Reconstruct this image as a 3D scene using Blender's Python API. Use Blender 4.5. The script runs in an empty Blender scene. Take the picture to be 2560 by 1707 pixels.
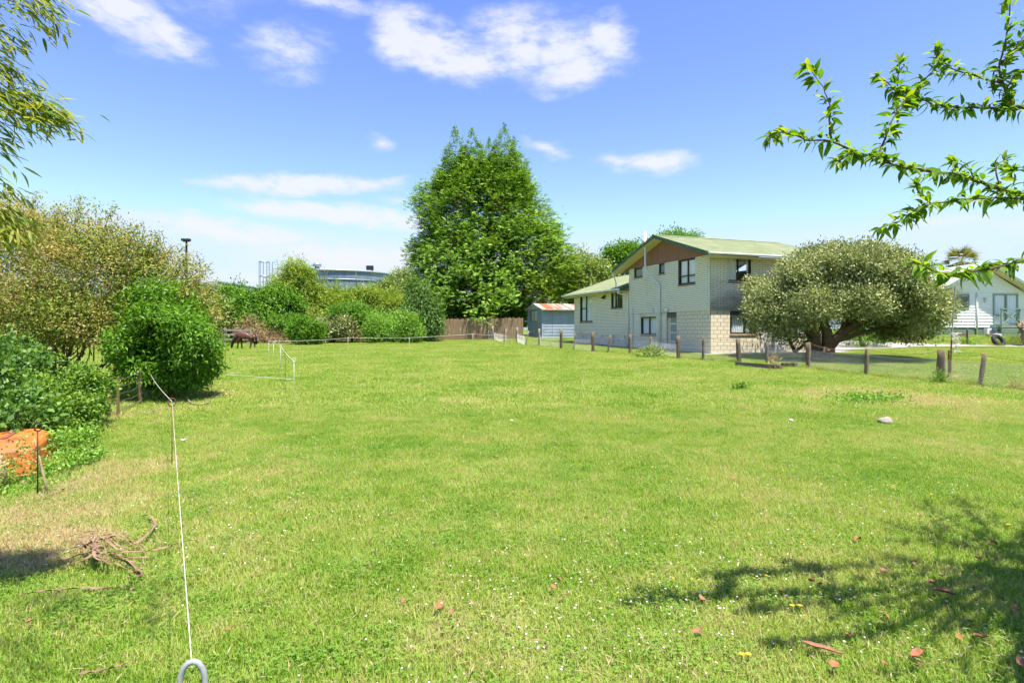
import bpy, bmesh, math, random
import numpy as np
from mathutils import Vector, Matrix

SC = bpy.context.scene
COL = SC.collection
R = math.radians
F, HZ, CX, CAMZ = 1440.0, 822.0, 1280.0, 1.7      # focal length, horizon row, centre column, eye height

# ------------------------------------------------------------------ camera
cam = bpy.data.cameras.new('camera')
cam.sensor_width = 36.0
cam.lens = 36.0 * F / 2560.0
cam.shift_y = -(853.5 - HZ) / 2560.0
cam.clip_start, cam.clip_end = 0.05, 4000.0
camo = bpy.data.objects.new('camera', cam)
COL.objects.link(camo)
camo.location = (0, 0, CAMZ)
camo.rotation_euler = (R(90), 0, 0)
SC.camera = camo

# ------------------------------------------------------------------ light
SUN_AZ, SUN_EL = -50.0, 71.0           # azimuth from +X, counter clockwise
sd = Vector((math.cos(R(SUN_EL)) * math.cos(R(SUN_AZ)), math.cos(R(SUN_EL)) * math.sin(R(SUN_AZ)), math.sin(R(SUN_EL))))
sun = bpy.data.lights.new('sun', 'SUN')
sun.energy, sun.angle, sun.color = 3.3, R(0.53), (1.0, 0.95, 0.85)
suno = bpy.data.objects.new('sun', sun)
COL.objects.link(suno)
suno.rotation_euler = (-sd).to_track_quat('-Z', 'Y').to_euler()
SC.view_settings.view_transform = 'Standard'
SC.view_settings.look = 'None'
SC.view_settings.exposure = 1.75
SC.view_settings.gamma = 1.0
SC.cycles.max_bounces = 6
SC.cycles.transparent_max_bounces = 12
SC.cycles.use_denoising = True
SC.cycles.use_adaptive_sampling = True
SC.cycles.adaptive_threshold = 0.02
SC.cycles.adaptive_min_samples = 12

def make_world():
    w = bpy.data.worlds.new('World')
    SC.world = w
    w.use_nodes = True
    nt = w.node_tree
    N, L = nt.nodes, nt.links
    N.clear()
    def new(t, **k):
        n = N.new(t)
        for a, b in k.items():
            setattr(n, a, b)
        return n
    out = new('ShaderNodeOutputWorld')
    bg = new('ShaderNodeBackground')
    L.new(bg.outputs[0], out.inputs[0])
    sky = new('ShaderNodeTexSky', sky_type='NISHITA', sun_disc=False)
    sky.sun_elevation = R(SUN_EL)
    sky.sun_rotation = R(90.0 - SUN_AZ)
    sky.altitude, sky.air_density, sky.dust_density, sky.ozone_density = 0.0, 1.0, 0.0, 4.0
    gm = new('ShaderNodeGamma'); gm.inputs[1].default_value = 1.2
    L.new(sky.outputs[0], gm.inputs[0])
    hs = new('ShaderNodeVectorMath', operation='MULTIPLY')
    L.new(gm.outputs[0], hs.inputs[0]); hs.inputs[1].default_value = (0.46, 0.405, 0.52)
    cl = new('ShaderNodeVectorMath', operation='MINIMUM')          # keeps the haze band at the horizon from outshining the blue
    L.new(hs.outputs[0], cl.inputs[0]); cl.inputs[1].default_value = (1.6, 1.98, 2.45)
    hs = cl
    tc = new('ShaderNodeTexCoord')
    def vm(op, a, b=None):
        n = new('ShaderNodeVectorMath', operation=op)
        for i, x in enumerate((a, b)):
            if x is None:
                continue
            if hasattr(x, 'is_output'):
                L.new(x, n.inputs[i])
            else:
                n.inputs[i].default_value = x
        return n.outputs['Value'] if op in ('DOT_PRODUCT', 'LENGTH') else n.outputs[0]
    def mm(op, a, b=0.0, c=0.0):
        n = new('ShaderNodeMath', operation=op)
        for i, x in enumerate((a, b, c)):
            if hasattr(x, 'is_output'):
                L.new(x, n.inputs[i])
            else:
                n.inputs[i].default_value = x
        return n.outputs[0]
    d0 = vm('NORMALIZE', tc.outputs['Generated'])
    def noise(vec, scale, detail, rough=0.55):
        n = new('ShaderNodeTexNoise')
        n.inputs['Scale'].default_value = scale
        n.inputs['Detail'].default_value = detail
        n.inputs['Roughness'].default_value = rough
        L.new(vec, n.inputs['Vector'])
        return n
    strv = vm('MULTIPLY', d0, (1.0, 1.0, 2.6))
    n1 = noise(strv, 7.0, 4)
    warp = vm('MULTIPLY', vm('SUBTRACT', n1.outputs['Color'], (0.5, 0.5, 0.5)), (0.085, 0.085, 0.04))
    d1 = vm('ADD', d0, warp)
    fine = noise(strv, 22.0, 8, 0.62).outputs['Fac']
    # cloud puffs: (column, row, half width, half height, tilt in degrees, strength) of the photograph, turned into directions
    blobs = [(1010, 75, 85, 42, 12, 1.0), (1120, 135, 130, 40, 24, 1.0), (1180, 155, 110, 36, 5, .9), (1300, 110, 130, 50, 10, .85),
             (1420, 130, 130, 45, 12, .8), (1440, 178, 120, 34, -8, .8), (1515, 115, 55, 36, 0, .9), (1250, 160, 200, 40, 8, .5),
             (290, 35, 170, 42, 18, .8), (430, 82, 110, 26, 16, .75), (720, 135, 90, 50, 5, .62), (790, 100, 80, 25, -8, .4), (690, 160, 90, 25, 12, .45),
             (760, 468, 230, 24, -4, .95), (990, 460, 60, 15, 0, .6), (830, 540, 250, 25, 2, 1.0), (560, 578, 215, 24, 3, .95),
             (640, 606, 170, 15, 0, .5), (880, 648, 230, 32, 0, .95), (1000, 500, 80, 20, 0, .5), (1370, 374, 60, 20, 14, .6), (1610, 408, 110, 26, 6, .85),
             (950, 360, 45, 16, 0, .5), (820, 0, 160, 20, 0, .6), (2350, 560, 130, 26, 0, .5), (2540, 565, 60, 20, 0, .5), (520, 685, 90, 36, 0, .7),
             (1440, 625, 60, 20, 0, .5), (640, 690, 200, 40, 0, .6), (1700, 440, 60, 14, 0, .3),
             (-700, 300, 420, 70, 6, .9), (-500, 620, 500, 60, 0, .9), (3400, 420, 420, 70, 4, .8), (3900, 640, 500, 60, 0, .8), (3000, -700, 500, 120, 10, .7), (400, -900, 600, 140, 8, .7)]
    acc = None
    for (px, py, rx, ry, tilt, st) in blobs:
        c = Vector(((px - CX) / F, 1.0, (HZ - py) / F))
        k = c.length
        c.normalize()
        t1 = Vector((c.y, -c.x, 0)).normalized()
        t2 = t1.cross(c).normalized()
        a = R(tilt)
        e1 = t1 * math.cos(a) - t2 * math.sin(a)
        e2 = t1 * math.sin(a) + t2 * math.cos(a)
        mp = new('ShaderNodeMapping', vector_type='TEXTURE')
        mp.inputs['Location'].default_value = c
        mp.inputs['Rotation'].default_value = Matrix((e1, e2, c)).transposed().to_euler()
        mp.inputs['Scale'].default_value = (1.7 * rx / F / k, 1.7 * ry / F / k, 1.0)
        L.new(d1, mp.inputs['Vector'])
        gr = new('ShaderNodeTexGradient', gradient_type='SPHERICAL')
        L.new(mp.outputs[0], gr.inputs[0])
        m = mm('MULTIPLY', gr.outputs['Fac'], st * 1.15)
        acc = m if acc is None else mm('MAXIMUM', acc, m)
    # the same fair-weather puffs go on in the half of the sky behind the camera
    back = noise(vm('MULTIPLY', d0, (1.6, 1.6, 5.0)), 2.2, 3).outputs['Fac']
    sep = new('ShaderNodeSeparateXYZ'); L.new(d0, sep.inputs[0])
    mr = new('ShaderNodeMapRange'); mr.inputs[1].default_value = 0.0; mr.inputs[2].default_value = -0.3
    L.new(sep.outputs['Y'], mr.inputs[0])
    bk = new('ShaderNodeMapRange'); bk.inputs[1].default_value = .6; bk.inputs[2].default_value = .8
    L.new(back, bk.inputs[0])
    acc = mm('MAXIMUM', acc, mm('MULTIPLY', mr.outputs[0], bk.outputs[0]))
    mix0 = mm('ADD', acc, mm('MULTIPLY', mm('SUBTRACT', fine, 0.5), mm('MULTIPLY', acc, 1.9)))
    ms = new('ShaderNodeMapRange', interpolation_type='SMOOTHSTEP')
    ms.inputs[1].default_value, ms.inputs[2].default_value = 0.2, 0.92
    ms.inputs[4].default_value = 0.92
    L.new(mix0, ms.inputs[0])
    mx = new('ShaderNodeMix', data_type='RGBA')
    L.new(ms.outputs[0], mx.inputs[0])
    L.new(hs.outputs[0], mx.inputs[6])
    mx.inputs[7].default_value = CLOUD
    L.new(mx.outputs[2], bg.inputs[0])
    bg.inputs[1].default_value = SKY_STRENGTH
    w.cycles.sampling_method = 'MANUAL'
    w.cycles.sample_map_resolution = 512
SKY_STRENGTH = 0.14
CLOUD = (1.95, 2.0, 2.2, 1)
make_world()

# ------------------------------------------------------------------ ground shape
def sm(a, b, x):
    t = np.clip((np.asarray(x, float) - a) / (b - a), 0, 1)
    return t * t * (3 - 2 * t)
def g(x, y):
    x = np.asarray(x, float); y = np.asarray(y, float)
    base = np.interp(y, [-100, 3, 8, 28.6, 46, 52, 60, 3000], [0, 0, .06, .45, .72, .98, 1.05, 1.05])
    f = 0.82 + 0.18 * sm(-10, 2, x)
    lift = 0.62 * sm(18, 24, x) * sm(33.5, 39.5, y)
    return base * f + lift
def gz(x, y):
    return float(g(x, y))
def P(px, py, Y):
    return Vector(((px - CX) / F * Y, Y, CAMZ - (py - HZ) / F * Y))
def GP(px, py, dz=0.0):
    ys = np.concatenate([np.arange(1, 20, .02), np.arange(20, 75, .05)])
    xs = (px - CX) / F * ys
    zs = CAMZ - (py - HZ) / F * ys
    below = np.nonzero(zs <= g(xs, ys) + dz)[0]
    i = below[0] if len(below) else len(ys) - 1
    return Vector((xs[i], ys[i], float(g(xs[i], ys[i]))))

# ------------------------------------------------------------------ helpers: objects
def tag(o, label=None, cat=None, group=None, kind=None):
    if label: o['label'] = label
    if cat: o['category'] = cat
    if group: o['group'] = group
    if kind: o['kind'] = kind
    return o
def thing(name, label, cat, loc=(0, 0, 0), rotz=0.0, group=None):
    o = bpy.data.objects.new(name, None)
    o.empty_display_size = .2
    COL.objects.link(o)
    o.location = loc
    o.rotation_euler = (0, 0, rotz)
    return tag(o, label, cat, group)
def link(name, me, parent=None, loc=None, rot=None):
    o = bpy.data.objects.new(name, me)
    COL.objects.link(o)
    if parent is not None:
        o.parent = parent
    if loc is not None: o.location = loc
    if rot is not None: o.rotation_euler = rot
    return o

class MB:
    def __init__(s):
        s.v, s.f = [], []
    def add(s, vs, fs):
        b = len(s.v)
        s.v.extend([tuple(v) for v in vs])
        s.f.extend([tuple(i + b for i in f) for f in fs])
        return s
    def box(s, a, b):
        x0, x1 = sorted((a[0], b[0])); y0, y1 = sorted((a[1], b[1])); z0, z1 = sorted((a[2], b[2]))
        return s.add([(x0, y0, z0), (x1, y0, z0), (x1, y1, z0), (x0, y1, z0), (x0, y0, z1), (x1, y0, z1), (x1, y1, z1), (x0, y1, z1)],
                     [(0, 3, 2, 1), (4, 5, 6, 7), (0, 1, 5, 4), (1, 2, 6, 5), (2, 3, 7, 6), (3, 0, 4, 7)])
    def prism(s, poly, d):
        """closed polygon (list of 3d points) pushed along vector d"""
        n = len(poly); d = Vector(d)
        vs = [Vector(p) for p in poly] + [Vector(p) + d for p in poly]
        fs = [tuple(range(n - 1, -1, -1)), tuple(range(n, 2 * n))]
        fs += [(i, (i + 1) % n, (i + 1) % n + n, i + n) for i in range(n)]
        return s.add(vs, fs)
    def bar(s, p, q, w, h, up=(0, 0, 1)):
        p, q = Vector(p), Vector(q)
        d = (q - p).normalized()
        sd_ = d.cross(Vector(up))
        if sd_.length < 1e-4: sd_ = d.cross(Vector((1, 0, 0)))
        sd_.normalize()
        u = sd_.cross(d).normalized()
        a, b = sd_ * w / 2, u * h / 2
        return s.add([p - a - b, p + a - b, p + a + b, p - a + b, q - a - b, q + a - b, q + a + b, q - a + b],
                     [(0, 3, 2, 1), (4, 5, 6, 7), (0, 1, 5, 4), (1, 2, 6, 5), (2, 3, 7, 6), (3, 0, 4, 7)])
    def tube(s, pts, rad, n=6, cap=True):
        pts = [Vector(p) for p in pts]
        m = len(pts)
        rad = [rad] * m if not hasattr(rad, '__len__') else rad
        t0 = (pts[1] - pts[0]).normalized()
        ref = Vector((0, 0, 1)) if abs(t0.z) < .9 else Vector((1, 0, 0))
        a = t0.cross(ref).normalized()
        vs = []
        for i in range(m):
            t = (pts[min(i + 1, m - 1)] - pts[max(i - 1, 0)]).normalized()
            a = (a - t * a.dot(t))
            if a.length < 1e-6: a = t.cross(Vector((0.3, 0.5, 0.8)))
            a.normalize()
            b = t.cross(a)
            for k in range(n):
                w = 2 * math.pi * k / n
                vs.append(pts[i] + (a * math.cos(w) + b * math.sin(w)) * rad[i])
        fs = [(i * n + k, i * n + (k + 1) % n, (i + 1) * n + (k + 1) % n, (i + 1) * n + k) for i in range(m - 1) for k in range(n)]
        if cap:
            fs.append(tuple(range(n - 1, -1, -1)))
            fs.append(tuple(range((m - 1) * n, m * n)))
        return s.add(vs, fs)
    def mesh(s, name, mat, smooth=False):
        me = bpy.data.meshes.new(name)
        me.from_pydata(s.v, [], s.f)
        if mat: me.materials.append(mat)
        if smooth:
            me.polygons.foreach_set('use_smooth', [True] * len(me.polygons))
        me.update()
        return me
    def build(s, name, mat, parent=None, smooth=False, loc=None, rot=None):
        return link(name, s.mesh(name, mat, smooth), parent, loc, rot)

def np_mesh(name, verts, loops, starts, totals, mat, tint=None):
    me = bpy.data.meshes.new(name)
    me.vertices.add(len(verts))
    me.vertices.foreach_set('co', np.ascontiguousarray(verts, np.float32).ravel())
    me.loops.add(len(loops))
    me.loops.foreach_set('vertex_index', np.ascontiguousarray(loops, np.int32))
    me.polygons.add(len(starts))
    me.polygons.foreach_set('loop_start', np.ascontiguousarray(starts, np.int32))
    me.polygons.foreach_set('loop_total', np.ascontiguousarray(totals, np.int32))
    if tint is not None:
        at = me.attributes.new('tint', 'FLOAT', 'POINT')
        at.data.foreach_set('value', np.ascontiguousarray(tint, np.float32))
    if mat: me.materials.append(mat)
    me.update(calc_edges=True)
    return me
def quad_mesh(name, q, tint, mat):
    n = len(q)
    return np_mesh(name, q.reshape(-1, 3), np.arange(4 * n), np.arange(n) * 4, np.full(n, 4), mat, np.repeat(tint, 4))
def nrm(v):
    return v / np.maximum(np.linalg.norm(v, axis=-1, keepdims=True), 1e-9)
def leaf_quads(pos, d, n, L, W, fold=.18):
    d = nrm(d)
    s = nrm(np.cross(d, n))
    n = np.cross(s, d)
    L = np.broadcast_to(np.asarray(L, float), (len(pos),))[:, None]
    W = np.broadcast_to(np.asarray(W, float), (len(pos),))[:, None]
    mid = pos + d * L * .45
    q = np.stack([pos, mid + s * W / 2 + n * W * fold, pos + d * L - n * L * .08, mid - s * W / 2 + n * W * fold], axis=1)
    return q

# ------------------------------------------------------------------ helpers: materials
def nodes_of(m):
    m.use_nodes = True
    nt = m.node_tree
    return nt, nt.nodes, nt.links
def mat(name, c1, c2=None, scale=6.0, rough=.75, bump=0.0, metal=0.0, spec=.3, stretch=(1, 1, 1), detail=6, lo=.35, hi=.65, c3=None, s3=1.5, lo3=.55, hi3=.75, st3=(1, 1, 1), bscale=None, pos=False):
    m = bpy.data.materials.new(name)
    nt, N, L = nodes_of(m)
    b = N['Principled BSDF']
    b.inputs['Roughness'].default_value = rough
    b.inputs['Metallic'].default_value = metal
    b.inputs['Specular IOR Level'].default_value = spec
    b.inputs['Base Color'].default_value = (*c1, 1)
    if c2 is None and not bump:
        return m
    if pos:
        co = N.new('ShaderNodeNewGeometry').outputs['Position']
    else:
        co = N.new('ShaderNodeTexCoord').outputs['Object']
    def tex(st, sc, de):
        mp = N.new('ShaderNodeMapping'); mp.inputs['Scale'].default_value = st
        L.new(co, mp.inputs['Vector'])
        t = N.new('ShaderNodeTexNoise'); t.inputs['Scale'].default_value = sc; t.inputs['Detail'].default_value = de; t.inputs['Roughness'].default_value = .62
        L.new(mp.outputs[0], t.inputs['Vector'])
        return t
    t = tex(stretch, scale, detail)
    col = None
    def mixc(a, bcol, tx, l, h):
        mr = N.new('ShaderNodeMapRange'); mr.inputs[1].default_value = l; mr.inputs[2].default_value = h
        L.new(tx.outputs['Fac'], mr.inputs[0])
        mx = N.new('ShaderNodeMix'); mx.data_type = 'RGBA'
        L.new(mr.outputs[0], mx.inputs[0])
        if isinstance(a, tuple): mx.inputs[6].default_value = (*a, 1)
        else: L.new(a, mx.inputs[6])
        mx.inputs[7].default_value = (*bcol, 1)
        return mx.outputs[2]
    if c2 is not None:
        col = mixc(c1, c2, t, lo, hi)
    if c3 is not None:
        col = mixc(col, c3, tex(st3, s3, 5), lo3, hi3)
    if col is not None:
        L.new(col, b.inputs['Base Color'])
    if bump:
        tb = tex(stretch, bscale or scale * 3, 6)
        bp = N.new('ShaderNodeBump'); bp.inputs['Strength'].default_value = bump; bp.inputs['Distance'].default_value = .02
        L.new(tb.outputs['Fac'], bp.inputs['Height'])
        L.new(bp.outputs[0], b.inputs['Normal'])
    return m
def leafmat(name, stops, trans=.35, rough=.5, spec=.35, tcol=None, big=.25, bigscale=.6):
    """leaf colour runs along stops by the leaf's own tint plus a broad noise"""
    m = bpy.data.materials.new(name)
    nt, N, L = nodes_of(m)
    b = N['Principled BSDF']
    b.inputs['Roughness'].default_value = rough
    b.inputs['Specular IOR Level'].default_value = spec
    at = N.new('ShaderNodeAttribute'); at.attribute_name = 'tint'
    ge = N.new('ShaderNodeNewGeometry')
    no = N.new('ShaderNodeTexNoise'); no.inputs['Scale'].default_value = bigscale; no.inputs['Detail'].default_value = 3
    L.new(ge.outputs['Position'], no.inputs['Vector'])
    ad = N.new('ShaderNodeMath'); ad.operation = 'MULTIPLY_ADD'
    L.new(no.outputs['Fac'], ad.inputs[0]); ad.inputs[1].default_value = big * 2; ad.inputs[2].default_value = -big
    a2 = N.new('ShaderNodeMath'); a2.operation = 'ADD'
    L.new(at.outputs['Fac'], a2.inputs[0]); L.new(ad.outputs[0], a2.inputs[1])
    cr = N.new('ShaderNodeValToRGB')
    el = cr.color_ramp.elements
    while len(el) < len(stops): el.new(.5)
    for e, (p, c) in zip(el, stops):
        e.position = p; e.color = (*c, 1)
    L.new(a2.outputs[0], cr.inputs[0])
    L.new(cr.outputs[0], b.inputs['Base Color'])
    tr = N.new('ShaderNodeBsdfTranslucent')
    hs = N.new('ShaderNodeMix'); hs.data_type = 'RGBA'; hs.blend_type = 'MULTIPLY'; hs.inputs[0].default_value = 1.0
    L.new(cr.outputs[0], hs.inputs[6]); hs.inputs[7].default_value = (*(tcol or (1.5, 1.45, .6)), 1)
    L.new(hs.outputs[2], tr.inputs[0])
    mx = N.new('ShaderNodeMixShader'); mx.inputs[0].default_value = trans
    L.new(b.outputs[0], mx.inputs[1]); L.new(tr.outputs[0], mx.inputs[2])
    L.new(mx.outputs[0], N['Material Output'].inputs[0])
    return m
def glassmat():
    m = bpy.data.materials.new('window_glass')
    nt, N, L = nodes_of(m)
    N.remove(N['Principled BSDF'])
    tr = N.new('ShaderNodeBsdfTransparent'); tr.inputs[0].default_value = (.97, .98, .98, 1)
    gl = N.new('ShaderNodeBsdfGlossy'); gl.inputs['Roughness'].default_value = .02
    lw = N.new('ShaderNodeLayerWeight'); lw.inputs[0].default_value = .5
    pw = N.new('ShaderNodeMath'); pw.operation = 'POWER'; pw.inputs[1].default_value = 4.0
    L.new(lw.outputs['Facing'], pw.inputs[0])
    mu = N.new('ShaderNodeMath'); mu.operation = 'MULTIPLY_ADD'; mu.inputs[1].default_value = .55; mu.inputs[2].default_value = .045
    L.new(pw.outputs[0], mu.inputs[0])
    mx = N.new('ShaderNodeMixShader')
    L.new(mu.outputs[0], mx.inputs[0]); L.new(tr.outputs[0], mx.inputs[1]); L.new(gl.outputs[0], mx.inputs[2])
    L.new(mx.outputs[0], N['Material Output'].inputs[0])
    return m

M = {}
M['glass'] = glassmat()
M['cream'] = mat('cream_painted_brick', (.78, .72, .56), (.83, .78, .63), 2.2, .8, .15, c3=(.62, .56, .41), s3=.8, lo3=.56, hi3=.8, bscale=60)
M['mortar'] = mat('recessed_joint', (.15, .135, .11), (.11, .10, .08), 5, .9)
M['block'] = mat('painted_block', (.74, .65, .48), (.66, .58, .43), 1.6, .85, .25, c3=(.38, .34, .27), s3=.7, lo3=.55, hi3=.75, bscale=50)
M['render'] = mat('cement_render', (.72, .67, .53), (.64, .60, .47), 2.0, .85, .1, c3=(.36, .30, .23), s3=1.2, lo3=.55, hi3=.75)
M['ply'] = mat('brown_plywood', (.25, .12, .075), (.31, .16, .10), 3, .7, .1, stretch=(6, 6, .4))
M['green_roof'] = mat('faded_green_iron', (.165, .19, .085), (.21, .235, .115), 1.2, .6, c3=(.25, .26, .15), s3=.6, lo3=.5, hi3=.8)
M['green_trim'] = mat('flaking_green_trim', (.05, .11, .06), (.08, .14, .08), 4, .6, c3=(.30, .32, .25), s3=6, lo3=.6, hi3=.72)
M['white'] = mat('white_paint', (.78, .78, .76), (.70, .70, .67), 3, .5, spec=.4)
M['gutter'] = mat('white_gutter', (.80, .80, .78), (.62, .62, .57), 3, .4, stretch=(1, 1, 4), spec=.4, lo=.5, hi=.75)
M['soffit'] = mat('cream_soffit', (.76, .65, .42), (.70, .60, .38), 2, .7)
M['darkframe'] = mat('dark_joinery', (.018, .018, .02), (.03, .028, .028), 8, .45, spec=.4)
M['sill'] = mat('tile_sill', (.33, .25, .17), (.25, .17, .10), 5, .7)
M['sillorange'] = mat('orange_tile_sill', (.34, .19, .08), (.25, .14, .06), 6, .7)
M['curtain'] = mat('net_curtain', (.90, .91, .92), (.78, .80, .83), 2, .9, stretch=(6, 6, .3))
M['obscure'] = mat('obscure_glass', (.25, .27, .27), (.33, .35, .35), 60, .25, .3, spec=.5)
M['pipe'] = mat('grey_white_pipe', (.66, .68, .70), (.52, .55, .57), 4, .4, spec=.4, lo=.5, hi=.8)
M['concrete'] = mat('concrete_path', (.42, .40, .37), (.34, .32, .30), 2.5, .9, .2, c3=(.25, .24, .22), s3=.6, bscale=30)
M['darkpath'] = mat('dark_seal', (.10, .095, .11), (.15, .14, .15), 4, .9, .2)
M['asphalt'] = mat('pale_driveway', (.33, .29, .26), (.27, .24, .22), 1.5, .9, .2, pos=True)
M['post'] = mat('weathered_post', (.20, .14, .08), (.11, .085, .06), 5, .9, .4, stretch=(3, 3, .5), c3=(.36, .25, .06), s3=4, lo3=.6, hi3=.72)
M['greypost'] = mat('grey_post', (.33, .30, .25), (.22, .19, .15), 5, .9, .4, stretch=(3, 3, .5))
M['wire'] = mat('galvanised_wire', (.30, .30, .29), (.20, .19, .18), 8, .45, metal=.6)
M['netwire'] = mat('bright_netting', (.55, .55, .54), (.42, .41, .40), 8, .5, metal=.3)
M['barb'] = mat('rusty_wire', (.17, .085, .05), (.24, .15, .10), 20, .8, metal=.3)
M['rust'] = mat('rusted_iron', (.16, .055, .03), (.27, .10, .045), 9, .85, .3)
M['rope'] = mat('white_cord', (.72, .70, .66), (.55, .50, .45), 60, .8)
M['plastic'] = mat('grey_plastic', (.26, .27, .30), (.33, .34, .37), 20, .4, spec=.5)
M['blackmetal'] = mat('black_steel', (.02, .02, .022), (.05, .035, .03), 20, .5)
M['sleeper'] = mat('old_sleeper', (.14, .10, .085), (.24, .18, .14), 4, .9, .5, stretch=(.5, 6, 6))
M['tank'] = mat('zinc_tank', (.21, .27, .36), (.29, .36, .45), .9, .42, .0, metal=.35, stretch=(3, 3, .12), c3=(.16, .21, .30), s3=.35, lo3=.45, hi3=.6, st3=(1, 1, .3))
M['zinc'] = mat('zinc_steel', (.38, .42, .47), (.30, .34, .38), 3, .45, metal=.5)
M['greywall'] = mat('grey_cladding', (.34, .34, .34), (.28, .28, .29), 1, .6, stretch=(5, 5, .2))
M['shedblue'] = mat('faded_blue_iron', (.30, .37, .46), (.38, .44, .52), 1.5, .5, stretch=(1, 1, .3), c3=(.20, .25, .33), s3=1.1, lo3=.6, hi3=.8)
M['shedroof'] = mat('rusted_shed_roof', (.62, .58, .54), (.46, .10, .045), 1.5, .7, stretch=(1.5, .06, .06), lo=.42, hi=.5, c3=(.55, .16, .07), s3=4, lo3=.5, hi3=.75, st3=(1.6, .15, .15))
M['weather'] = mat('white_weatherboard', (.84, .83, .80), (.80, .79, .76), 1, .55, spec=.35)
M['paleroof'] = mat('pale_green_roof', (.40, .46, .34), (.35, .41, .29), 1.5, .5)
M['sage'] = mat('sage_trim', (.21, .28, .22), (.26, .33, .26), 4, .6)
M['sagebase'] = mat('sage_boards', (.20, .27, .19), (.15, .20, .14), 2.5, .7, c3=(.12, .09, .07), s3=1.2, lo3=.62, hi3=.75)
M['rubber'] = mat('tyre_rubber', (.02, .02, .022), (.04, .04, .042), 12, .75)
M['paling'] = mat('fence_paling', (.30, .205, .125), (.20, .13, .08), 3, .9, .3, stretch=(5, 5, .3), c3=(.13, .10, .08), s3=1.0, lo3=.55, hi3=.75)
M['bark'] = mat('grey_brown_bark', (.13, .09, .06), (.22, .165, .12), 7, .95, .6, stretch=(3, 3, .8))
M['darkbark'] = mat('dark_bark', (.06, .04, .03), (.11, .075, .055), 7, .95, .5, stretch=(3, 3, .8))
M['twig'] = mat('dry_twig', (.26, .17, .10), (.36, .27, .18), 10, .95)
M['cherrybark'] = mat('cherry_bark', (.085, .045, .03), (.15, .085, .055), 30, .8, .3)
M['culm'] = mat('bamboo_culm', (.20, .22, .06), (.27, .25, .09), 5, .5, stretch=(1, 1, .3))
M['stone'] = mat('field_stone', (.36, .31, .25), (.25, .22, .18), 9, .95, .6)
M['flax'] = mat('dead_flax', (.15, .085, .05), (.30, .20, .12), 9, .75, c3=(.15, .08, .05), s3=6, lo3=.55, hi3=.7)
M['orange'] = mat('rusty_orange_steel', (.56, .17, .025), (.44, .11, .02), 3, .55, .15, c3=(.20, .06, .03), s3=2.6, lo3=.54, hi3=.66, spec=.4)
M['board'] = mat('white_board', (.70, .68, .63), (.62, .60, .55), 6, .7)
M['drybrown'] = mat('dry_brown', (.30, .18, .10), (.22, .12, .07), 8, .9)
M['fallen'] = mat('fallen_leaf', (.36, .135, .05), (.24, .10, .05), 30, .7)
M['fallenbrown'] = mat('brown_leaf', (.30, .135, .07), (.20, .09, .05), 30, .7)

# ------------------------------------------------------------------ house frame (used for keeping grass off floors and paths)
UX, UY = -500 / 1440, 1.0
_k = math.hypot(UX, UY); UX, UY = UX / _k, UY / _k
VX, VY = UY, -UX
C0 = Vector(((1776 - CX) / F * 28.6, 28.6, 0.45))
HROT = math.atan2(VY, VX)
def to_house(x, y):
    dx, dy = x - C0.x, y - C0.y
    return dx * VX + dy * VY, dx * UX + dy * UY
def tg(px):
    r = (px - CX) / F
    return (C0.x - r * C0.y) / (r * UY - UX)
def sv(px):
    r = (px - CX) / F
    return (r * C0.y - C0.x) / (VX - r * VY)
def zg(px, py, s=0.0):                       # height above the house base of a pixel on the gable wall
    return CAMZ + (HZ - py) * (C0.y + tg(px) * UY + s * VY) / F - C0.z
def zf(px, py):
    return CAMZ + (HZ - py) * (C0.y + sv(px) * VY) / F - C0.z

DRIVE_NEAR = [(2030, 884), (2130, 875), (2280, 868), (2420, 867), (2560, 868), (2760, 870)]
DRIVE_FAR = [(2080, 850), (2150, 852), (2250, 858), (2400, 862), (2560, 863), (2760, 864)]
DN = [GP(*p) for p in DRIVE_NEAR]
DF = [GP(*p) for p in DRIVE_FAR]

# ------------------------------------------------------------------ ground sheet
def lawn_tone(N, L):
    """dryness of the turf by place: broad noise plus the bare and dry patches of this paddock"""
    ge = N.new('ShaderNodeNewGeometry')
    def noise(sc, de, ro=.6):
        t = N.new('ShaderNodeTexNoise'); t.inputs['Scale'].default_value = sc; t.inputs['Detail'].default_value = de; t.inputs['Roughness'].default_value = ro
        L.new(ge.outputs['Position'], t.inputs['Vector'])
        return t.outputs['Fac']
    def mth(op, a, b, c=0.0):
        n = N.new('ShaderNodeMath'); n.operation = op
        for i, x in enumerate((a, b, c)):
            if hasattr(x, 'is_output'): L.new(x, n.inputs[i])
            else: n.inputs[i].default_value = x
        return n.outputs[0]
    v = mth('MULTIPLY_ADD', noise(.55, 4), 1.1, -.22)
    v = mth('ADD', v, mth('MULTIPLY_ADD', noise(3.2, 5), .9, -.45))
    spots = [(110, 1290, .9, .55), (250, 1190, .7, .45), (50, 1390, .5, .5), (170, 1370, .5, .35), (330, 1040, .9, .3), (2150, 985, 1.6, .35), (2330, 1010, 1.4, .3), (560, 985, .7, .35), (1700, 950, 2.0, .1), (430, 1130, 1.2, .12), (1150, 1560, .5, .16), (1900, 1600, .9, .14)]
    for (px, py, r, s) in spots:
        c = GP(px, py)
        di = N.new('ShaderNodeVectorMath'); di.operation = 'DISTANCE'
        L.new(ge.outputs['Position'], di.inputs[0]); di.inputs[1].default_value = c
        mr = N.new('ShaderNodeMapRange'); mr.interpolation_type = 'SMOOTHSTEP'
        mr.inputs[1].default_value = r * 1.5; mr.inputs[2].default_value = r * .1; mr.inputs[3].default_value = 0; mr.inputs[4].default_value = s
        L.new(di.outputs['Value'], mr.inputs[0])
        v = mth('ADD', v, mr.outputs[0])
    return v, ge
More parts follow.
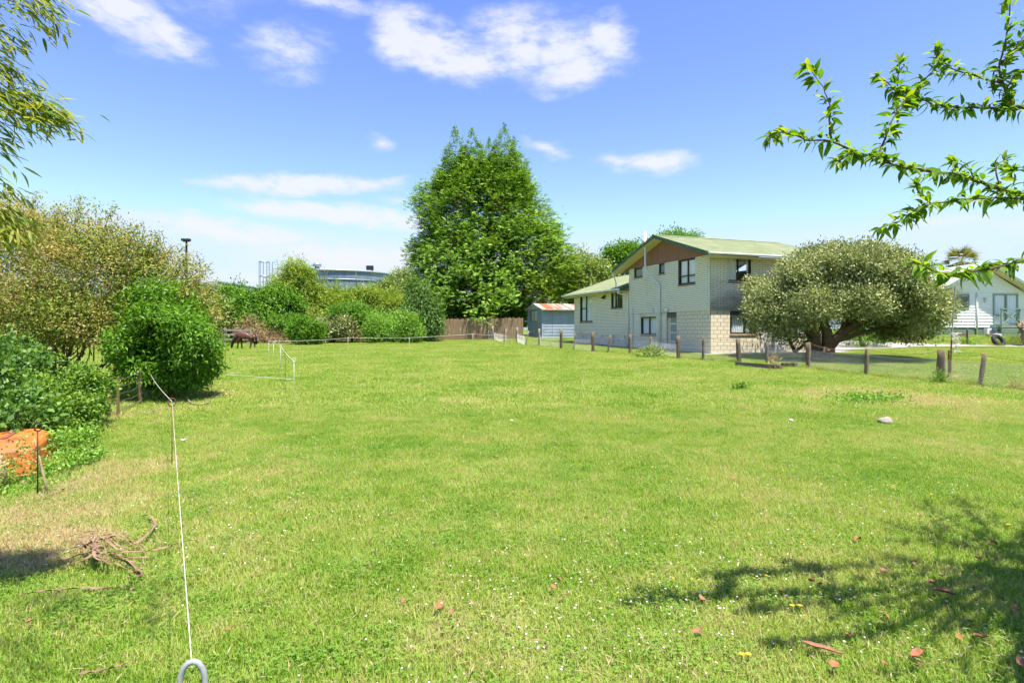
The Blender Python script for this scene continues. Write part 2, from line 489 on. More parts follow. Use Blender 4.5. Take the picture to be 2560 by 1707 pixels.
def ground_mat():
    m = bpy.data.materials.new('turf_soil')
    nt, N, L = nodes_of(m)
    b = N['Principled BSDF']; b.inputs['Roughness'].default_value = .95; b.inputs['Specular IOR Level'].default_value = .1
    v, ge = lawn_tone(N, L)
    cr = N.new('ShaderNodeValToRGB')
    el = cr.color_ramp.elements
    while len(el) < 4: el.new(.5)
    for e, (p, c) in zip(el, [(.15, (.085, .15, .022)), (.45, (.17, .22, .045)), (.7, (.24, .21, .085)), (1.0, (.30, .215, .12))]):
        e.position = p; e.color = (*c, 1)
    L.new(v, cr.inputs[0])
    t = N.new('ShaderNodeTexNoise'); t.inputs['Scale'].default_value = 45; t.inputs['Detail'].default_value = 4
    L.new(ge.outputs['Position'], t.inputs['Vector'])
    mr = N.new('ShaderNodeMapRange'); mr.inputs[1].default_value = .3; mr.inputs[2].default_value = .7; mr.inputs[3].default_value = .55; mr.inputs[4].default_value = 1.3
    L.new(t.outputs['Fac'], mr.inputs[0])
    mx = N.new('ShaderNodeMix'); mx.data_type = 'RGBA'; mx.blend_type = 'MULTIPLY'; mx.inputs[0].default_value = 1
    L.new(cr.outputs[0], mx.inputs[6]); L.new(mr.outputs[0], mx.inputs[7])
    L.new(mx.outputs[2], b.inputs['Base Color'])
    bp = N.new('ShaderNodeBump'); bp.inputs['Strength'].default_value = .5; bp.inputs['Distance'].default_value = .02
    L.new(t.outputs['Fac'], bp.inputs['Height']); L.new(bp.outputs[0], b.inputs['Normal'])
    return m
def build_ground():
    xs = np.concatenate([[-1500, -600, -250, -120, -80], np.arange(-60, 61, 1.5), [80, 120, 250, 600, 1500]])
    ys = np.concatenate([[-300, -60, -20, -8], np.arange(-4, 64, 1.0), [70, 80, 100, 140, 220, 400, 900, 2500]])
    X, Y = np.meshgrid(xs, ys)
    Z = g(X, Y)
    V = np.stack([X, Y, Z], -1).reshape(-1, 3)
    nx, ny = len(xs), len(ys)
    i = (np.arange(ny - 1)[:, None] * nx + np.arange(nx - 1)[None]).ravel()
    q = np.stack([i, i + 1, i + nx + 1, i + nx], 1)
    me = np_mesh('ground', V, q.ravel(), np.arange(len(q)) * 4, np.full(len(q), 4), ground_mat())
    me.polygons.foreach_set('use_smooth', [True] * len(q))
    tag(link('ground', me), kind='structure')
build_ground()

def strip(name, A, B, matl, dz, sub=6, kind='structure', thick=.0):
    """ribbon between two polylines of ground points, laid dz above the ground"""
    va = []
    mb = MB()
    for i in range(len(A) - 1):
        for k in range(sub):
            f = k / sub
            va.append((A[i].lerp(A[i + 1], f), B[i].lerp(B[i + 1], f)))
    va.append((A[-1], B[-1]))
    vs, fs = [], []
    W = 5
    for a, b in va:
        for j in range(W + 1):
            p = a.lerp(b, j / W)
            vs.append((p.x, p.y, gz(p.x, p.y) + dz))
    for i in range(len(va) - 1):
        for j in range(W):
            o = i * (W + 1) + j
            fs.append((o, o + 1, o + W + 2, o + W + 1))
    mb.add(vs, fs)
    return tag(mb.build(name, matl, None, True), kind=kind)
strip('driveway', DN, DF, M['asphalt'], .035)

# ------------------------------------------------------------------ lawn: blades and clover in small tufted patches
def grass_mat(name, stops, trans=.35):
    m = bpy.data.materials.new(name)
    nt, N, L = nodes_of(m)
    b = N['Principled BSDF']; b.inputs['Roughness'].default_value = .55; b.inputs['Specular IOR Level'].default_value = .25
    v, ge = lawn_tone(N, L)
    at = N.new('ShaderNodeAttribute'); at.attribute_name = 'tint'
    ma = N.new('ShaderNodeMath'); ma.operation = 'MULTIPLY_ADD'
    L.new(at.outputs['Fac'], ma.inputs[0]); ma.inputs[1].default_value = .55; L.new(v, ma.inputs[2])
    cr = N.new('ShaderNodeValToRGB')
    el = cr.color_ramp.elements
    while len(el) < len(stops): el.new(.5)
    for e, (p, c) in zip(el, stops):
        e.position = p; e.color = (*c, 1)
    L.new(ma.outputs[0], cr.inputs[0])
    L.new(cr.outputs[0], b.inputs['Base Color'])
    tr = N.new('ShaderNodeBsdfTranslucent')
    hs = N.new('ShaderNodeMix'); hs.data_type = 'RGBA'; hs.blend_type = 'MULTIPLY'; hs.inputs[0].default_value = 1.0
    L.new(cr.outputs[0], hs.inputs[6]); hs.inputs[7].default_value = (1.35, 1.3, .7, 1)
    L.new(hs.outputs[2], tr.inputs[0])
    mx = N.new('ShaderNodeMixShader'); mx.inputs[0].default_value = trans
    L.new(b.outputs[0], mx.inputs[1]); L.new(tr.outputs[0], mx.inputs[2])
    L.new(mx.outputs[0], N['Material Output'].inputs[0])
    return m
M['grass'] = grass_mat('grass_blade', [(0.0, (.07, .18, .010)), (.3, (.175, .31, .02)), (.55, (.285, .39, .05)), (.8, (.39, .41, .11)), (1.0, (.50, .40, .22))])
M['clover'] = grass_mat('clover_leaf', [(0.0, (.09, .22, .02)), (.6, (.17, .31, .035)), (1.0, (.24, .34, .06))], .3)

def tri_patch(name, rng, rad, nb, L, W, nclover, cl=.011):
    r = rad * np.sqrt(rng.random(nb)) ; a = rng.random(nb) * 2 * np.pi
    # blades stand in small tufts
    tx = rng.normal(0, .02, nb); ty = rng.normal(0, .02, nb)
    p = np.stack([r * np.cos(a) + tx, r * np.sin(a) + ty, np.full(nb, -.004)], 1)
    h = L * rng.uniform(.5, 1.25, nb)
    w = W * rng.uniform(.7, 1.2, nb)
    az = rng.random(nb) * 2 * np.pi
    lean = np.abs(rng.normal(.55, .35, nb))
    d = np.stack([np.cos(az) * np.sin(lean), np.sin(az) * np.sin(lean), np.cos(lean)], 1)
    s = np.stack([-np.sin(az + rng.normal(0, .6, nb)), np.cos(az), np.zeros(nb)], 1); s = nrm(s)
    mid = p + d * (h * .55)[:, None]
    d2 = nrm(d + np.stack([np.cos(az), np.sin(az), -np.ones(nb) * .2], 1) * rng.uniform(.1, .8, nb)[:, None])
    tip = mid + d2 * (h * .5)[:, None]
    sw = s * w[:, None] / 2
    V = np.stack([p - sw, p + sw, mid + sw * .8, mid - sw * .8, tip], 1)      # 5 verts
    base = np.arange(nb) * 5
    tri = np.stack([base, base + 1, base + 2, base, base + 2, base + 3, base + 3, base + 2, base + 4], 1).reshape(-1)
    ti = rng.beta(2, 3.2, nb); ti = np.repeat(np.where(rng.random(nb) < .14, rng.uniform(.9, 1.3, nb), ti), 5)
    V = V.reshape(-1, 3)
    mi = np.zeros(nb * 3, np.int32)
    if nclover:
        n = nclover
        # clover grows in mats
        cc = (rng.random((3, 2)) - .5) * rad * 1.1
        k = rng.integers(0, 3, n)
        c = np.concatenate([cc[k] + rng.normal(0, rad * .25, (n, 2)), rng.uniform(.015, .05, (n, 1))], 1)
        nn = nrm(np.stack([rng.normal(0, .35, n), rng.normal(0, .35, n), np.ones(n)], 1))
        Vs, Ts = [], []
        for j in range(3):
            an = rng.random(n) * 6.28 if j == 0 else an + 2.09
            dd = np.stack([np.cos(an), np.sin(an), rng.normal(0, .1, n)], 1)
            q = leaf_quads(c, dd, nn, cl * rng.uniform(.8, 1.4, n), cl * 1.0, .1)
            Vs.append(q.reshape(-1, 3))
        VV = np.concatenate(Vs)
        b0 = len(V) + np.arange(3 * n) * 4
        t2 = np.stack([b0, b0 + 1, b0 + 2, b0, b0 + 2, b0 + 3], 1).reshape(-1)
        V = np.concatenate([V, VV]); tri = np.concatenate([tri, t2])
        ti = np.concatenate([ti, np.repeat(rng.random(3 * n) * .8, 4)])
        mi = np.concatenate([mi, np.ones(6 * n, np.int32)])
    nt_ = len(tri) // 3
    me = np_mesh(name, V, tri, np.arange(nt_) * 3, np.full(nt_, 3), M['grass'], ti)
    me.materials.append(M['clover'])
    me.polygons.foreach_set('material_index', mi)
    return me

def keep_off(x, y):
    s, t = to_house(x, y)
    bad = (s > -1.15) & (s < 9) & (t > 7.0) & (t < 17)
    bad |= (s > -.35) & (s < 9) & (t > -.95) & (t < 8)
    dn = np.interp(x, [p.x for p in DN], [p.y for p in DN]); df = np.interp(x, [p.x for p in DF], [p.y for p in DF])
    bad |= (x > DN[0].x + .2) & (y > dn) & (y < df)
    bad |= (x > 28) & (y > 39.6)
    return bad

def gn_scatter(name, pts, rot, scl, idx, meshes, label):
    coll = bpy.data.collections.new(name + '_sources')
    for i, me in enumerate(meshes):
        coll.objects.link(bpy.data.objects.new('%s_tuft_%02d' % (name, i), me))
    me = bpy.data.meshes.new(name)
    me.vertices.add(len(pts))
    me.vertices.foreach_set('co', np.ascontiguousarray(pts, np.float32).ravel())
    for nm, ty, da in (('rotz', 'FLOAT', rot), ('scl', 'FLOAT', scl), ('idx', 'INT', idx)):
        at = me.attributes.new(nm, ty, 'POINT')
        at.data.foreach_set('value', np.ascontiguousarray(da, np.float32 if ty == 'FLOAT' else np.int32))
    me.update()
    o = link(name, me)
    gt = bpy.data.node_groups.new(name + '_scatter', 'GeometryNodeTree')
    gt.interface.new_socket('Geometry', in_out='INPUT', socket_type='NodeSocketGeometry')
    gt.interface.new_socket('Geometry', in_out='OUTPUT', socket_type='NodeSocketGeometry')
    N, L = gt.nodes, gt.links
    gi, go = N.new('NodeGroupInput'), N.new('NodeGroupOutput')
    ip = N.new('GeometryNodeInstanceOnPoints')
    ci = N.new('GeometryNodeCollectionInfo')
    ci.inputs['Collection'].default_value = coll
    ci.inputs['Separate Children'].default_value = True
    ci.inputs['Reset Children'].default_value = True
    def attr(nm, ty):
        a = N.new('GeometryNodeInputNamedAttribute'); a.data_type = ty; a.inputs[0].default_value = nm
        return a.outputs[0]
    cx = N.new('ShaderNodeCombineXYZ'); L.new(attr('rotz', 'FLOAT'), cx.inputs[2])
    L.new(gi.outputs[0], ip.inputs['Points'])
    L.new(ci.outputs[0], ip.inputs['Instance'])
    ip.inputs['Pick Instance'].default_value = True
    L.new(attr('idx', 'INT'), ip.inputs['Instance Index'])
    er = N.new('FunctionNodeEulerToRotation'); L.new(cx.outputs[0], er.inputs[0]); L.new(er.outputs[0], ip.inputs['Rotation'])
    L.new(attr('scl', 'FLOAT'), ip.inputs['Scale'])
    L.new(ip.outputs[0], go.inputs[0])
    md = o.modifiers.new('scatter', 'NODES'); md.node_group = gt
    tag(o, label, 'grass', kind='stuff')
    return o

def lawn():
    rng = np.random.default_rng(3)
    near = [tri_patch('near_turf', rng, .42, 1500, .055, .0042, c, .010) for c in (0, 80, 160, 40, 240, 100)]
    far = [tri_patch('far_turf', rng, .8, 1100, .065, .0095, c, .02) for c in (0, 60, 120, 40)]
    def grid(y0, y1, step, ky):
        out = []
        for y in np.arange(y0, y1, step):
            w = max(y, 0.5) * ky + 1.2
            xs = np.arange(-w, w, step)
            out.append(np.stack([xs + rng.uniform(-.5, .5, len(xs)) * step, np.full(len(xs), y) + rng.uniform(-.5, .5, len(xs)) * step], 1))
        p = np.concatenate(out)
        p = p[~keep_off(p[:, 0], p[:, 1])]
        return np.concatenate([p, g(p[:, 0], p[:, 1])[:, None]], 1)
    a = grid(1.2, 11.5, .34, .98)
    gn_scatter('lawn_grass', a, rng.random(len(a)) * 6.28, rng.uniform(.8, 1.2, len(a)), rng.integers(0, 6, len(a)), near, 'short paddock grass and clover underfoot')
    b = grid(11.3, 58, .72, .97)
    gn_scatter('paddock_grass', b, rng.random(len(b)) * 6.28, rng.uniform(.8, 1.25, len(b)), rng.integers(0, 4, len(b)), far, 'grass of the open paddock further out')
    # taller rank grass along the fences and walls
    tall = [tri_patch('rank_turf', rng, .22, 160, .20, .008, 0) for _ in range(3)]
    pts = []
    def along(A, B, n, sx, sy):
        for f in rng.random(n):
            p = A.lerp(B, f)
            pts.append((p.x + rng.normal(0, sx), p.y + rng.normal(0, sy)))
    along(GP(640, 872), GP(1110, 852), 200, .3, .8)
    along(GP(1230, 852), GP(1575, 886), 70, .12, .12)
    along(GP(1575, 886), GP(2020, 922), 60, .12, .12)
    along(GP(2020, 922), GP(2470, 968), 60, .15, .12)
    along(GP(2150, 855), GP(2600, 858), 120, .3, .5)
    along(GP(0, 1180), GP(200, 1060), 70, .25, .25)
    along(GP(0, 1050), GP(260, 1020), 60, .25, .25)
    along(GP(1350, 850), GP(1430, 848), 30, .3, .3)
    pts = np.array(pts)
    pts = pts[~keep_off(pts[:, 0], pts[:, 1])]
    c = np.concatenate([pts, g(pts[:, 0], pts[:, 1])[:, None]], 1)
    gn_scatter('rank_grass', c, rng.random(len(c)) * 6.28, rng.uniform(.5, 1.1, len(c)), rng.integers(0, 3, len(c)), tall, 'longer rank grass along the foot of the fences')
    # daisies and clover heads
    def flowers(name, label, mt, n, size, ys, hts, keep=None):
        y = np.exp(rng.uniform(np.log(ys[0]), np.log(ys[1]), n))
        x = rng.uniform(-1, 1, n) * (y * .95 + .5)
        nz = np.sin(x * 1.3 + 2 * np.sin(y * .8)) + np.sin(y * 1.9 + x * .7) + rng.normal(0, .7, n)
        k = (nz > keep) & ~keep_off(x, y)
        x, y = x[k], y[k]; n = len(x)
        c = np.stack([x, y, g(x, y) + rng.uniform(*hts, n)], 1)
        qs = []
        for j in range(3):
            an = rng.random(n) * 6.28 if j == 0 else an + 1.047
            dd = np.stack([np.cos(an), np.sin(an), rng.normal(0, .15, n)], 1)
            nn = nrm(np.stack([rng.normal(0, .3, n), rng.normal(0, .3, n) - .2, np.ones(n)], 1))
            sz = size * rng.uniform(.7, 1.2, n)
            qs.append(leaf_quads(c - dd * (sz / 2)[:, None], dd, nn, sz, sz * .6, .12))
        q = np.concatenate(qs)
        tag(link(name, quad_mesh(name, q, rng.random(len(q)), mt)), label, 'flowers', kind='stuff')
    wm = mat('daisy_white', (.72, .68, .66), (.62, .50, .48), 40, .7, pos=True)
    ym = mat('hawkbit_yellow', (.62, .40, .03), (.55, .30, .02), 40, .7, pos=True)
    flowers('daisy_flowers', 'small white daisies and clover heads in the turf', wm, 5000, .0145, (1.8, 26), (.03, .07), .2)
    flowers('hawkbit_flowers', 'small yellow weed flowers dotted over the paddock', ym, 1700, .020, (3.2, 46), (.05, .11), 1.0)
    # pale dry straw litter
    n = 2600
    y = np.exp(rng.uniform(np.log(2.2), np.log(14), n)); x = rng.uniform(-1, 1, n) * (y * .95)
    d = np.stack([rng.normal(0, 1, n), rng.normal(0, 1, n), rng.normal(0, .2, n)], 1)
    c = np.stack([x, y, g(x, y) + rng.uniform(.02, .05, n)], 1)
    q = leaf_quads(c, d, np.tile([0., 0, 1], (n, 1)), rng.uniform(.03, .11, n), .006)
    tag(link('straw_litter', quad_mesh('straw_litter', q, rng.random(n), mat('straw', (.42, .33, .19), (.33, .23, .12), 30, .9, pos=True))), 'pale dry straw lying in the turf', 'straw', kind='stuff')
lawn()

# ------------------------------------------------------------------ building helpers
def cells(a0, a1, z0, z1, openings):
    """rectangles of a wall with its openings left out"""
    A = sorted({a0, a1, *[min(max(o[i], a0), a1) for o in openings for i in (0, 1)]})
    Z = sorted({z0, z1, *[min(max(o[i], z0), z1) for o in openings for i in (2, 3)]})
    out = []
    for i in range(len(A) - 1):
        run = None
        for j in range(len(Z) - 1):
            ca, cz = (A[i] + A[i + 1]) / 2, (Z[j] + Z[j + 1]) / 2
            hole = any(o[0] < ca < o[1] and o[2] < cz < o[3] for o in openings)
            if not hole and run is not None and abs(run[3] - Z[j]) < 1e-6:
                run[3] = Z[j + 1]
            elif not hole:
                run = [A[i], A[i + 1], Z[j], Z[j + 1]]; out.append(run)
            else:
                run = None
    return out
def wp(ax, a, d, z, off=0.0):
    """wall point: along a, inward depth d, height z; ax 'g' runs in local y, 'f' runs in local x"""
    return (d + off, a, z) if ax == 'g' else (a, d + off, z)
def wall_mesh(mb, ax, a0, a1, z0, z1, openings, d0, d1):
    for c in cells(a0, a1, z0, z1, openings):
        mb.box(wp(ax, c[0], d0, c[2]), wp(ax, c[1], d1, c[3]))
def masonry(parent, name, ax, face, a0, a1, z0, z1, openings, bl, bh, joint, proud, mt, single, near):
    """courses of bonded units; the ones whose index is within `single` nearest to near=(a,z) are objects, the rest joined"""
    jv = joint * 1.6
    full = MB().box(wp(ax, jv / 2, -proud, joint / 2), wp(ax, bl - jv / 2, 0.004, bh - joint / 2)).mesh(name, mt)
    rest = MB(); units = []
    n = int(round((z1 - z0) / bh)); bh_ = (z1 - z0) / n
    rnd = random.Random(hash((name, ax, round(a1 * 10))) % 1000)
    for k in range(n):
        za, zb = z0 + k * bh_, z0 + (k + 1) * bh_
        st = a0 - (bl / 2 if k % 2 else 0)
        segs = [(a0, a1)]
        for o in openings:
            if o[2] < zb - .02 and o[3] > za + .02:
                segs = [s for (p, q) in segs for s in ((p, min(q, o[0])), (max(p, o[1]), q)) if s[1] - s[0] > .03]
        a = st
        while a < a1:
            for (p, q) in segs:
                x0, x1 = max(a, p), min(a + bl, q)
                if x1 - x0 < .04: continue
                if x1 - x0 > bl - 1e-4 and abs(bh_ - bh) < .004:
                    units.append((x0, za))
                else:
                    rest.box(wp(ax, x0 + jv / 2, face - proud, za + joint / 2), wp(ax, x1 - jv / 2, face + .004, zb - joint / 2))
            a += bl
    units.sort(key=lambda u: (u[0] - near[0]) ** 2 + (u[1] - near[1]) ** 2)
    for (x0, za) in units[:single]:
        j = rnd.uniform(-.002, .002)
        link(name, full, parent, wp(ax, x0, face + j, za))
    for (x0, za) in units[single:]:
        j = rnd.uniform(-.002, .002)
        rest.box(wp(ax, x0 + jv / 2, face - proud + j, za + joint / 2), wp(ax, x0 + bl - jv / 2, face + .004, za + bh_ - joint / 2))
    if rest.v:
        o = rest.build(name + '_courses', mt, parent); o['kind'] = 'stuff'
def curtain(mb, ax, a0, a1, z0, z1, d, waves, amp):
    n = max(8, int(waves * 6)); vs = []; fs = []
    for i in range(n + 1):
        f = i / n; a = a0 + (a1 - a0) * f
        dd = d + amp * math.sin(f * waves * 2 * math.pi) + amp * .5 * math.sin(f * waves * 5.1 + 1)
        vs += [wp(ax, a, dd, z0), wp(ax, a, dd, z1)]
    fs = [(2 * i, 2 * i + 2, 2 * i + 3, 2 * i + 1) for i in range(n)]
    mb.add(vs, fs)
def window(parent, ax, a0, a1, z0, z1, mull=(), trans=(), cur=(), fm='darkframe', bar=.05, rec=.07, sill='sill', pane='glass', label=None, off=0.0, name='window'):
    """frame with mullions (fractions along a), transoms (from, to, height fraction), panes, curtains and a sill"""
    f = MB(); d0, d1 = rec + off, rec + off + .06
    f.box(wp(ax, a0, d0, z0), wp(ax, a0 + bar, d1, z1)); f.box(wp(ax, a1 - bar, d0, z0), wp(ax, a1, d1, z1))
    f.box(wp(ax, a0 + bar, d0, z0), wp(ax, a1 - bar, d1, z0 + bar)); f.box(wp(ax, a0 + bar, d0, z1 - bar), wp(ax, a1 - bar, d1, z1))
    for m_ in mull:
        c = a0 + (a1 - a0) * m_
        f.box(wp(ax, c - bar * .55, d0 - .004, z0 + bar), wp(ax, c + bar * .55, d1 - .004, z1 - bar))
    for (p, q, h) in trans:
        c = z0 + (z1 - z0) * h
        f.box(wp(ax, a0 + (a1 - a0) * p, d0 - .002, c - bar * .5), wp(ax, a0 + (a1 - a0) * q, d1 - .006, c + bar * .5))
    w = f.build(name, M[fm], parent)
    edges = [0] + list(mull) + [1]
    for i in range(len(edges) - 1):
        pa, pb = a0 + (a1 - a0) * edges[i], a0 + (a1 - a0) * edges[i + 1]
        MB().box(wp(ax, pa + .01, d0 + .028, z0 + .01), wp(ax, pb - .01, d0 + .034, z1 - .01)).build('pane', M[pane], w)
    for (p, q) in cur:
        cm = MB(); curtain(cm, ax, a0 + (a1 - a0) * p, a0 + (a1 - a0) * q, z0 - .03, z1 + .03, d1 + .03, max(2, (a1 - a0) * (q - p) * 7), .02)
        cm.build('curtain', M['curtain'], w, True)
    if sill:
        s0, s1 = off - .055, rec + off + .01
        pts = [wp(ax, a0 - .04, s0, z0 - .10), wp(ax, a0 - .04, s1, z0 - .10), wp(ax, a0 - .04, s1, z0 - .004), wp(ax, a0 - .04, s0, z0 - .045)]
        MB().prism(pts, (0, a1 - a0 + .08, 0) if ax == 'g' else (a1 - a0 + .08, 0, 0)).build('sill', M[sill], w)
    return w
def corrugated(mb, p0, along, down, pitch, amp, per=6):
    """wavy sheet: waves run across `along`, troughs run down `down`"""
    p0, along, down = Vector(p0), Vector(along), Vector(down)
    nrm_ = along.cross(down).normalized()
    if nrm_.z < 0: nrm_ = -nrm_
    n = max(2, int(along.length / pitch) * per); vs = []; fs = []
    for i in range(n + 1):
        f = i / n
        o = nrm_ * amp * math.cos(f * along.length / pitch * 2 * math.pi)
        a = p0 + along * f + o
        vs += [a, a + down]
    fs = [(2 * i, 2 * i + 1, 2 * i + 3, 2 * i + 2) for i in range(n)]
    return mb.add(vs, fs)

# ------------------------------------------------------------------ the two-storey house
def house():
    h = thing('brick_house', 'two storey cream brick house with green iron roof and brown gable', 'house', C0, HROT)
    T, Lh = tg(1574), 7.4
    ZB = zg(1776, 775) ; ZT = zg(1776, 636.5)          # floor band, eaves of the upper wall
    WE = tg(1436)                                       # far end of the low wing
    X = lambda zx: 1380 + zx / 3.92
    Yv = lambda zy: 560 + zy / 3.92
    def op(zx0, zx1, zt, zb, s=0.0):                    # opening on the gable wall from two corners
        a1, a0 = tg(X(zx0)), tg(X(zx1))
        pm = X((zx0 + zx1) / 2)
        return [a0, a1, zg(pm, Yv(zb), s), zg(pm, Yv(zt), s)]
    w1 = op(812, 893, 424, 517); w2 = op(1055, 1110, 382, 482); w3 = op(1245, 1410, 342, 585)
    w1[3] = w2[3] = w3[3] = ZT - .02
    w4 = op(872, 1020, 907, 1080); dr = op(1128, 1218, 880, 1210); dr[2] = 0.06
    w5 = op(277, 398, 697, 955); w6 = op(582, 692, 668, 818)
    ofr = lambda px0, px1, pt, pb: [sv(px0), sv(px1), zf((px0 + px1) / 2, pb), zf((px0 + px1) / 2, pt)]
    f1 = ofr(1820, 1876, 638, 703); f2 = ofr(1825, 1889, 784, 834)
    f3 = ofr(1968, 2020, 800, 836)
    # --- lower block wall
    low = MB()
    wall_mesh(low, 'g', 0, T, -.9, ZB, [w4, dr], 0, .2)
    wall_mesh(low, 'f', .2, Lh, -.9, ZB, [f2, f3], 0, .2)
    low.box((.2, T - .2, -.9), (Lh, T, ZB)); low.box((Lh - .2, .2, -.9), (Lh, T - .2, ZB))
    lw = low.build('block_wall', M['mortar'], h)
    split = T - 2.6                                     # the far bays of this wall are rendered smooth
    masonry(lw, 'block', 'g', 0, -.0, dr[0] - .02, 0.0, ZB - .02, [dr], .4, .2, .016, .014, M['block'], 130, (0, 1))
    masonry(lw, 'block', 'f', 0, 0.0, Lh, 0.0, ZB - .02, [f2, f3], .4, .2, .016, .014, M['block'], 165, (0, 1))
    rd = MB(); wall_mesh(rd, 'g', dr[1] + .02, T, 0, ZB - .03, [w4], -.014, .004)
    rd.build('render_coat', M['render'], lw)
    # --- upper brick wall, a little proud of the blocks
    e = -.035
    up = MB()
    wall_mesh(up, 'g', e, T, ZB, ZT, [w1, w2, w3], e, .16)
    wall_mesh(up, 'f', .16, Lh, ZB, ZT, [f1], e, .16)
    up.box((.16, T - .2, ZB), (Lh, T, ZT + .3)); up.box((Lh - .2, .16, ZB), (Lh, T - .2, ZT))
    up.box((.0, .0, ZB - .3), (Lh, T - .2, ZB - .05))                 # floor
    uw = up.build('brick_wall', M['mortar'], h)
    masonry(uw, 'brick', 'g', e, e, T, ZB, ZT, [w1, w2, w3], .4, .1, .016, .014, M['cream'], 150, (0, 2.0 + ZB))
    masonry(uw, 'brick', 'f', e, e, Lh, ZB, ZT, [f1], .4, .1, .016, .014, M['stained'], 150, (0, 1.5 + ZB))
    MB().box((-.06, -.06, ZB - .022), (-.002, T, ZB)).build('band_course', M['render'], uw)
    MB().box((0, -.06, ZB - .022), (Lh, -.002, ZB)).build('band_course', M['render'], uw)
    # --- roof: apex over the middle of the gable
    ox, oe = -.8, .85
    apex = CAMZ + (HZ - 588) * (C0.y + T / 2 * UY + ox * VY) / F - C0.z
    eave = CAMZ + (HZ - 629) * (C0.y - oe * UY + ox * VY) / F - C0.z
    rx1 = Lh + .5
    rf = MB()
    corrugated(rf, (ox, T / 2, apex), (rx1 - ox, 0, 0), (0, -(T / 2 + oe), eave - apex), .09, .011)
    corrugated(rf, (ox, T / 2, apex), (rx1 - ox, 0, 0), (0, (T / 2 + oe), eave - apex), .09, .011)
    ro = rf.build('roof', M['green_roof'], h, True)
    MB().prism([(ox, T / 2 - .14, apex - .02), (ox, T / 2, apex + .045), (ox, T / 2 + .14, apex - .02), (ox, T / 2, apex + .02)], (rx1 - ox, 0, 0)).build('ridge_cap', M['green_roof'], ro)
    k = (apex - eave) / (T / 2 + oe)
    zr = lambda y: apex - k * abs(y - T / 2)
    for sg in (-1, 1):
        ye = T / 2 + sg * (T / 2 + oe)
        for xx in (ox, rx1 - .03):
            MB().prism([(xx, T / 2, apex + .02), (xx, ye, eave + .02), (xx, ye, eave - .16), (xx, T / 2, apex - .17)], (.03, 0, 0)).build('bargeboard', M['green_trim'], ro)
        # raking soffit under the gable overhang
        MB().prism([(ox + .03, T / 2, apex - .15), (ox + .03, ye, eave - .14), (ox + .03, ye, eave - .16), (ox + .03, T / 2, apex - .17)], (-ox - .0, 0, 0)).build('soffit', M['soffit'], ro)
        yw = e - .012 if sg < 0 else T
        MB().box((ox + .03, ye, eave - .17), (rx1 - .03, yw, eave - .15)).build('soffit', M['soffit'], ro) if sg < 0 else None
        gut = MB()
        yo = ye + sg * .06
        gut.prism([(ox, ye, eave - .11), (ox, ye, eave - .01), (ox, yo + sg * .05, eave + .0), (ox, yo + sg * .05, eave - .06), (ox, yo, eave - .11)], (rx1 - ox, 0, 0))
        gut.build('gutter', M['gutter'], ro)
    # closing eave strip and the brown panel in the gable
    MB().box((e, e + .002, ZT), (Lh, e + .1, eave - .15)).build('frieze', M['soffit'], h)
    gp = MB()
    nb = 14
    for i in range(nb):
        y0, y1 = e + (T - e) * i / nb, e + (T - e) * (i + 1) / nb
        pts = [(e - .03, y0 + .004, ZT + .004), (e - .03, y1 - .004, ZT + .004), (e - .03, y1 - .004, zr(y1) - .16), (e - .03, y0 + .004, zr(y0) - .16)]
        if y0 < T / 2 < y1:
            pts = pts[:3] + [(e - .03, T / 2, apex - .16)] + pts[3:]
        MB().prism(pts, (.03, 0, 0)).build('panel', M['ply'], gpar(h))
    for sg in (-1, 1):
        ye = T / 2 + sg * (T / 2 + oe)
        y0 = e if sg < 0 else T
        MB().prism([(e - .03, y0, ZT + .004), (e - .03, y0 + sg * (oe - .05), eave - .16), (e - .03, y0, zr(y0) - .16)], (.03, 0, 0)).build('panel', M['ply'], gpar(h))
    # vent above the roof
    pp = X(980); tp = tg(pp)
    # --- openings
    window(h, 'g', *w1, cur=(), pane='obscure', off=e); window(h, 'g', *w2, pane='obscure', off=e)
    window(h, 'g', *w3, mull=(.5,), trans=((0, 1, .33),), cur=((.03, .97),), off=e, sill='sillorange', bar=.06)
    window(h, 'g', *w4, mull=(.5,), cur=((.03, .97),))
    window(h, 'f', *f1, mull=(.47,), trans=((.47, 1, .33),), cur=((.02, .45), (.9, .98)), off=e, sill='sillorange', bar=.06)
    window(h, 'f', *f2, mull=(), cur=((.15, .60), (.70, .82)), bar=.06)
    window(h, 'f', *f3, mull=(.5,), cur=((.05, .95),), bar=.06)
    # glazed back door in its timber frame
    a0, a1, z0, z1 = dr
    fr = MB()
    fr.box((.03, a0, z0), (.19, a0 + .05, z1)); fr.box((.03, a1 - .05, z0), (.19, a1, z1)); fr.box((.03, a0 + .05, z1 - .05), (.19, a1 - .05, z1)); fr.box((-.03, a0 - .02, z0 - .12), (.2, a1 + .02, z0))
    do = fr.build('door', M['soffit'], h)
    lf = MB(); b0, b1 = a0 + .05, a1 - .05
    lf.box((.11, b0, z0), (.15, b0 + .09, z1 - .05)); lf.box((.11, b1 - .09, z0), (.15, b1, z1 - .05))
    hh = z1 - .05 - z0
    for i in range(5):
        zz = z0 + hh * i / 4.0
        lf.box((.112, b0 + .09, max(z0, zz - .035)), (.148, b1 - .09, min(z0 + hh, zz + .035)))
    lf.build('door_leaf', M['board'], do)
    for i in range(4):
        MB().box((.127, b0 + .08, z0 + hh * i / 4 + .03), (.133, b1 - .08, z0 + hh * (i + 1) / 4 - .03)).build('pane', M['obscure'], do)
    MB().tube([(.10, b0 + .05, z0 + 1.0), (.06, b0 + .05, z0 + 1.0), (.06, b0 + .16, z0 + 1.0)], .012).build('handle', M['zinc'], do)
    # --- pipes on the gable
    yp, yq = tg(X(985)) - .18, tg(X(1070))
    Yq = C0.y + yq * UY
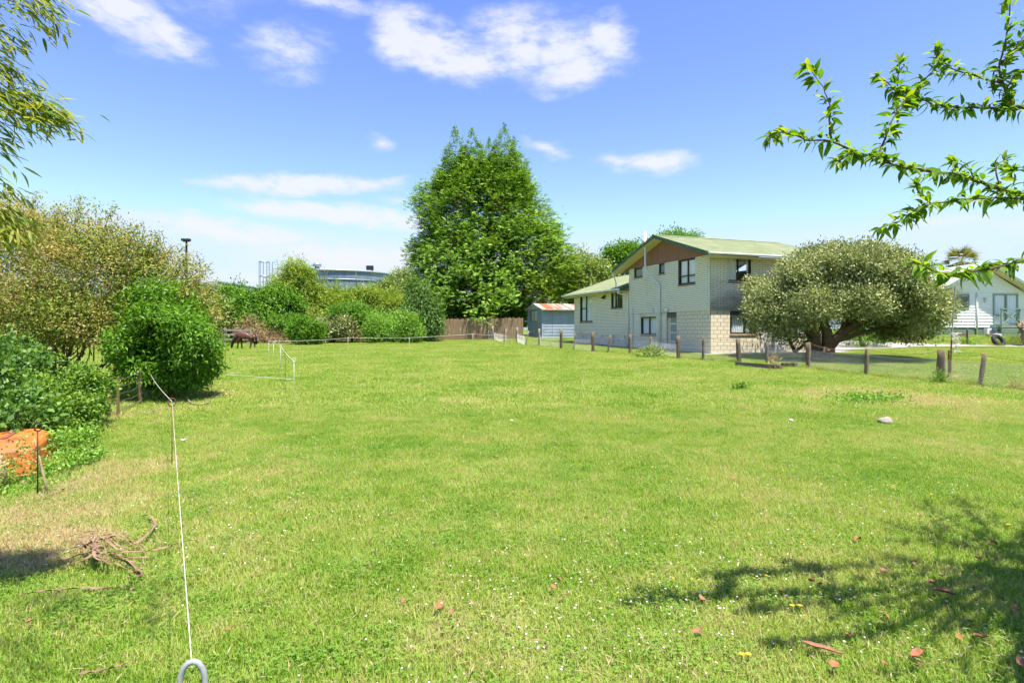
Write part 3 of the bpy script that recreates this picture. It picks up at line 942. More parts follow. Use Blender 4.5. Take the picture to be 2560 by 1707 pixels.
    z_b0 = zg(X(985), Yv(440)); z_b1 = zg(X(1068), Yv(600))
    MB().tube([(ox + .2, yp, apex + .35), (ox + .2, yp, z_b0), (ox + .22, yp - .05, z_b0 - .08), (-.15, yq + .05, z_b1 + .06), (-.11, yq, z_b1 - .05), (-.11, yq, -.2)], .06, 10).build('drain_pipe', M['pipe'], h, True)
    za, zb_ = zg(X(1000), Yv(815)), zg(X(1010), Yv(872))
    MB().tube([(-.09, tg(X(992)), za), (-.09, tg(X(995)), za - .15), (-.09, tg(X(1012)), zb_), (-.09, yq, zb_ - .03)], .03, 8).build('waste_pipe', M['pipe'], h, True)
    yc = tg(X(797))
    zt_ = zg(X(797), Yv(825))
    MB().tube([(-.06, yc, zt_), (-.06, yc, -.15)], .035, 8).build('conduit', M['pipe'], h, True)
    MB().box((-.14, yc - .07, zt_ - .35), (-.02, yc + .07, zt_ + .02)).build('conduit_box', M['pipe'], h)
    li = MB(); ly, lz = tg(X(1146)), zg(X(1146), Yv(842))
    li.tube([(-.05, ly, lz), (-.09, ly, lz)], .06, 10).tube([(-.09, ly, lz), (-.12, ly, lz - .01), (-.19, ly, lz - .02), (-.23, ly, lz - .03)], [.06, .11, .10, .03], 10)
    li.build('wall_light', M['white'], h, True)
    # --- meter covers leaning on the front wall: white panels
    for p0, p1 in ((1901, 1929), (1933, 1965)):
        s0, s1 = sv(p0), sv(p1)
        MB().box((s0, -.06, -.05), (s1, -.025, zf(1915, 829))).build('access_panel', M['board'], h)
    MB().tube([(sv(1931), -.08, ZB), (sv(1931), -.08, -.1)], .05, 8).build('downpipe', M['white'], h, True)
    # --- the low wing
    zfo = zg(1440, 834.7); zwt = zg(1440, 741) - .02
    wb = T + .0
    wm = MB(); wall_mesh(wm, 'g', T + .002, WE, zfo, zwt, [w5, w6], -.002, .2)
    wm.box((.2, WE - .2, zfo), (7.5, WE, zwt)); wm.box((7.3, T + .01, zfo), (7.5, WE - .2, zwt)); wm.box((.2, T + .01, zfo), (7.3, WE - .2, zfo + .05))
    ww = wm.build('brick_wall', M['mortar'], h)
    masonry(ww, 'brick', 'g', -.002, T + .002, WE, zfo, zwt, [w5, w6], .4, .1, .016, .014, M['cream'], 0, (T, 2))
    fo = MB(); wall_mesh(fo, 'g', T + .002, WE - .01, -.6, zfo - .002, [[T + .5 + 1.5 * i, T + .72 + 1.5 * i, zfo - .2, zfo - .06] for i in range(5)], .015, .2)
    fw = fo.build('foundation_wall', M['render'], h)
    for i in range(5):
        MB().box((.03, T + .49 + 1.5 * i, zfo - .21), (.05, T + .73 + 1.5 * i, zfo - .05)).build('air_vent', M['concrete'], fw)
    window(h, 'g', *w5, mull=(.58,), trans=((.58, 1, .5),), cur=((.03, .97),))
    window(h, 'g', *w6, mull=(.48,), cur=((.02, .14), (.5, .62), (.86, .97)))
    wo = -.7; wend = WE + .6
    we_ = CAMZ + (HZ - 739.5) * (C0.y + wend * UY + wo * VY) / F - C0.z
    rs, kk = 3.75, .345
    wa = we_ + (rs - wo) * kk
    wr = MB()
    corrugated(wr, (rs, T + .03, wa), (0, wend - T - .03, 0), (wo - rs, 0, we_ - wa), .09, .011)
    corrugated(wr, (rs, T + .03, wa), (0, wend - T - .03, 0), (rs - wo, 0, we_ - wa), .09, .011)
    wro = wr.build('roof', M['green_roof'], h, True)
    for yy in (T + .004, wend - .03):
        MB().prism([(wo, yy, we_ + .03), (rs, yy, wa + .03), (rs, yy, wa - .16), (wo, yy, we_ - .16)], (0, .026, 0)).build('bargeboard', M['green_trim'], wro)
    MB().prism([(0, WE, zwt), (rs, WE, wa - .03), (2 * rs, WE, zwt)], (0, -.15, 0)).build('gable_end', M['cream'], wro)
    MB().box((wo + .02, T + .035, we_ - .17), (-.004, wend - .03, we_ - .15)).build('soffit', M['soffit'], wro)
    MB().box((-.004, T + .035, zwt), (.1, WE, we_ + .1)).build('frieze', M['soffit'], wro)
    MB().prism([(wo + .25, T - .03, we_ - .14), (-.05, T - .03, we_ - .14), (-.05, T - .03, we_ + .1)], (0, .03, 0)).build('panel', M['ply'], wro)
    MB().prism([(wo, T, we_ - .11), (wo, T, we_ - .01), (wo - .11, T, we_), (wo - .11, T, we_ - .06), (wo - .06, T, we_ - .11)], (0, wend - T, 0)).build('gutter', M['gutter'], wro)
    MB().tube([(wo - .05, T + .1, we_ - .1), (wo - .05, T + .1, we_ - .28), (wo + .05, T + .06, we_ - .33), (-.12, T + .06, we_ - .38), (-.07, T + .06, we_ - .46), (-.07, T + .06, -.3)], .045, 8).build('downpipe', M['white'], h, True)
    MB().tube([(ox + .05, T + oe - .05, eave - .1), (ox + .3, T + oe - .05, we_ + .35), (ox + .3, T + oe, we_ + .12), (wo - .1, T + oe + .1, we_ + .02)], .04, 8).build('downpipe', M['white'], h, True)
    fl = MB(); ly, lz = tg(X(522)), zg(X(522), Yv(715))
    fl.box((-.05, ly - .04, lz + .02), (-.0, ly + .04, lz + .14))
    for sgn in (-1, 1):
        fl.tube([(-.05, ly, lz + .08), (-.12, ly + sgn * .1, lz), (-.2, ly + sgn * .16, lz - .1)], [.03, .05, .075], 8)
    fl.build('flood_light', M['darkframe'], h, True)
    # overflow pipe stub near the footing
    return h, T, Lh, WE
def stained_mat():
    """cream brick with dark mildew growing up the wall under the windows"""
    m = mat('stained_brick', (.78, .72, .56), (.83, .78, .63), 2.2, .8, .15, bscale=60)
    nt, N, L = nodes_of(m)
    b = N['Principled BSDF']
    src = b.inputs['Base Color'].links[0].from_socket
    ge = N.new('ShaderNodeNewGeometry')
    t = N.new('ShaderNodeTexNoise'); t.inputs['Scale'].default_value = 1.1; t.inputs['Detail'].default_value = 6; t.inputs['Roughness'].default_value = .68
    mp = N.new('ShaderNodeMapping'); mp.inputs['Scale'].default_value = (.5, .5, 1.6)
    L.new(ge.outputs['Position'], mp.inputs[0]); L.new(mp.outputs[0], t.inputs['Vector'])
    sp = N.new('ShaderNodeSeparateXYZ'); L.new(ge.outputs['Position'], sp.inputs[0])
    mr = N.new('ShaderNodeMapRange'); mr.inputs[1].default_value = 4.9; mr.inputs[2].default_value = 3.0; mr.inputs[3].default_value = -.25; mr.inputs[4].default_value = .22
    L.new(sp.outputs['Z'], mr.inputs[0])
    ad = N.new('ShaderNodeMath'); ad.operation = 'ADD'; L.new(t.outputs['Fac'], ad.inputs[0]); L.new(mr.outputs[0], ad.inputs[1])
    m2 = N.new('ShaderNodeMapRange'); m2.inputs[1].default_value = .45; m2.inputs[2].default_value = .75; m2.inputs[4].default_value = .6
    L.new(ad.outputs[0], m2.inputs[0])
    mx = N.new('ShaderNodeMix'); mx.data_type = 'RGBA'
    L.new(m2.outputs[0], mx.inputs[0]); L.new(src, mx.inputs[6]); mx.inputs[7].default_value = (.12, .125, .12, 1)
    L.new(mx.outputs[2], b.inputs['Base Color'])
    return m
M['stained'] = stained_mat()
_gp = {}
def gpar(h):
    if 'o' not in _gp:
        _gp['o'] = MB().box((.0, .05, 5.0), (.1, 7.6, 5.02)).build('gable_panel', M['ply'], h)
    return _gp['o']
HOUSE, HT, HL, HWE = house()
def hw(s, t):
    return Vector((C0.x + s * VX + t * UX, C0.y + s * VY + t * UY, 0))
strip('path', [hw(-1.05, HWE + .6), hw(-1.05, HT), hw(-.9, 4)], [hw(.1, HWE + .6), hw(.1, HT), hw(.1, 4)], M['darkpath'], .02)
strip('path', [hw(-.9, 4.01), hw(-.85, 0), hw(-.6, -.8)], [hw(.1, 4.01), hw(.1, 0), hw(.1, -.8)], M['concrete'], .024)
strip('path', [hw(-.1, -.85), hw(4, -.9), hw(8.2, -1.2)], [hw(-.1, .1), hw(4, .1), hw(8.2, .1)], M['concrete'], .034)

# ------------------------------------------------------------------ foliage helpers
def shell_points(rng, c, rad, n, lump=.16, lo=.62, zmin=None, freq=2.6):
    d = nrm(rng.normal(0, 1, (int(n * 1.6), 3)))
    ph = rng.random(6) * 6.28
    m = 1 + lump * (np.sin(d[:, 0] * freq * 1.7 + ph[0]) * np.sin(d[:, 2] * freq * 1.3 + ph[1]) + .7 * np.sin(d[:, 1] * freq * 2.1 + ph[2] + d[:, 0] * 3) + .5 * np.sin(d[:, 2] * freq * 3.3 + ph[3] + d[:, 0] * 5))
    r = (lo + (1 - lo) * np.sqrt(rng.random(len(d)))) * m
    p = np.array(c) + d * np.array(rad) * r[:, None]
    nn = nrm(d / np.array(rad))
    if zmin is not None:
        k = p[:, 2] > zmin
        p, nn = p[k], nn[k]
    return p[:n], nn[:n]
def leaf_cloud(rng, cl, nn, per, cr, L, W, up=.35, rnd=.8, droop=0.0, flat=.6, tmix=.5):
    n = len(cl) * per
    c = np.repeat(cl, per, 0); o = np.repeat(nn, per, 0)
    ct = np.repeat(rng.random(len(cl)), per)
    pos = c + rng.normal(0, 1, (n, 3)) * cr
    d = o + rng.normal(0, 1, (n, 3)) * rnd + np.array([0, 0, up - droop])
    nor = o * .5 + np.array([0, 0, flat]) + rng.normal(0, .5, (n, 3))
    q = leaf_quads(pos, d, nor, L * rng.uniform(.65, 1.25, n), W * rng.uniform(.7, 1.2, n))
    return q, ct * tmix + rng.random(n) * (1 - tmix)
def bush(name, label, cat, base, blobs, mt, seed, per=16, dens=1.0, L=.12, W=.05, cr=.14, group=None, trunk=None, lump=.16, up=.35, droop=0., rnd=.8, zmin=None, bark='bark', lo=.6, extra=None, tmix=.5, carve=None):
    """blobs: list of (centre, radii, clumps) in world space; trunk: list of polylines with radii"""
    rng = np.random.default_rng(seed)
    o = thing(name, label, cat, base, 0, group)
    B = np.array(base)
    qs, ts = [], []
    for (c, r, n) in blobs:
        p, nn = shell_points(rng, c, r, int(n * dens), lump, lo, zmin)
        if carve:                                   # open space round the stems
            kp = ((p[:, 0] - carve[0]) ** 2 + ((p[:, 1] - carve[1]) * .55) ** 2) / carve[3] ** 2 + ((p[:, 2] - carve[2] + .3) / .95) ** 2 > 1
            p, nn = p[kp], nn[kp]
        q, t = leaf_cloud(rng, p, nn, per, cr, L, W, up, rnd, droop, tmix=tmix)
        qs.append(q); ts.append(t)
    if extra:
        for q, t in extra(rng):
            qs.append(q); ts.append(t)
    q = np.concatenate(qs) - B; t = np.concatenate(ts)
    cr_ = link('crown', quad_mesh(name + '_crown', q, t, mt), o); cr_['kind'] = 'stuff'
    if trunk is None:
        c, r, n = blobs[0]
        trunk = [([base, ((base[0] + c[0]) / 2 + r[0] * .1, (base[1] + c[1]) / 2, (base[2] + c[2]) / 2), c], [.07, .05, .02])]
        for k in range(3):
            a = rng.random() * 6.28
            trunk.append(([base, (c[0] + math.cos(a) * r[0] * .4, c[1] + math.sin(a) * r[1] * .4, c[2] + r[2] * .3)], [.05, .015]))
    mb = MB()
    for pts, rad in trunk:
        mb.tube([Vector(p) - Vector(base) for p in pts], rad, 6)
    mb.build('trunk', M[bark], o, True)
    return o
def wiggle(rnd, a, b, n, amp):
    a, b = Vector(a), Vector(b)
    L = (b - a).length
    pts = []
    for i in range(n + 1):
        f = i / n
        j = amp * L * math.sin(math.pi * f)
        pts.append(a.lerp(b, f) + Vector((rnd.uniform(-j, j), rnd.uniform(-j, j), rnd.uniform(-j, j))))
    pts[0], pts[-1] = a, b
    return pts

LM = {}
LM['fresh'] = leafmat('fresh_green_leaf', [(0, (0.048, 0.136, 0.013)), (.5, (0.120, 0.272, 0.024)), (1, (0.256, 0.416, 0.056))], .35)
LM['dense'] = leafmat('glossy_green_leaf', [(0, (0.046, 0.125, 0.012)), (.5, (0.114, 0.260, 0.020)), (1, (0.229, 0.376, 0.043))], .35, .5, .25)
LM['bronze'] = leafmat('bronze_tipped_leaf', [(0, (0.095, 0.173, 0.023)), (.38, (0.216, 0.301, 0.046)), (.62, (0.378, 0.371, 0.098)), (.85, (0.581, 0.422, 0.196)), (1, (0.702, 0.448, 0.276))], .35, .55, .2, tcol=(1.3, 1.1, .7), big=.5, bigscale=.75)
LM['bamboo'] = leafmat('bamboo_leaf', [(0, (0.079, 0.153, 0.018)), (.5, (0.215, 0.328, 0.039)), (.85, (0.415, 0.480, 0.078)), (1, (0.601, 0.495, 0.143))], .4, big=.15)
LM['olive'] = leafmat('olive_leaf', [(0, (0.092, 0.156, 0.037)), (.5, (0.221, 0.304, 0.074)), (1, (0.405, 0.478, 0.138))], .3)
LM['silver'] = leafmat('silver_backed_leaf', [(0, (0.073, 0.106, 0.035)), (.4, (0.218, 0.261, 0.095)), (.75, (0.464, 0.486, 0.209)), (.97, (0.682, 0.634, 0.341)), (1, (0.522, 0.155, 0.063))], .22, .55, .22, tcol=(1.2, 1.2, .7), big=.16)
LM['conifer'] = leafmat('cypress_spray', [(0, (0.048, 0.124, 0.020)), (.45, (0.138, 0.276, 0.028)), (.8, (0.303, 0.461, 0.041)), (1, (0.470, 0.575, 0.067))], .2, .6, .25, big=.22, bigscale=.35)
LM['deadspray'] = leafmat('dead_cypress_spray', [(0, (0.192, 0.084, 0.060)), (1, (0.336, 0.180, 0.120))], .1, .8, .1)
LM['cherry'] = leafmat('cherry_leaf', [(0, (.055, .13, .012)), (.5, (.11, .22, .016)), (.9, (.19, .30, .028)), (1, (.32, .30, .04))], .5, .45, .3, tcol=(1.7, 1.7, .5), big=.05)
LM['ivy'] = leafmat('ivy_leaf', [(0, (0.046, 0.115, 0.016)), (.5, (0.139, 0.269, 0.029)), (1, (0.348, 0.461, 0.080))], .32, .5, .22)
LM['vine'] = leafmat('dark_vine_leaf', [(0, (0.042, 0.102, 0.017)), (.5, (0.095, 0.204, 0.028)), (1, (0.190, 0.314, 0.050))], .25)
LM['drybrush'] = leafmat('dry_brush', [(0, (0.220, 0.139, 0.077)), (.5, (0.413, 0.293, 0.169)), (1, (0.578, 0.477, 0.277))], .15, .8, .1)
LM['weed'] = leafmat('weed_leaf', [(0, (0.080, 0.192, 0.024)), (.5, (0.192, 0.368, 0.045)), (1, (0.352, 0.512, 0.096))], .35)
LM['palm'] = leafmat('palm_frond', [(0, (0.108, 0.120, 0.036)), (.5, (0.204, 0.228, 0.060)), (1, (0.408, 0.348, 0.144))], .25)

# ------------------------------------------------------------------ the big cypress
def conifer():
    rng = np.random.default_rng(11)
    Y0 = 58.0; k = Y0 / F
    gx = (1222 - CX) * k; base = (gx, Y0, gz(gx, Y0) - .1)
    o = thing('cypress_tree', 'huge dark green cypress with three pointed tops beside the shed', 'tree', base)
    # silhouette: row, left column, right column
    prof = np.array([(322, 1245, 1262), (356, 1128, 1294), (406, 1088, 1320), (441, 1068, 1343), (487, 1035, 1370), (529, 1028, 1380), (582, 1030, 1414), (640, 1022, 1434), (690, 1012, 1436), (740, 1022, 1420), (790, 1050, 1330)], float)
    zz = CAMZ + (HZ - prof[:, 0]) * k; l = (prof[:, 1] - CX) * k; r = (prof[:, 2] - CX) * k
    zz, l, r = zz[::-1], l[::-1], r[::-1]
    P_, D_, S_ = [], [], []
    def limb(c, d, n, sp, ln):
        """spray bases spread about a limb end"""
        q = c + rng.normal(0, 1, (n, 3)) * sp
        P_.append(q); D_.append(np.tile(d, (n, 1)) + rng.normal(0, .38, (n, 3))); S_.append(np.full(n, ln) * rng.uniform(.7, 1.3, n))
    cones = ((1262, 312, 70, 150, .42), (1180, 324, 58, 140, .3), (1137, 316, 50, 150, .28), (1222, 350, 60, 120, .2))
    def put(c, d, f, n, sp, ln):
        limb(c, np.array([d[0], d[1], .3 - .8 * rng.random() * (1 - f)]), n, np.array([1., 1., .75]) * sp, ln)
    for i in range(1050):
        f = rng.random() ** .9
        z = 2.0 + (CAMZ + (HZ - 430) * k - 2.0) * f
        ins = .1 + 1.2 * f * f
        xl, xr = np.interp(z, zz, l) + ins, np.interp(z, zz, r) - ins
        cx_, hw_ = (xl + xr) / 2, (xr - xl) / 2
        a = rng.random() * 6.283
        if rng.random() < .55: a = -abs(a % 3.1416)           # more on the side that is seen
        lob = 1 + .10 * math.sin(5 * a + z * 1.1) + .06 * math.sin(9 * a - z * 1.7)
        rr = rng.uniform(.66, 1.0) * min(lob, 1.06)
        d = np.array([math.cos(a), math.sin(a), 0.])
        c = np.array([cx_ + d[0] * hw_ * rr, Y0 + d[1] * hw_ * .66 * rr, z + rng.uniform(-.3, .3)])
        put(c, d, f, rng.integers(22, 40), .46 * rng.uniform(.7, 1.2), .42)
    for i in range(700):
        z = rng.uniform(2.2, CAMZ + (HZ - 400) * k) if i < 420 else rng.uniform(2.2, CAMZ + (HZ - 560) * k)
        xl, xr = np.interp(z, zz, l), np.interp(z, zz, r)
        a = rng.random() * 6.283; rr = rng.uniform(.15, .62) if i < 420 else rng.uniform(.6, .93)
        put(np.array([(xl + xr) / 2 + math.cos(a) * (xr - xl) / 2 * rr, Y0 + math.sin(a) * (xr - xl) * .33 * rr, z]), np.array([math.cos(a), math.sin(a), 0.]), .3, 18, .6, .7)
    for i in range(75):                               # low boughs reaching forward over the paling fence
        px = rng.uniform(1055, 1290); drop = rng.random() ** 1.3; Yb = 54.0 - 5.5 * drop + rng.uniform(-.6, .6)
        c = np.array(P(px, 600 + 185 * drop + rng.uniform(-14, 14), Yb))
        put(c, np.array([rng.normal(0, .5), -.8, 0.]), .1, 26, .42, .42)
    for (px, py, wpx, hpx, sh) in cones:
        for j in range(int(900 * sh)):
            f = rng.random() ** .6
            top = P(px, py, Y0 - .6)
            a = rng.random() * 6.283
            w = wpx * k * f ** .75 * rng.uniform(.5, 1.0) * (1 + .15 * math.sin(4 * a + f * 14))
            d = np.array([math.cos(a), math.sin(a), .5])
            c = np.array([top.x + math.cos(a) * w, top.y + math.sin(a) * w, top.z - .25 - hpx * k * f])
            put(c, d, .9, int(5 + 18 * f), .08 + .24 * f, .24 + .12 * f)
        for j in range(14):
            c = P(px, py, Y0 - .6); f = j / 14
            limb(np.array([c.x, c.y, c.z - .9 * f]), np.array([rng.normal(0, .4), rng.normal(0, .4), 1.2]), 3, .04 + .1 * f, .3)
    pos = np.concatenate(P_); D = nrm(np.concatenate(D_)); S = np.concatenate(S_)
    keep = pos[:, 2] > 1.9
    pos, D, S = pos[keep], D[keep], S[keep]
    n = len(pos)
    m = 7
    # every spray is a flat fan of leaflets
    up = np.tile([0., 0, 1], (n, 1)) + rng.normal(0, .35, (n, 3))
    side = nrm(np.cross(D, up)); nor = np.cross(side, D)
    qs, ts = [], []
    st = rng.random(n)
    for j in range(m):
        f = j / (m - 1)
        sg = 1 if j % 2 else -1
        ang = .75 * (1 - f * .7)
        root = pos + D * (S * f * .75)[:, None]
        dd = D * math.cos(ang) + side * (sg * math.sin(ang)) - nor * .25
        ln = S * (.62 - .3 * f)
        qs.append(leaf_quads(root, dd, nor + rng.normal(0, .3, (n, 3)), ln, ln * .27))
        ts.append(np.clip(st * .55 + rng.random(n) * .25 + .22 * f, 0, 1))
    q = np.concatenate(qs) - np.array(base); t = np.concatenate(ts)
    c = link('crown', quad_mesh('cypress_crown', q, t, LM['conifer']), o); c['kind'] = 'stuff'
    # a few dead brown limbs inside
    dl = []
    for (px, py) in ((1150, 500), (1145, 600), (1200, 615), (1250, 515)):
        c0 = np.array(P(px, py, Y0 - 3.6))
        pp = c0 + rng.normal(0, .35, (70, 3)); dl.append(leaf_quads(pp, rng.normal(0, 1, (70, 3)) + [0, -.3, -.8], rng.normal(0, 1, (70, 3)), .45, .07))
    dq = np.concatenate(dl) - np.array(base)
    d_ = link('dead_sprays', quad_mesh('dead_sprays', dq, rng.random(len(dq)), LM['deadspray']), o); d_['kind'] = 'stuff'
    mb = MB(); rd = random.Random(4)
    for (dx, dy, h, r0) in ((-2.2, 0, 17, .42), (.2, .6, 17.5, .5), (2.0, -.3, 18.2, .45), (-.6, -1.0, 12, .3)):
        mb.tube(wiggle(rd, (dx * .5, dy, 0), (dx, dy, h - 1.2), 8, .008), [r0 * (1 - .1 * i) for i in range(9)], 8)
        for j in range(16):
            z = 1.5 + j * (h - 3) / 16; a = rd.uniform(0, 6.28); w = 5.5 * (1 - z / (h + 3))
            mb.tube(wiggle(rd, (dx * .7, dy, z), (dx * .7 + math.cos(a) * w, dy + math.sin(a) * w, z - .6), 3, .04), [.09, .07, .05, .02], 5)
    mb.build('trunk', M['darkbark'], o, True)
conifer()

# ------------------------------------------------------------------ the round tree on the lawn
def round_tree():
    rng = np.random.default_rng(21); rd = random.Random(5)
    Yt = 25.4; k = Yt / F
    bx = (2062 - CX) * k; base = Vector((bx, Yt, gz(bx, Yt) - .05))
    cx_ = (2105 - CX) * k
    zt = CAMZ + (HZ - 603) * k; zb = CAMZ + (HZ - 838) * k
    blobs = [((cx_ - .05, Yt, zb + 1.5), (3.25, 3.4, zt - zb - 2.2), 1500), ((cx_ - 2.55, Yt - .3, zb + 1.05), (1.6, 2.3, 1.15), 420), ((cx_ + 2.1, Yt - .2, zb + .8), (1.6, 2.3, 1.15), 430),
             ((cx_ + .2, Yt, zb + 2.2), (2.8, 2.6, 1.3), 300)]
    for i in range(46):                             # rounded boughs that break up the dome
        a = rng.random() * 6.28; e = rng.uniform(-.05, 1.35)
        d = np.array([math.cos(a) * math.cos(e), math.sin(a) * math.cos(e), math.sin(e)])
        c = np.array([cx_ - .05, Yt, zb + 1.4]) + d * np.array([3.45, 3.5, zt - zb - 1.75]) * rng.uniform(.86, .99)
        w = rng.uniform(.4, .9)
        blobs.append((tuple(c), (w, w, w * .65), int(85 * w)))
    tr = []
    fork = base + Vector((.15, 0, .55))
    for (pts, rad) in (([base, fork], [.36, .28]), ([base + Vector((-.25, .1, 0)), base + Vector((-.35, .1, .9)), base + Vector((-.6, .1, 1.9)), (cx_ - 2.0, Yt, zb + 1.6)], [.25, .2, .15, .06]),
                       ([fork, base + Vector((.6, -.1, 1.1)), base + Vector((1.6, -.2, 1.75)), (cx_ + 2.2, Yt - .4, zb + 1.2)], [.25, .19, .14, .06]),
                       ([fork, base + Vector((.05, 0, 1.4)), base + Vector((-.35, 0, 2.4)), (cx_ - .8, Yt, zb + 3)], [.24, .19, .13, .05]),
                       ([base + Vector((.6, -.1, 1.1)), base + Vector((1.2, .2, 1.9)), (cx_ + 1.2, Yt + .3, zb + 2.6)], [.15, .12, .05]),
                       ([base + Vector((.3, -.1, .8)), base + Vector((1.5, -.3, 1.2)), (cx_ + 2.8, Yt - .8, zb + .7)], [.13, .1, .04]),
                       ([base + Vector((-.35, .1, .9)), base + Vector((-1.2, -.2, 1.6)), (cx_ - 2.6, Yt - .6, zb + 1.0)], [.12, .09, .04])):
        tr.append((wiggle(rd, pts[0], pts[1], 2, .03)[:-1] + [Vector(p) for p in pts[1:]], [rad[0], rad[0] * .95] + rad[1:]))
    bush('round_tree', 'broad dome shaped tree with grey green leaves on twisted trunks before the house', 'tree', base, blobs, LM['silver'], 22, per=26, dens=1.35, L=.125, W=.06, cr=.17, trunk=tr, lump=.10, up=.5, rnd=.75, zmin=zb - .05, lo=.74, tmix=.45, carve=(bx + .3, Yt - .5, zb + .35, 2.3))
    # two small crooked trees beneath its skirts
    for (px, py, tp, blob, lab, sd_) in ((1992, 884, 1990, (2005, 836, 60, 22), 'small crooked tree with two bent stems in front of the block wall', 31), (2158, 868, 2160, (2165, 838, 62, 20), 'small short trunked tree with fresh green leaves beside the driveway', 32)):
        b = GP(px, py)
        if sd_ == 31: b = Vector((b.x, 27.6, 0)); b.x = (px - CX) / F * b.y; b.z = gz(b.x, b.y)
        kk = b.y / F
        c = P(blob[0], blob[1], b.y)
        t = [([b, b + Vector((-.25, 0, .5)), b + Vector((-.5, 0, 1.0)), c + Vector((-.7, 0, 0))], [.1, .085, .06, .03]), ([b + Vector((-.03, 0, .2)), b + Vector((.5, 0, .65)), b + Vector((.75, 0, 1.2)), c + Vector((.6, 0, .1))], [.08, .06, .05, .02])] if sd_ == 31 else \
            [([b, b + Vector((-.1, 0, .35)), b + Vector((-.25, 0, .8)), c], [.15, .13, .09, .03])]
        bush('small_tree', lab, 'tree', b, [(c, (blob[2] * kk, 1.0, blob[3] * kk + .15), 260)], LM['dense' if sd_ == 31 else 'fresh'], sd_, per=14, L=.11, W=.05, cr=.14, trunk=t, bark='bark')
round_tree()

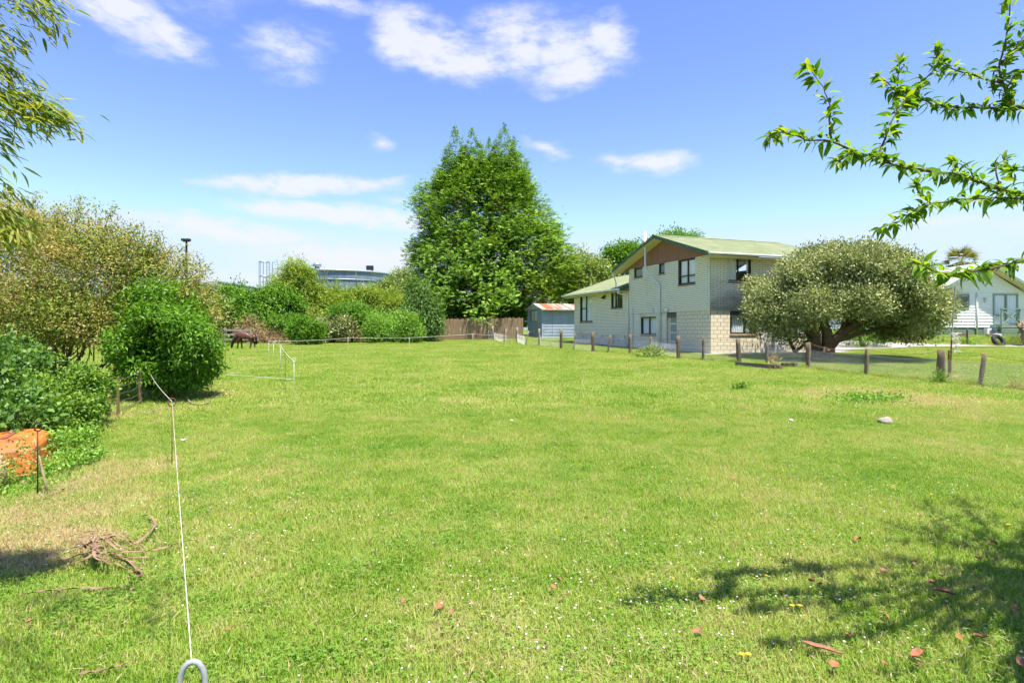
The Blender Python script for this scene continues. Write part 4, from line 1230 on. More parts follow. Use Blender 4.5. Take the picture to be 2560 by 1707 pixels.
# ------------------------------------------------------------------ hedgerow and trees behind
def hedge():
    hr = random.Random(99)
    def el(px, py, hw_, hh, Y, dep=.8):
        k = Y / F; c = P(px, py, Y)
        return (tuple(c), (hw_ * k, hw_ * k * dep, hh * k))
    def B(name, label, cat, mt, seed, Y, parts, per=14, L=.26, W=.09, cr=.26, group=None, bark='bark', lump=.2, up=.3, droop=0., rnd=.8, extra=None, lo=.55, tmix=.5):
        bl = []
        for (px, py, hw_, hh, n) in parts:
            c, r = el(px, py, hw_, hh, Y)
            bl.append((c, r, n))
            for _ in range(6):
                a = hr.uniform(-.4, 3.5); q = hr.uniform(.85, 1.12); w = hr.uniform(.2, .38)
                bl.append(((c[0] + math.cos(a) * r[0] * q, c[1] - hr.uniform(0, .7) * r[1], c[2] + math.sin(a) * r[2] * q), (r[0] * w, r[1] * w, r[2] * w * .8), int(n * .05)))
        c = bl[0][0]
        base = (c[0], c[1], gz(c[0], c[1]) - .05)
        def ex(rng):
            return extra(rng, Y) if extra else []
        return bush(name, label, cat, base, bl, LM[mt], seed, dens=1.7, per=per, L=L, W=W, cr=cr, group=group, lump=lump * 1.4, up=up, droop=droop, rnd=rnd, bark=bark, extra=ex, lo=lo, tmix=tmix)
    def plumes(tips):
        """upright leafy shoots: (column, row of tip, row of foot, width)"""
        def f(rng, Y):
            out = []
            for (px, p0, p1, w) in tips:
                n = 46
                ff = rng.random(n)
                c = np.array([P(px + rng.normal(0, w) * (.25 + .75 * a), p0 + (p1 - p0) * a, Y + rng.normal(0, .3)) for a in ff])
                nn = nrm(rng.normal(0, 1, (n, 3)) + [0, 0, .3])
                out.append(leaf_cloud(rng, c, nn, 8, .12, .26, .07, .5, .7, 0.))
            return out
        return f
    G1 = 'bamboo clumps behind the paling fence'
    B('bamboo_clump', 'tall bamboo clump in front of the steel tank ladder', 'bamboo', 'bamboo', 41, 49.5, [(745, 745, 56, 68, 420), (720, 775, 56, 46, 200), (790, 780, 54, 44, 220), (760, 797, 86, 24, 160)], per=20, L=.34, W=.06, cr=.3, droop=.45, up=.1, bark='culm',
      extra=plumes([(752, 672, 730, 14), (720, 686, 740, 16), (780, 682, 735, 16), (700, 706, 750, 14), (798, 706, 755, 10), (735, 676, 730, 12)]))
    B('bamboo_clump', 'lower bamboo clump in front of the middle of the tank', 'bamboo', 'bamboo', 42, 50, [(850, 778, 46, 46, 280), (875, 792, 48, 30, 150)], per=20, L=.34, W=.06, cr=.3, droop=.45, up=.1, bark='culm', extra=plumes([(842, 700, 755, 9), (862, 730, 765, 10), (822, 728, 765, 8), (885, 738, 770, 10)]))
    B('bamboo_clump', 'bushy bamboo clump below the edge of the tank beside the olive tree', 'bamboo', 'bamboo', 43, 49.5, [(930, 776, 52, 44, 300), (965, 784, 46, 36, 140)], per=20, L=.34, W=.06, cr=.3, droop=.45, up=.1, bark='culm', extra=plumes([(912, 728, 765, 12), (940, 724, 765, 12), (965, 724, 765, 10), (985, 716, 770, 10)]))
    B('olive_tree', 'dull olive green tree between the tank and the cypress', 'tree', 'olive', 44, 54, [(1000, 735, 46, 46, 320), (1010, 775, 50, 50, 260)], per=14)
    B('feathery_shrub', 'feathery upright shrub with pale green shoots by the horse', 'shrub', 'fresh', 45, 49, [(592, 765, 36, 45, 220)], extra=plumes([(585, 725, 780, 8), (598, 728, 780, 8), (610, 738, 790, 8), (572, 745, 790, 10), (590, 735, 780, 12)]))
    B('climbing_vine', 'mound of climbing vine behind the grazing horse', 'vine', 'fresh', 46, 47, [(645, 795, 62, 42, 360), (630, 765, 30, 26, 130), (690, 800, 50, 36, 200), (700, 765, 45, 36, 170)], L=.24, W=.13)
    B('privet_bush', 'mixed green bush between the bronze shrub and the rail yard', 'bush', 'olive', 47, 46, [(535, 800, 50, 46, 300), (500, 770, 40, 40, 160)], L=.22, W=.09)
    B('round_bush', 'small round bright green bush standing alone in the paddock', 'bush', 'dense', 48, 41.5, [(768, 836, 36, 30, 330), (750, 818, 22, 20, 110)], per=15, L=.16, W=.08, cr=.16, lump=.1, lo=.45)
    B('grey_bush', 'grey green bush against the paling fence beside the round bush', 'bush', 'silver', 49, 45.2, [(835, 822, 38, 24, 240), (862, 812, 18, 14, 80)], per=14, L=.2, W=.1, cr=.18)
    B('arching_shrub', 'light green shrub arching over the top of the paling fence', 'shrub', 'fresh', 50, 46.0, [(880, 788, 44, 20, 220), (925, 808, 26, 14, 90), (950, 826, 16, 10, 40)], L=.2, W=.07)
    B('bramble_bush', 'tangled bramble bush hiding the middle of the paling fence', 'bush', 'weed', 51, 45.0, [(985, 822, 52, 32, 360), (1010, 838, 34, 18, 120), (965, 838, 40, 16, 100)], L=.2, W=.08, per=14)
    B('hanging_vine', 'dark curtain of vine hanging below the cypress over the fence', 'vine', 'vine', 52, 46.6, [(1042, 780, 26, 62, 420), (1065, 800, 26, 46, 240), (1085, 800, 16, 44, 130), (1030, 815, 22, 34, 160)], L=.24, W=.06, droop=1.2, up=0, rnd=.5)
    B('dry_brush', 'heap of dry brown brush behind the horse', 'brush', 'drybrush', 53, 45.2, [(650, 850, 40, 18, 220), (628, 826, 18, 24, 100), (700, 853, 36, 10, 110)], L=.5, W=.03, per=16, bark='twig', rnd=1.4)
    B('low_hedge', 'low leafy hedge along the paling fence beside the round bush', 'hedge', 'fresh', 54, 45.6, [(710, 812, 30, 16, 150), (735, 815, 24, 12, 90)], L=.2, W=.09)
    B('tangled_hedge', 'continuous tangled hedge filling the back boundary behind the paling fence', 'hedge', 'olive', 60, 51.5, [(600, 800, 70, 40, 200), (690, 790, 60, 46, 200), (820, 790, 70, 44, 220), (900, 795, 60, 40, 200), (1000, 790, 60, 46, 200), (540, 790, 60, 46, 160)], L=.3, W=.1, cr=.3)
    G2 = 'trees behind the house'
    B('puka_tree', 'yellow green rounded tree behind the wing of the house', 'tree', 'olive', 55, 60, [(1445, 705, 62, 62, 420), (1495, 735, 50, 40, 200), (1420, 730, 40, 50, 170)], L=.34, W=.14, cr=.34)
    B('flat_topped_tree', 'bright green flat topped tree rising behind the house gable', 'tree', 'fresh', 56, 62, [(1570, 640, 44, 22, 260), (1545, 665, 40, 18, 160), (1600, 660, 50, 26, 200)], L=.32, W=.12, cr=.3, lump=.3)
    B('hidden_tree', 'tree whose top just shows above the house ridge', 'tree', 'fresh', 57, 58, [(1690, 612, 46, 24, 170), (1670, 640, 60, 40, 150)], L=.3, W=.12, cr=.3, lump=.3)
    B('far_bush', 'green bush seen through the gap under the bronze shrub', 'bush', 'fresh', 58, 44, [(300, 800, 120, 40, 420), (180, 800, 100, 44, 300), (420, 800, 90, 44, 300)], L=.26, W=.1)
    B('far_bush', 'green bush at the far end of the neighbouring paddock', 'bush', 'dense', 59, 46, [(60, 800, 110, 50, 380), (-80, 800, 110, 60, 300)], L=.26, W=.1)
    # tall dry flower stalks standing out of the bamboo and the vine
    for i, (px, p0, p1, Y, lab) in enumerate(((799, 646, 700, 49, 'thin dry stalk rising above the bamboo beside the tank vent'), (811, 654, 700, 49, 'bent dry stalk above the bamboo'), (891, 669, 720, 49, 'pale dead stalk standing in front of the tank'), (632, 718, 760, 47, 'dark dead stalk on top of the vine mound'), (615, 722, 760, 48, 'thin dead stalk beside the feathery shrub'), (645, 718, 760, 48, 'thin bare stalk between the vine mound and the tank ladder'))):
        a, b = P(px, p1, Y), P(px - 3, p0, Y)
        o = MB().tube([a - a, (b - a) * .5 + Vector((.06, 0, 0)), b - a], [.03, .022, .006], 5).build('dry_stalk', M['twig'], None, True, a)
        tag(o, lab, 'stalk')
hedge()

def palm():
    rng = np.random.default_rng(61)
    c = P(2402, 655, 50)
    base = Vector((c.x, c.y, gz(c.x, c.y)))
    o = thing('palm_tree', 'fan palm whose head shows above the white house roof', 'palm', base)
    qs = []
    for i in range(44):
        a = rng.random() * 6.28; e = rng.uniform(-.5, 1.35)
        d = np.array([math.cos(a) * math.cos(e), math.sin(a) * math.cos(e), math.sin(e)])
        hub = np.array(c) + d * .75
        s = nrm(np.cross(d, [0, 0, 1.0])[None])[0]; n_ = np.cross(s, d)
        for j in np.linspace(-1.25, 1.25, 15):
            dd = d * math.cos(j) + s * math.sin(j) - np.array([0, 0, .25])
            qs.append(leaf_quads(hub[None], dd[None], n_[None], rng.uniform(.75, 1.05), .075))
        qs.append(leaf_quads(np.array(c)[None], d[None], n_[None], .8, .05))
    q = np.concatenate(qs) - np.array(base)
    f = link('fronds', quad_mesh('palm_fronds', q, rng.random(len(q)), LM['palm']), o); f['kind'] = 'stuff'
    MB().tube([(0, 0, 0), (.05, 0, (c.z - base.z) * .5), (0, 0, c.z - base.z)], [.22, .18, .2], 8).build('trunk', M['bark'], o, True)
palm()

# ------------------------------------------------------------------ shrubs along the boundary at the other side
def boundary():
    rd = random.Random(8)
    # the wide bronze-tipped shrub tree
    Yc = 13.6; k = Yc / F
    bl = []
    def E(px, py, hw_, hh, n, Y=Yc, dep=.8):
        c = P(px, py, Y); kk = Y / F
        bl.append((tuple(c), (hw_ * kk, max(hw_ * kk * dep, .5), hh * kk), n))
    E(90, 690, 200, 150, 620); E(250, 690, 170, 120, 520); E(390, 720, 110, 90, 300, 14.2); E(460, 770, 75, 60, 150, 14.6)
    E(-150, 700, 200, 190, 420); E(60, 800, 160, 90, 300, 13.0); E(250, 800, 150, 60, 260, 13.2); E(150, 590, 130, 60, 170); E(30, 560, 90, 55, 110); E(320, 640, 70, 50, 100)
    base = P(150, 960, 13.4); base.z = gz(base.x, base.y)
    tr = []
    stems = [((40, 985, 12.2), (10, 800, 12.6)), ((55, 985, 12.2), (60, 780, 13)), ((128, 945, 13.6), (140, 800, 13.6)), ((115, 950, 13.6), (210, 780, 13.8)), ((30, 975, 12.3), (-30, 820, 12.6)), ((140, 945, 13.6), (290, 760, 14)), ((220, 940, 13.8), (330, 720, 14)), ((235, 945, 13.8), (420, 740, 14.4)), ((60, 970, 12.5), (90, 640, 13.4)), ((130, 940, 13.8), (230, 620, 13.6))]
    for (a, b) in stems:
        A = P(*a); A.z = gz(A.x, A.y) - .05
        B_ = P(*b)
        tr.append((wiggle(rd, A, B_, 5, .05), [.055, .05, .04, .035, .025, .012]))
    for i in range(26):
        px = rd.uniform(150, 340); A = P(px, rd.uniform(880, 940), 13.4); B_ = P(px + rd.uniform(-60, 140), rd.uniform(780, 850), 13.6)
        tr.append((wiggle(rd, A, B_, 4, .05), [.016, .014, .012, .009, .004]))
    for i in range(12):
        A = P(rd.uniform(60, 130), rd.uniform(880, 930), 13); B_ = P(A.x * F / A.y + CX + rd.uniform(-120, 120), rd.uniform(780, 860), 13.2)
        tr.append((wiggle(rd, A, B_, 4, .05), [.02, .018, .014, .01, .004]))
    sh = [(90, 545, 40, 490), (60, 560, 95, 478), (170, 590, 205, 490), (150, 560, 140, 520), (230, 600, 283, 506), (290, 620, 350, 556), (330, 640, 400, 592), (400, 680, 470, 640), (430, 700, 520, 666), (470, 740, 545, 700), (260, 610, 310, 570), (360, 650, 430, 620), (20, 560, 20, 480), (120, 560, 165, 520)]
    shoots = []
    for (x0, y0, x1, y1) in sh:
        Y = Yc + rd.uniform(-.6, .6)
        pts = wiggle(rd, P(x0, y0 + 60, Y), P(x1, y1, Y), 6, .04)
        shoots.append(pts)
        tr.append((pts, [.014, .012, .01, .009, .007, .005, .003]))
    def ex(rng):
        out = []
        for pts in shoots:
            c = np.array([pts[i].lerp(pts[i + 1], f) for i in range(1, 6) for f in rng.random(7)])
            out.append(leaf_cloud(rng, c, nrm(rng.normal(0, 1, (len(c), 3)) + [.3, 0, .2]), 5, .05, .09, .032, .1, .7, .2))
        return out
    bush('bronze_shrub', 'wide straggly shrub tree with bronze pink new leaves over the wire fence', 'shrub', base, bl, LM['bronze'], 71, per=22, dens=1.55, L=.078, W=.030, cr=.13, trunk=tr, lump=.2, up=.15, rnd=.9, extra=ex, lo=.45, bark='bark', tmix=.7)
    # the dense green one in front of it
    bl.clear()
    E(425, 865, 76, 78, 640, 13.2, .8); E(468, 862, 46, 54, 240, 13.0); E(385, 900, 66, 62, 300, 12.9); E(390, 785, 78, 42, 260, 13.6); E(335, 830, 50, 50, 150, 13.3); E(455, 922, 48, 44, 180, 12.8); E(440, 785, 60, 46, 220, 13.5); E(350, 770, 60, 40, 160, 13.7); E(500, 900, 36, 40, 120, 12.9)
    for i in range(40):
        a = rd.uniform(-1.1, 4.1); rr = rd.uniform(.72, 1.12)
        E(415 + (84 if math.cos(a) > 0 else 96) * rr * math.cos(a), 870 - 92 * rr * math.sin(a), rd.uniform(10, 28), rd.uniform(8, 22), int(rd.uniform(14, 44)), 13.0 + rd.uniform(-.8, .6))
    for (px, py) in ((522, 880), (526, 862), (515, 905), (500, 930), (330, 745), (362, 728), (395, 722), (430, 730)):
        E(px, py, rd.uniform(10, 18), rd.uniform(8, 12), 16, 13.0)
    base = P(425, 975, 13.1); base.z = gz(base.x, base.y)
    bush('green_shrub', 'dense rounded shrub with glossy green leaves drooping to the grass', 'shrub', base, bl, LM['dense'], 72, per=15, L=.115, W=.046, cr=.11, lump=.12, up=0, droop=.5, rnd=.65, lo=.6)
    # ivy over the fence
    bl.clear()
    E(190, 985, 36, 52, 380, 9.2, .7); E(120, 1000, 52, 44, 340, 8.8, .7); E(170, 1040, 44, 24, 240, 8.7, .6); E(208, 1025, 22, 36, 170, 8.9, .8); E(95, 1020, 56, 32, 240, 8.4, .6); E(205, 950, 20, 22, 90, 9.2, .7); E(70, 975, 40, 24, 140, 8.9, .7)
    base = P(170, 1080, 8.9); base.z = gz(base.x, base.y)
    bush('ivy_mound', 'mound of light green ivy smothering the end of the wire fence', 'ivy', base, bl, LM['ivy'], 73, per=13, L=.055, W=.045, cr=.06, lump=.3, up=.2, rnd=.7, lo=.6)
    bl.clear()
    E(0, 1020, 70, 46, 330, 7.9, .7); E(-60, 980, 80, 80, 330, 8, .7); E(40, 1055, 50, 22, 140, 7.5, .6); E(20, 930, 40, 50, 200, 9.8, .8); E(10, 890, 40, 46, 170, 10.8, .8); E(60, 900, 30, 40, 110, 11, .8)
    base = P(10, 1110, 7.7); base.z = gz(base.x, base.y)
    bush('broadleaf_bush', 'dark broad leaved bush behind the rusty orange tub', 'bush', base, bl, LM['vine'], 74, per=11, L=.085, W=.065, cr=.09, lump=.3, up=.1, rnd=.7, lo=.5)
    # weeds round the tub
    bl.clear()
    E(20, 1232, 60, 18, 170, 6.1, .7); E(110, 1226, 50, 14, 130, 6.1, .7); E(185, 1150, 36, 20, 130, 6.9, .6); E(-70, 1200, 55, 36, 200, 6.1, .6); E(190, 1092, 34, 18, 110, 7.6, .6); E(0, 1260, 60, 22, 110, 5.7, .6)
    base = P(60, 1230, 6.2); base.z = gz(base.x, base.y)
    bush('weed_patch', 'patch of low leafy weeds growing round the rusty orange tub', 'weeds', base, bl, LM['weed'], 75, per=11, L=.045, W=.028, cr=.045, lump=.2, up=.4, rnd=.8, lo=.3, bark='twig')
    bl.clear()
    E(0, 1135, 26, 20, 45, 6.0, .5); E(14, 1165, 28, 20, 50, 5.95, .4); E(50, 1172, 26, 8, 18, 5.95, .4)
    base = P(0, 1240, 6.0); base.z = gz(base.x, base.y)
    bush('trailing_briar', 'thin briar trailing across the front of the rusty orange tub', 'briar', base, bl, LM['bronze'], 76, per=5, L=.04, W=.024, cr=.04, lo=.3, bark='twig')
boundary()

# ------------------------------------------------------------------ shed
def shed():
    Ys = 50.0
    x0 = (1355.5 - CX) / F * Ys
    zb = gz(x0 + 1, Ys) ; base = Vector((x0, Ys, CAMZ - 17 / F * Ys))
    o = thing('garden_shed', 'small blue grey corrugated iron shed with rusted red and white roof', 'shed', base, HROT)
    W, Ln = 3.5, 4.6
    ze = 51 / F * Ys + 17 / F * Ys; zr = ze + .5
    # side wall of horizontal corrugated iron
    s = MB()
    n = int(ze / .13) * 6; vs = []; fs = []
    for i in range(n + 1):
        z = -.3 + (ze + .3) * i / n
        y = -.024 * math.cos(z / .13 * 2 * math.pi)
        vs += [(0, y, z), (Ln, y, z)]
    s.add(vs, [(2 * i, 2 * i + 1, 2 * i + 3, 2 * i + 2) for i in range(n)])
    s.build('iron_wall', M['shedblue'], o, True)
    MB().box((.02, .04, -.3), (Ln, .08, ze)).box((.02, W - .08, -.3), (Ln, W, ze)).box((Ln - .05, .08, -.3), (Ln, W - .08, ze)).build('frame', M['greypost'], o)
    # gable wall: lapped boards with a window opening
    wz0, wz1, wy0, wy1 = 1.28, 2.2, 1.0, 2.75
    i = 0; z = -.25
    while z < ze:
        z1 = min(z + .145, ze)
        segs = [(0.0, W)]
        if z1 > wz0 and z < wz1: segs = [(0.0, wy0), (wy1, W)]
        for (p, q) in segs:
            MB().prism([(-.03, p, z), (-.005, p, z1 + .01), (.02, p, z1 + .01), (.02, p, z)], (0, q - p, 0)).build('weatherboard', M['shedblue'], o)
        z = z1
    MB().prism([(-.012, -.05, ze), (-.012, W / 2, zr + .02), (-.012, W + .05, ze)], (.03, 0, 0)).build('gable_panel', M['board'], o)
    wn = MB()
    for (p, q) in ((wy0, wy0 + .06), (wy1 - .06, wy1), ((wy0 + wy1) / 2 - .03, (wy0 + wy1) / 2 + .03)):
        wn.box((-.04, p, wz0), (.03, q, wz1))
    wn.box((-.04, wy0, wz0 - .06), (.03, wy1, wz0)); wn.box((-.04, wy0, wz1), (.03, wy1, wz1 + .06))
    w = wn.build('window', M['greypost'], o)
    MB().box((.0, wy0 + .06, wz0), (.006, (wy0 + wy1) / 2 - .03, wz1)).build('pane', M['board'], w)
    MB().box((.0, (wy0 + wy1) / 2 + .03, wz0), (.006, wy1 - .06, wz1)).build('pane', M['glass'], w)
    cm = MB(); curtain(cm, 'g', (wy0 + wy1) / 2, wy1, wz0, wz1, .07, 4, .02); cm.build('curtain', M['curtain'], w, True)
    rf = MB()
    corrugated(rf, (-.15, W / 2, zr), (Ln + .2, 0, 0), (0, -(W / 2 + .34), ze - zr - .06), .085, .012)
    corrugated(rf, (-.15, W / 2, zr), (Ln + .2, 0, 0), (0, (W / 2 + .34), ze - zr - .06), .085, .012)
    r = rf.build('roof', M['shedroof'], o, True)
    for sg in (-1, 1):
        ye = W / 2 + sg * (W / 2 + .34)
        MB().prism([(-.17, W / 2, zr + .01), (-.17, ye, ze - .05), (-.17, ye, ze - .15), (-.17, W / 2, zr - .1)], (.025, 0, 0)).build('bargeboard', M['white'], r)
    MB().prism([(-.15, -.31, ze - .16), (-.15, -.31, ze - .06), (-.15, -.42, ze - .06), (-.15, -.40, ze - .15)], (Ln + .2, 0, 0)).build('gutter', M['gutter'], r)
    MB().box((-.035, -.03, -.3), (.03, .028, ze)).build('corner_post', M['shedblue'], o)
    MB().tube([(.95, -.03, ze - .1), (.95, -.03, .1)], .012, 6).build('wire_pipe', M['wire'], o)
shed()

# ------------------------------------------------------------------ white weatherboard house
def white_house():
    Yw = 40.0; k = Yw / F
    xl = (2343 - CX) * k; xa = (2452 - CX) * k
    zb = CAMZ - (839 - HZ) * k
    base = Vector((xl, Yw, zb))
    o = thing('weatherboard_house', 'single storey white weatherboard house with pale green roof', 'house', base)
    Wd = (xa - xl) * 2
    H = lambda py: (HZ - py) * k + CAMZ - zb
    X = lambda px: (px - CX) * k - xl
    ze = H(728); ov = .75
    za = CAMZ + (HZ - 654) * (Yw - ov) / F - zb
    zskirt = H(818)
    wn = [X(2369), X(2422), H(771.6), H(735.5)]
    dr = [X(2481.6), X(2544), H(811), H(735)]
    zr = lambda x: za - (za - ze) * abs(x - Wd / 2) / (Wd / 2 + .35)
    core = MB()
    wall_mesh(core, 'f', 0, Wd, zskirt, ze - .1, [wn, dr], .03, .15)
    core.box((0, .15, zskirt), (.12, 11, ze - .1)); core.box((Wd - .12, .15, zskirt), (Wd, 11, ze - .1)); core.box((.12, 10.88, zskirt), (Wd - .12, 11, ze - .1)); core.box((.12, .15, zskirt), (Wd - .12, 10.8, zskirt + .03))
    core.prism([(0, .04, ze - .1), (Wd, .04, ze - .1), (Wd / 2, .04, zr(Wd / 2) - .12)], (0, .1, 0))
    cw = core.build('wall', M['weather'], o)
    bh = .2; z = zskirt
    while z < za - .15:
        z1 = z + bh
        if z1 < ze - .05:
            x0, x1 = 0.0, Wd
        else:
            f = max(0, (z1 - (ze - .12)) / (za - ze)) * (Wd / 2 + .2)
            x0, x1 = f, Wd - f
        if x1 - x0 < .3: break
        segs = [(x0, x1)]
        for q in (wn, dr):
            if q[2] < z1 - .02 and q[3] > z + .02:
                segs = [s for (a, b) in segs for s in ((a, min(b, q[0])), (max(a, q[1]), b)) if s[1] - s[0] > .05]
        for (a, b) in segs:
            MB().prism([(a, -.035, z), (a, -.035, z + .02), (a, .004, z1), (a, .03, z1), (a, .03, z)], (b - a, 0, 0)).build('weatherboard', M['weather'], cw)
        z = z1
    sk = MB().box((0, .03, -1.2), (Wd, .12, zskirt - .004))
    s = sk.build('skirting', M['sagebase'], o)
    for i in range(5):
        MB().box((0, .005, zskirt - .16 * (i + 1) + .012), (Wd, .03, zskirt - .16 * i - .006)).build('board', M['sagebase'], s)
    window(o, 'f', *wn, mull=(.47,), fm='sage', bar=.07, rec=-.06, sill=None)
    window(o, 'f', *dr, mull=(.52,), trans=((0, 1, .30),), fm='sage', bar=.08, rec=-.06, sill=None, cur=((.08, .48), (.56, .95)), name='sliding_door')
    rf = MB()
    dn_ = (Wd / 2 + .35)
    corrugated(rf, (Wd / 2, -ov, za), (0, 12, 0), (-dn_, 0, ze - za), .18, .014)
    corrugated(rf, (Wd / 2, -ov, za), (0, 12, 0), (dn_, 0, ze - za), .18, .014)
    r = rf.build('roof', M['paleroof'], o, True)
    for sg in (-1, 1):
        xe = Wd / 2 + sg * dn_
        MB().prism([(Wd / 2, -ov, za + .02), (xe, -ov, ze + .02), (xe, -ov, ze - .17), (Wd / 2, -ov, za - .18)], (0, .03, 0)).build('bargeboard', M['sage'], r)
        MB().prism([(Wd / 2, -ov + .03, za - .14), (xe, -ov + .03, ze - .13), (xe, -ov + .03, ze - .15), (Wd / 2, -ov + .03, za - .16)], (0, ov - .03, 0)).build('soffit', M['soffit'], r)
        MB().prism([(xe, -ov, ze - .1), (xe, -ov, ze), (xe + sg * .11, -ov, ze), (xe + sg * .1, -ov, ze - .1)], (0, 12, 0)).build('gutter', M['white'], r)
    MB().tube([(X(2441), -.06, H(733)), (X(2441), -.06, H(838))], .055, 8).build('downpipe', M['white'], o, True)
    MB().box((X(2436), -.05, H(820)), (X(2438.5), -.012, H(801))).build('cable_duct', M['white'], o)
    lm = MB().box((X(2458), -.14, H(747)), (X(2465), -.013, H(743.5)))
    lm.tube([(X(2461.5), -.08, H(747)), (X(2461.5), -.08, H(752)), (X(2461.5), -.08, H(757))], [.09, .07, .03], 8)
    lm.build('porch_light', M['board'], o)
    # small deck with a crossed rail
    zd = H(813)
    dk = MB().box((X(2474), -1.0, zd - .16), (Wd + 2.2, -.014, zd - .03))
    d = dk.build('deck', M['sage'], o)
    for i in range(6):
        MB().box((X(2474), -1.0 + i * .16, zd - .028), (Wd + 2.2, -.86 + i * .16, zd)).build('deck_board', M['sagebase'], d)
    zt = H(774)
    for px in (2476, 2520, 2568):
        MB().box((X(px) - .05, -.98, -1.2), (X(px) + .05, -.88, zt)).build('post', M['sage'], d)
    MB().box((X(2473), -1.01, zt - .004), (Wd + 2.2, -.85, zt + .05)).build('handrail', M['sage'], d)
    MB().bar((X(2478), -.93, zd + .05), (X(2518), -.93, zt - .05), .045, .07).build('brace', M['sage'], d)
    MB().bar((X(2478), -.95, zt - .05), (X(2518), -.95, zd + .05), .045, .07).build('brace', M['sage'], d)
    for i in range(5):
        MB().box((X(2474), -.985, zd - .2 - .17 * i - .15), (Wd + 2.2, -.96, zd - .2 - .17 * i)).build('skirt_board', M['sagebase'], d)
    # things standing by it
    hp = thing('heat_pump', 'white outdoor heat pump unit standing by the white house downpipe', 'heat pump', (xl + X(2452), Yw - .55, zb))
    w_, h_ = 31 * k, 19 * k
    hb = MB().box((0, 0, .06), (w_, .3, h_))
    b_ = hb.build('case', M['white'], hp)
    fr = MB()
    for i in range(6):
        r_ = .035 + .035 * i
        pts = [(w_ * .4 + r_ * math.cos(a * math.pi / 10), -.02, h_ * .53 + r_ * math.sin(a * math.pi / 10)) for a in range(21)]
        fr.tube(pts, .008, 4)
    fr.bar((w_ * .4 - .22, -.018, h_ * .53), (w_ * .4 + .22, -.018, h_ * .53), .012, .012).bar((w_ * .4, -.018, h_ * .53 - .22), (w_ * .4, -.018, h_ * .53 + .22), .012, .012)
    fr.build('fan_grille', M['plastic'], hp)
    MB().box((w_ * .78, -.012, h_ * .6), (w_ * .95, -.002, h_ * .78)).build('badge', M['darkframe'], hp)
    MB().box((.02, .02, 0), (.12, .28, .058)).box((w_ - .12, .02, 0), (w_ - .02, .28, .058)).build('feet', M['blackmetal'], hp)
    for (px, w, hgt, m_, lab) in ((2402, 30, 9, 'post', 'brown timber offcut lying by the white house footing'), (2420, 18, 10, 'paling', 'short stack of brown boards beside the garden stake'), (2482, 18, 8, 'flax', 'pale split firewood log by the heat pump'), (2497, 14, 8, 'board', 'pale cardboard box by the deck skirting')):
        b = Vector(((px - CX) * (Yw - 1.6) / F, Yw - 1.6, 0)); b.z = gz(b.x, b.y)
        ww, hh = w * k, hgt * k
        mb = MB()
        if 'log' in lab or 'stack' in lab:
            for j in range(3):
                mb.bar((-ww / 2, .1 * j, .05 + .085 * (j % 2)), (ww / 2, .1 * j + .1, .06 + .09 * (j % 2)), .14, .08)
        else:
            mb.prism([(-ww / 2, 0, 0), (ww / 2, -.05, 0), (ww / 2, -.03, hh * .8), (ww * .2, 0, hh), (-ww / 2, 0, hh * .9)], (0, .3, 0))
        tag(mb.build('timber_offcut' if 'offcut' in lab else 'board_stack' if 'stack' in lab else 'firewood_log' if 'log' in lab else 'cardboard_box', M[m_], None, False, b), lab, 'debris')
    return xl, Yw, k
white_house()

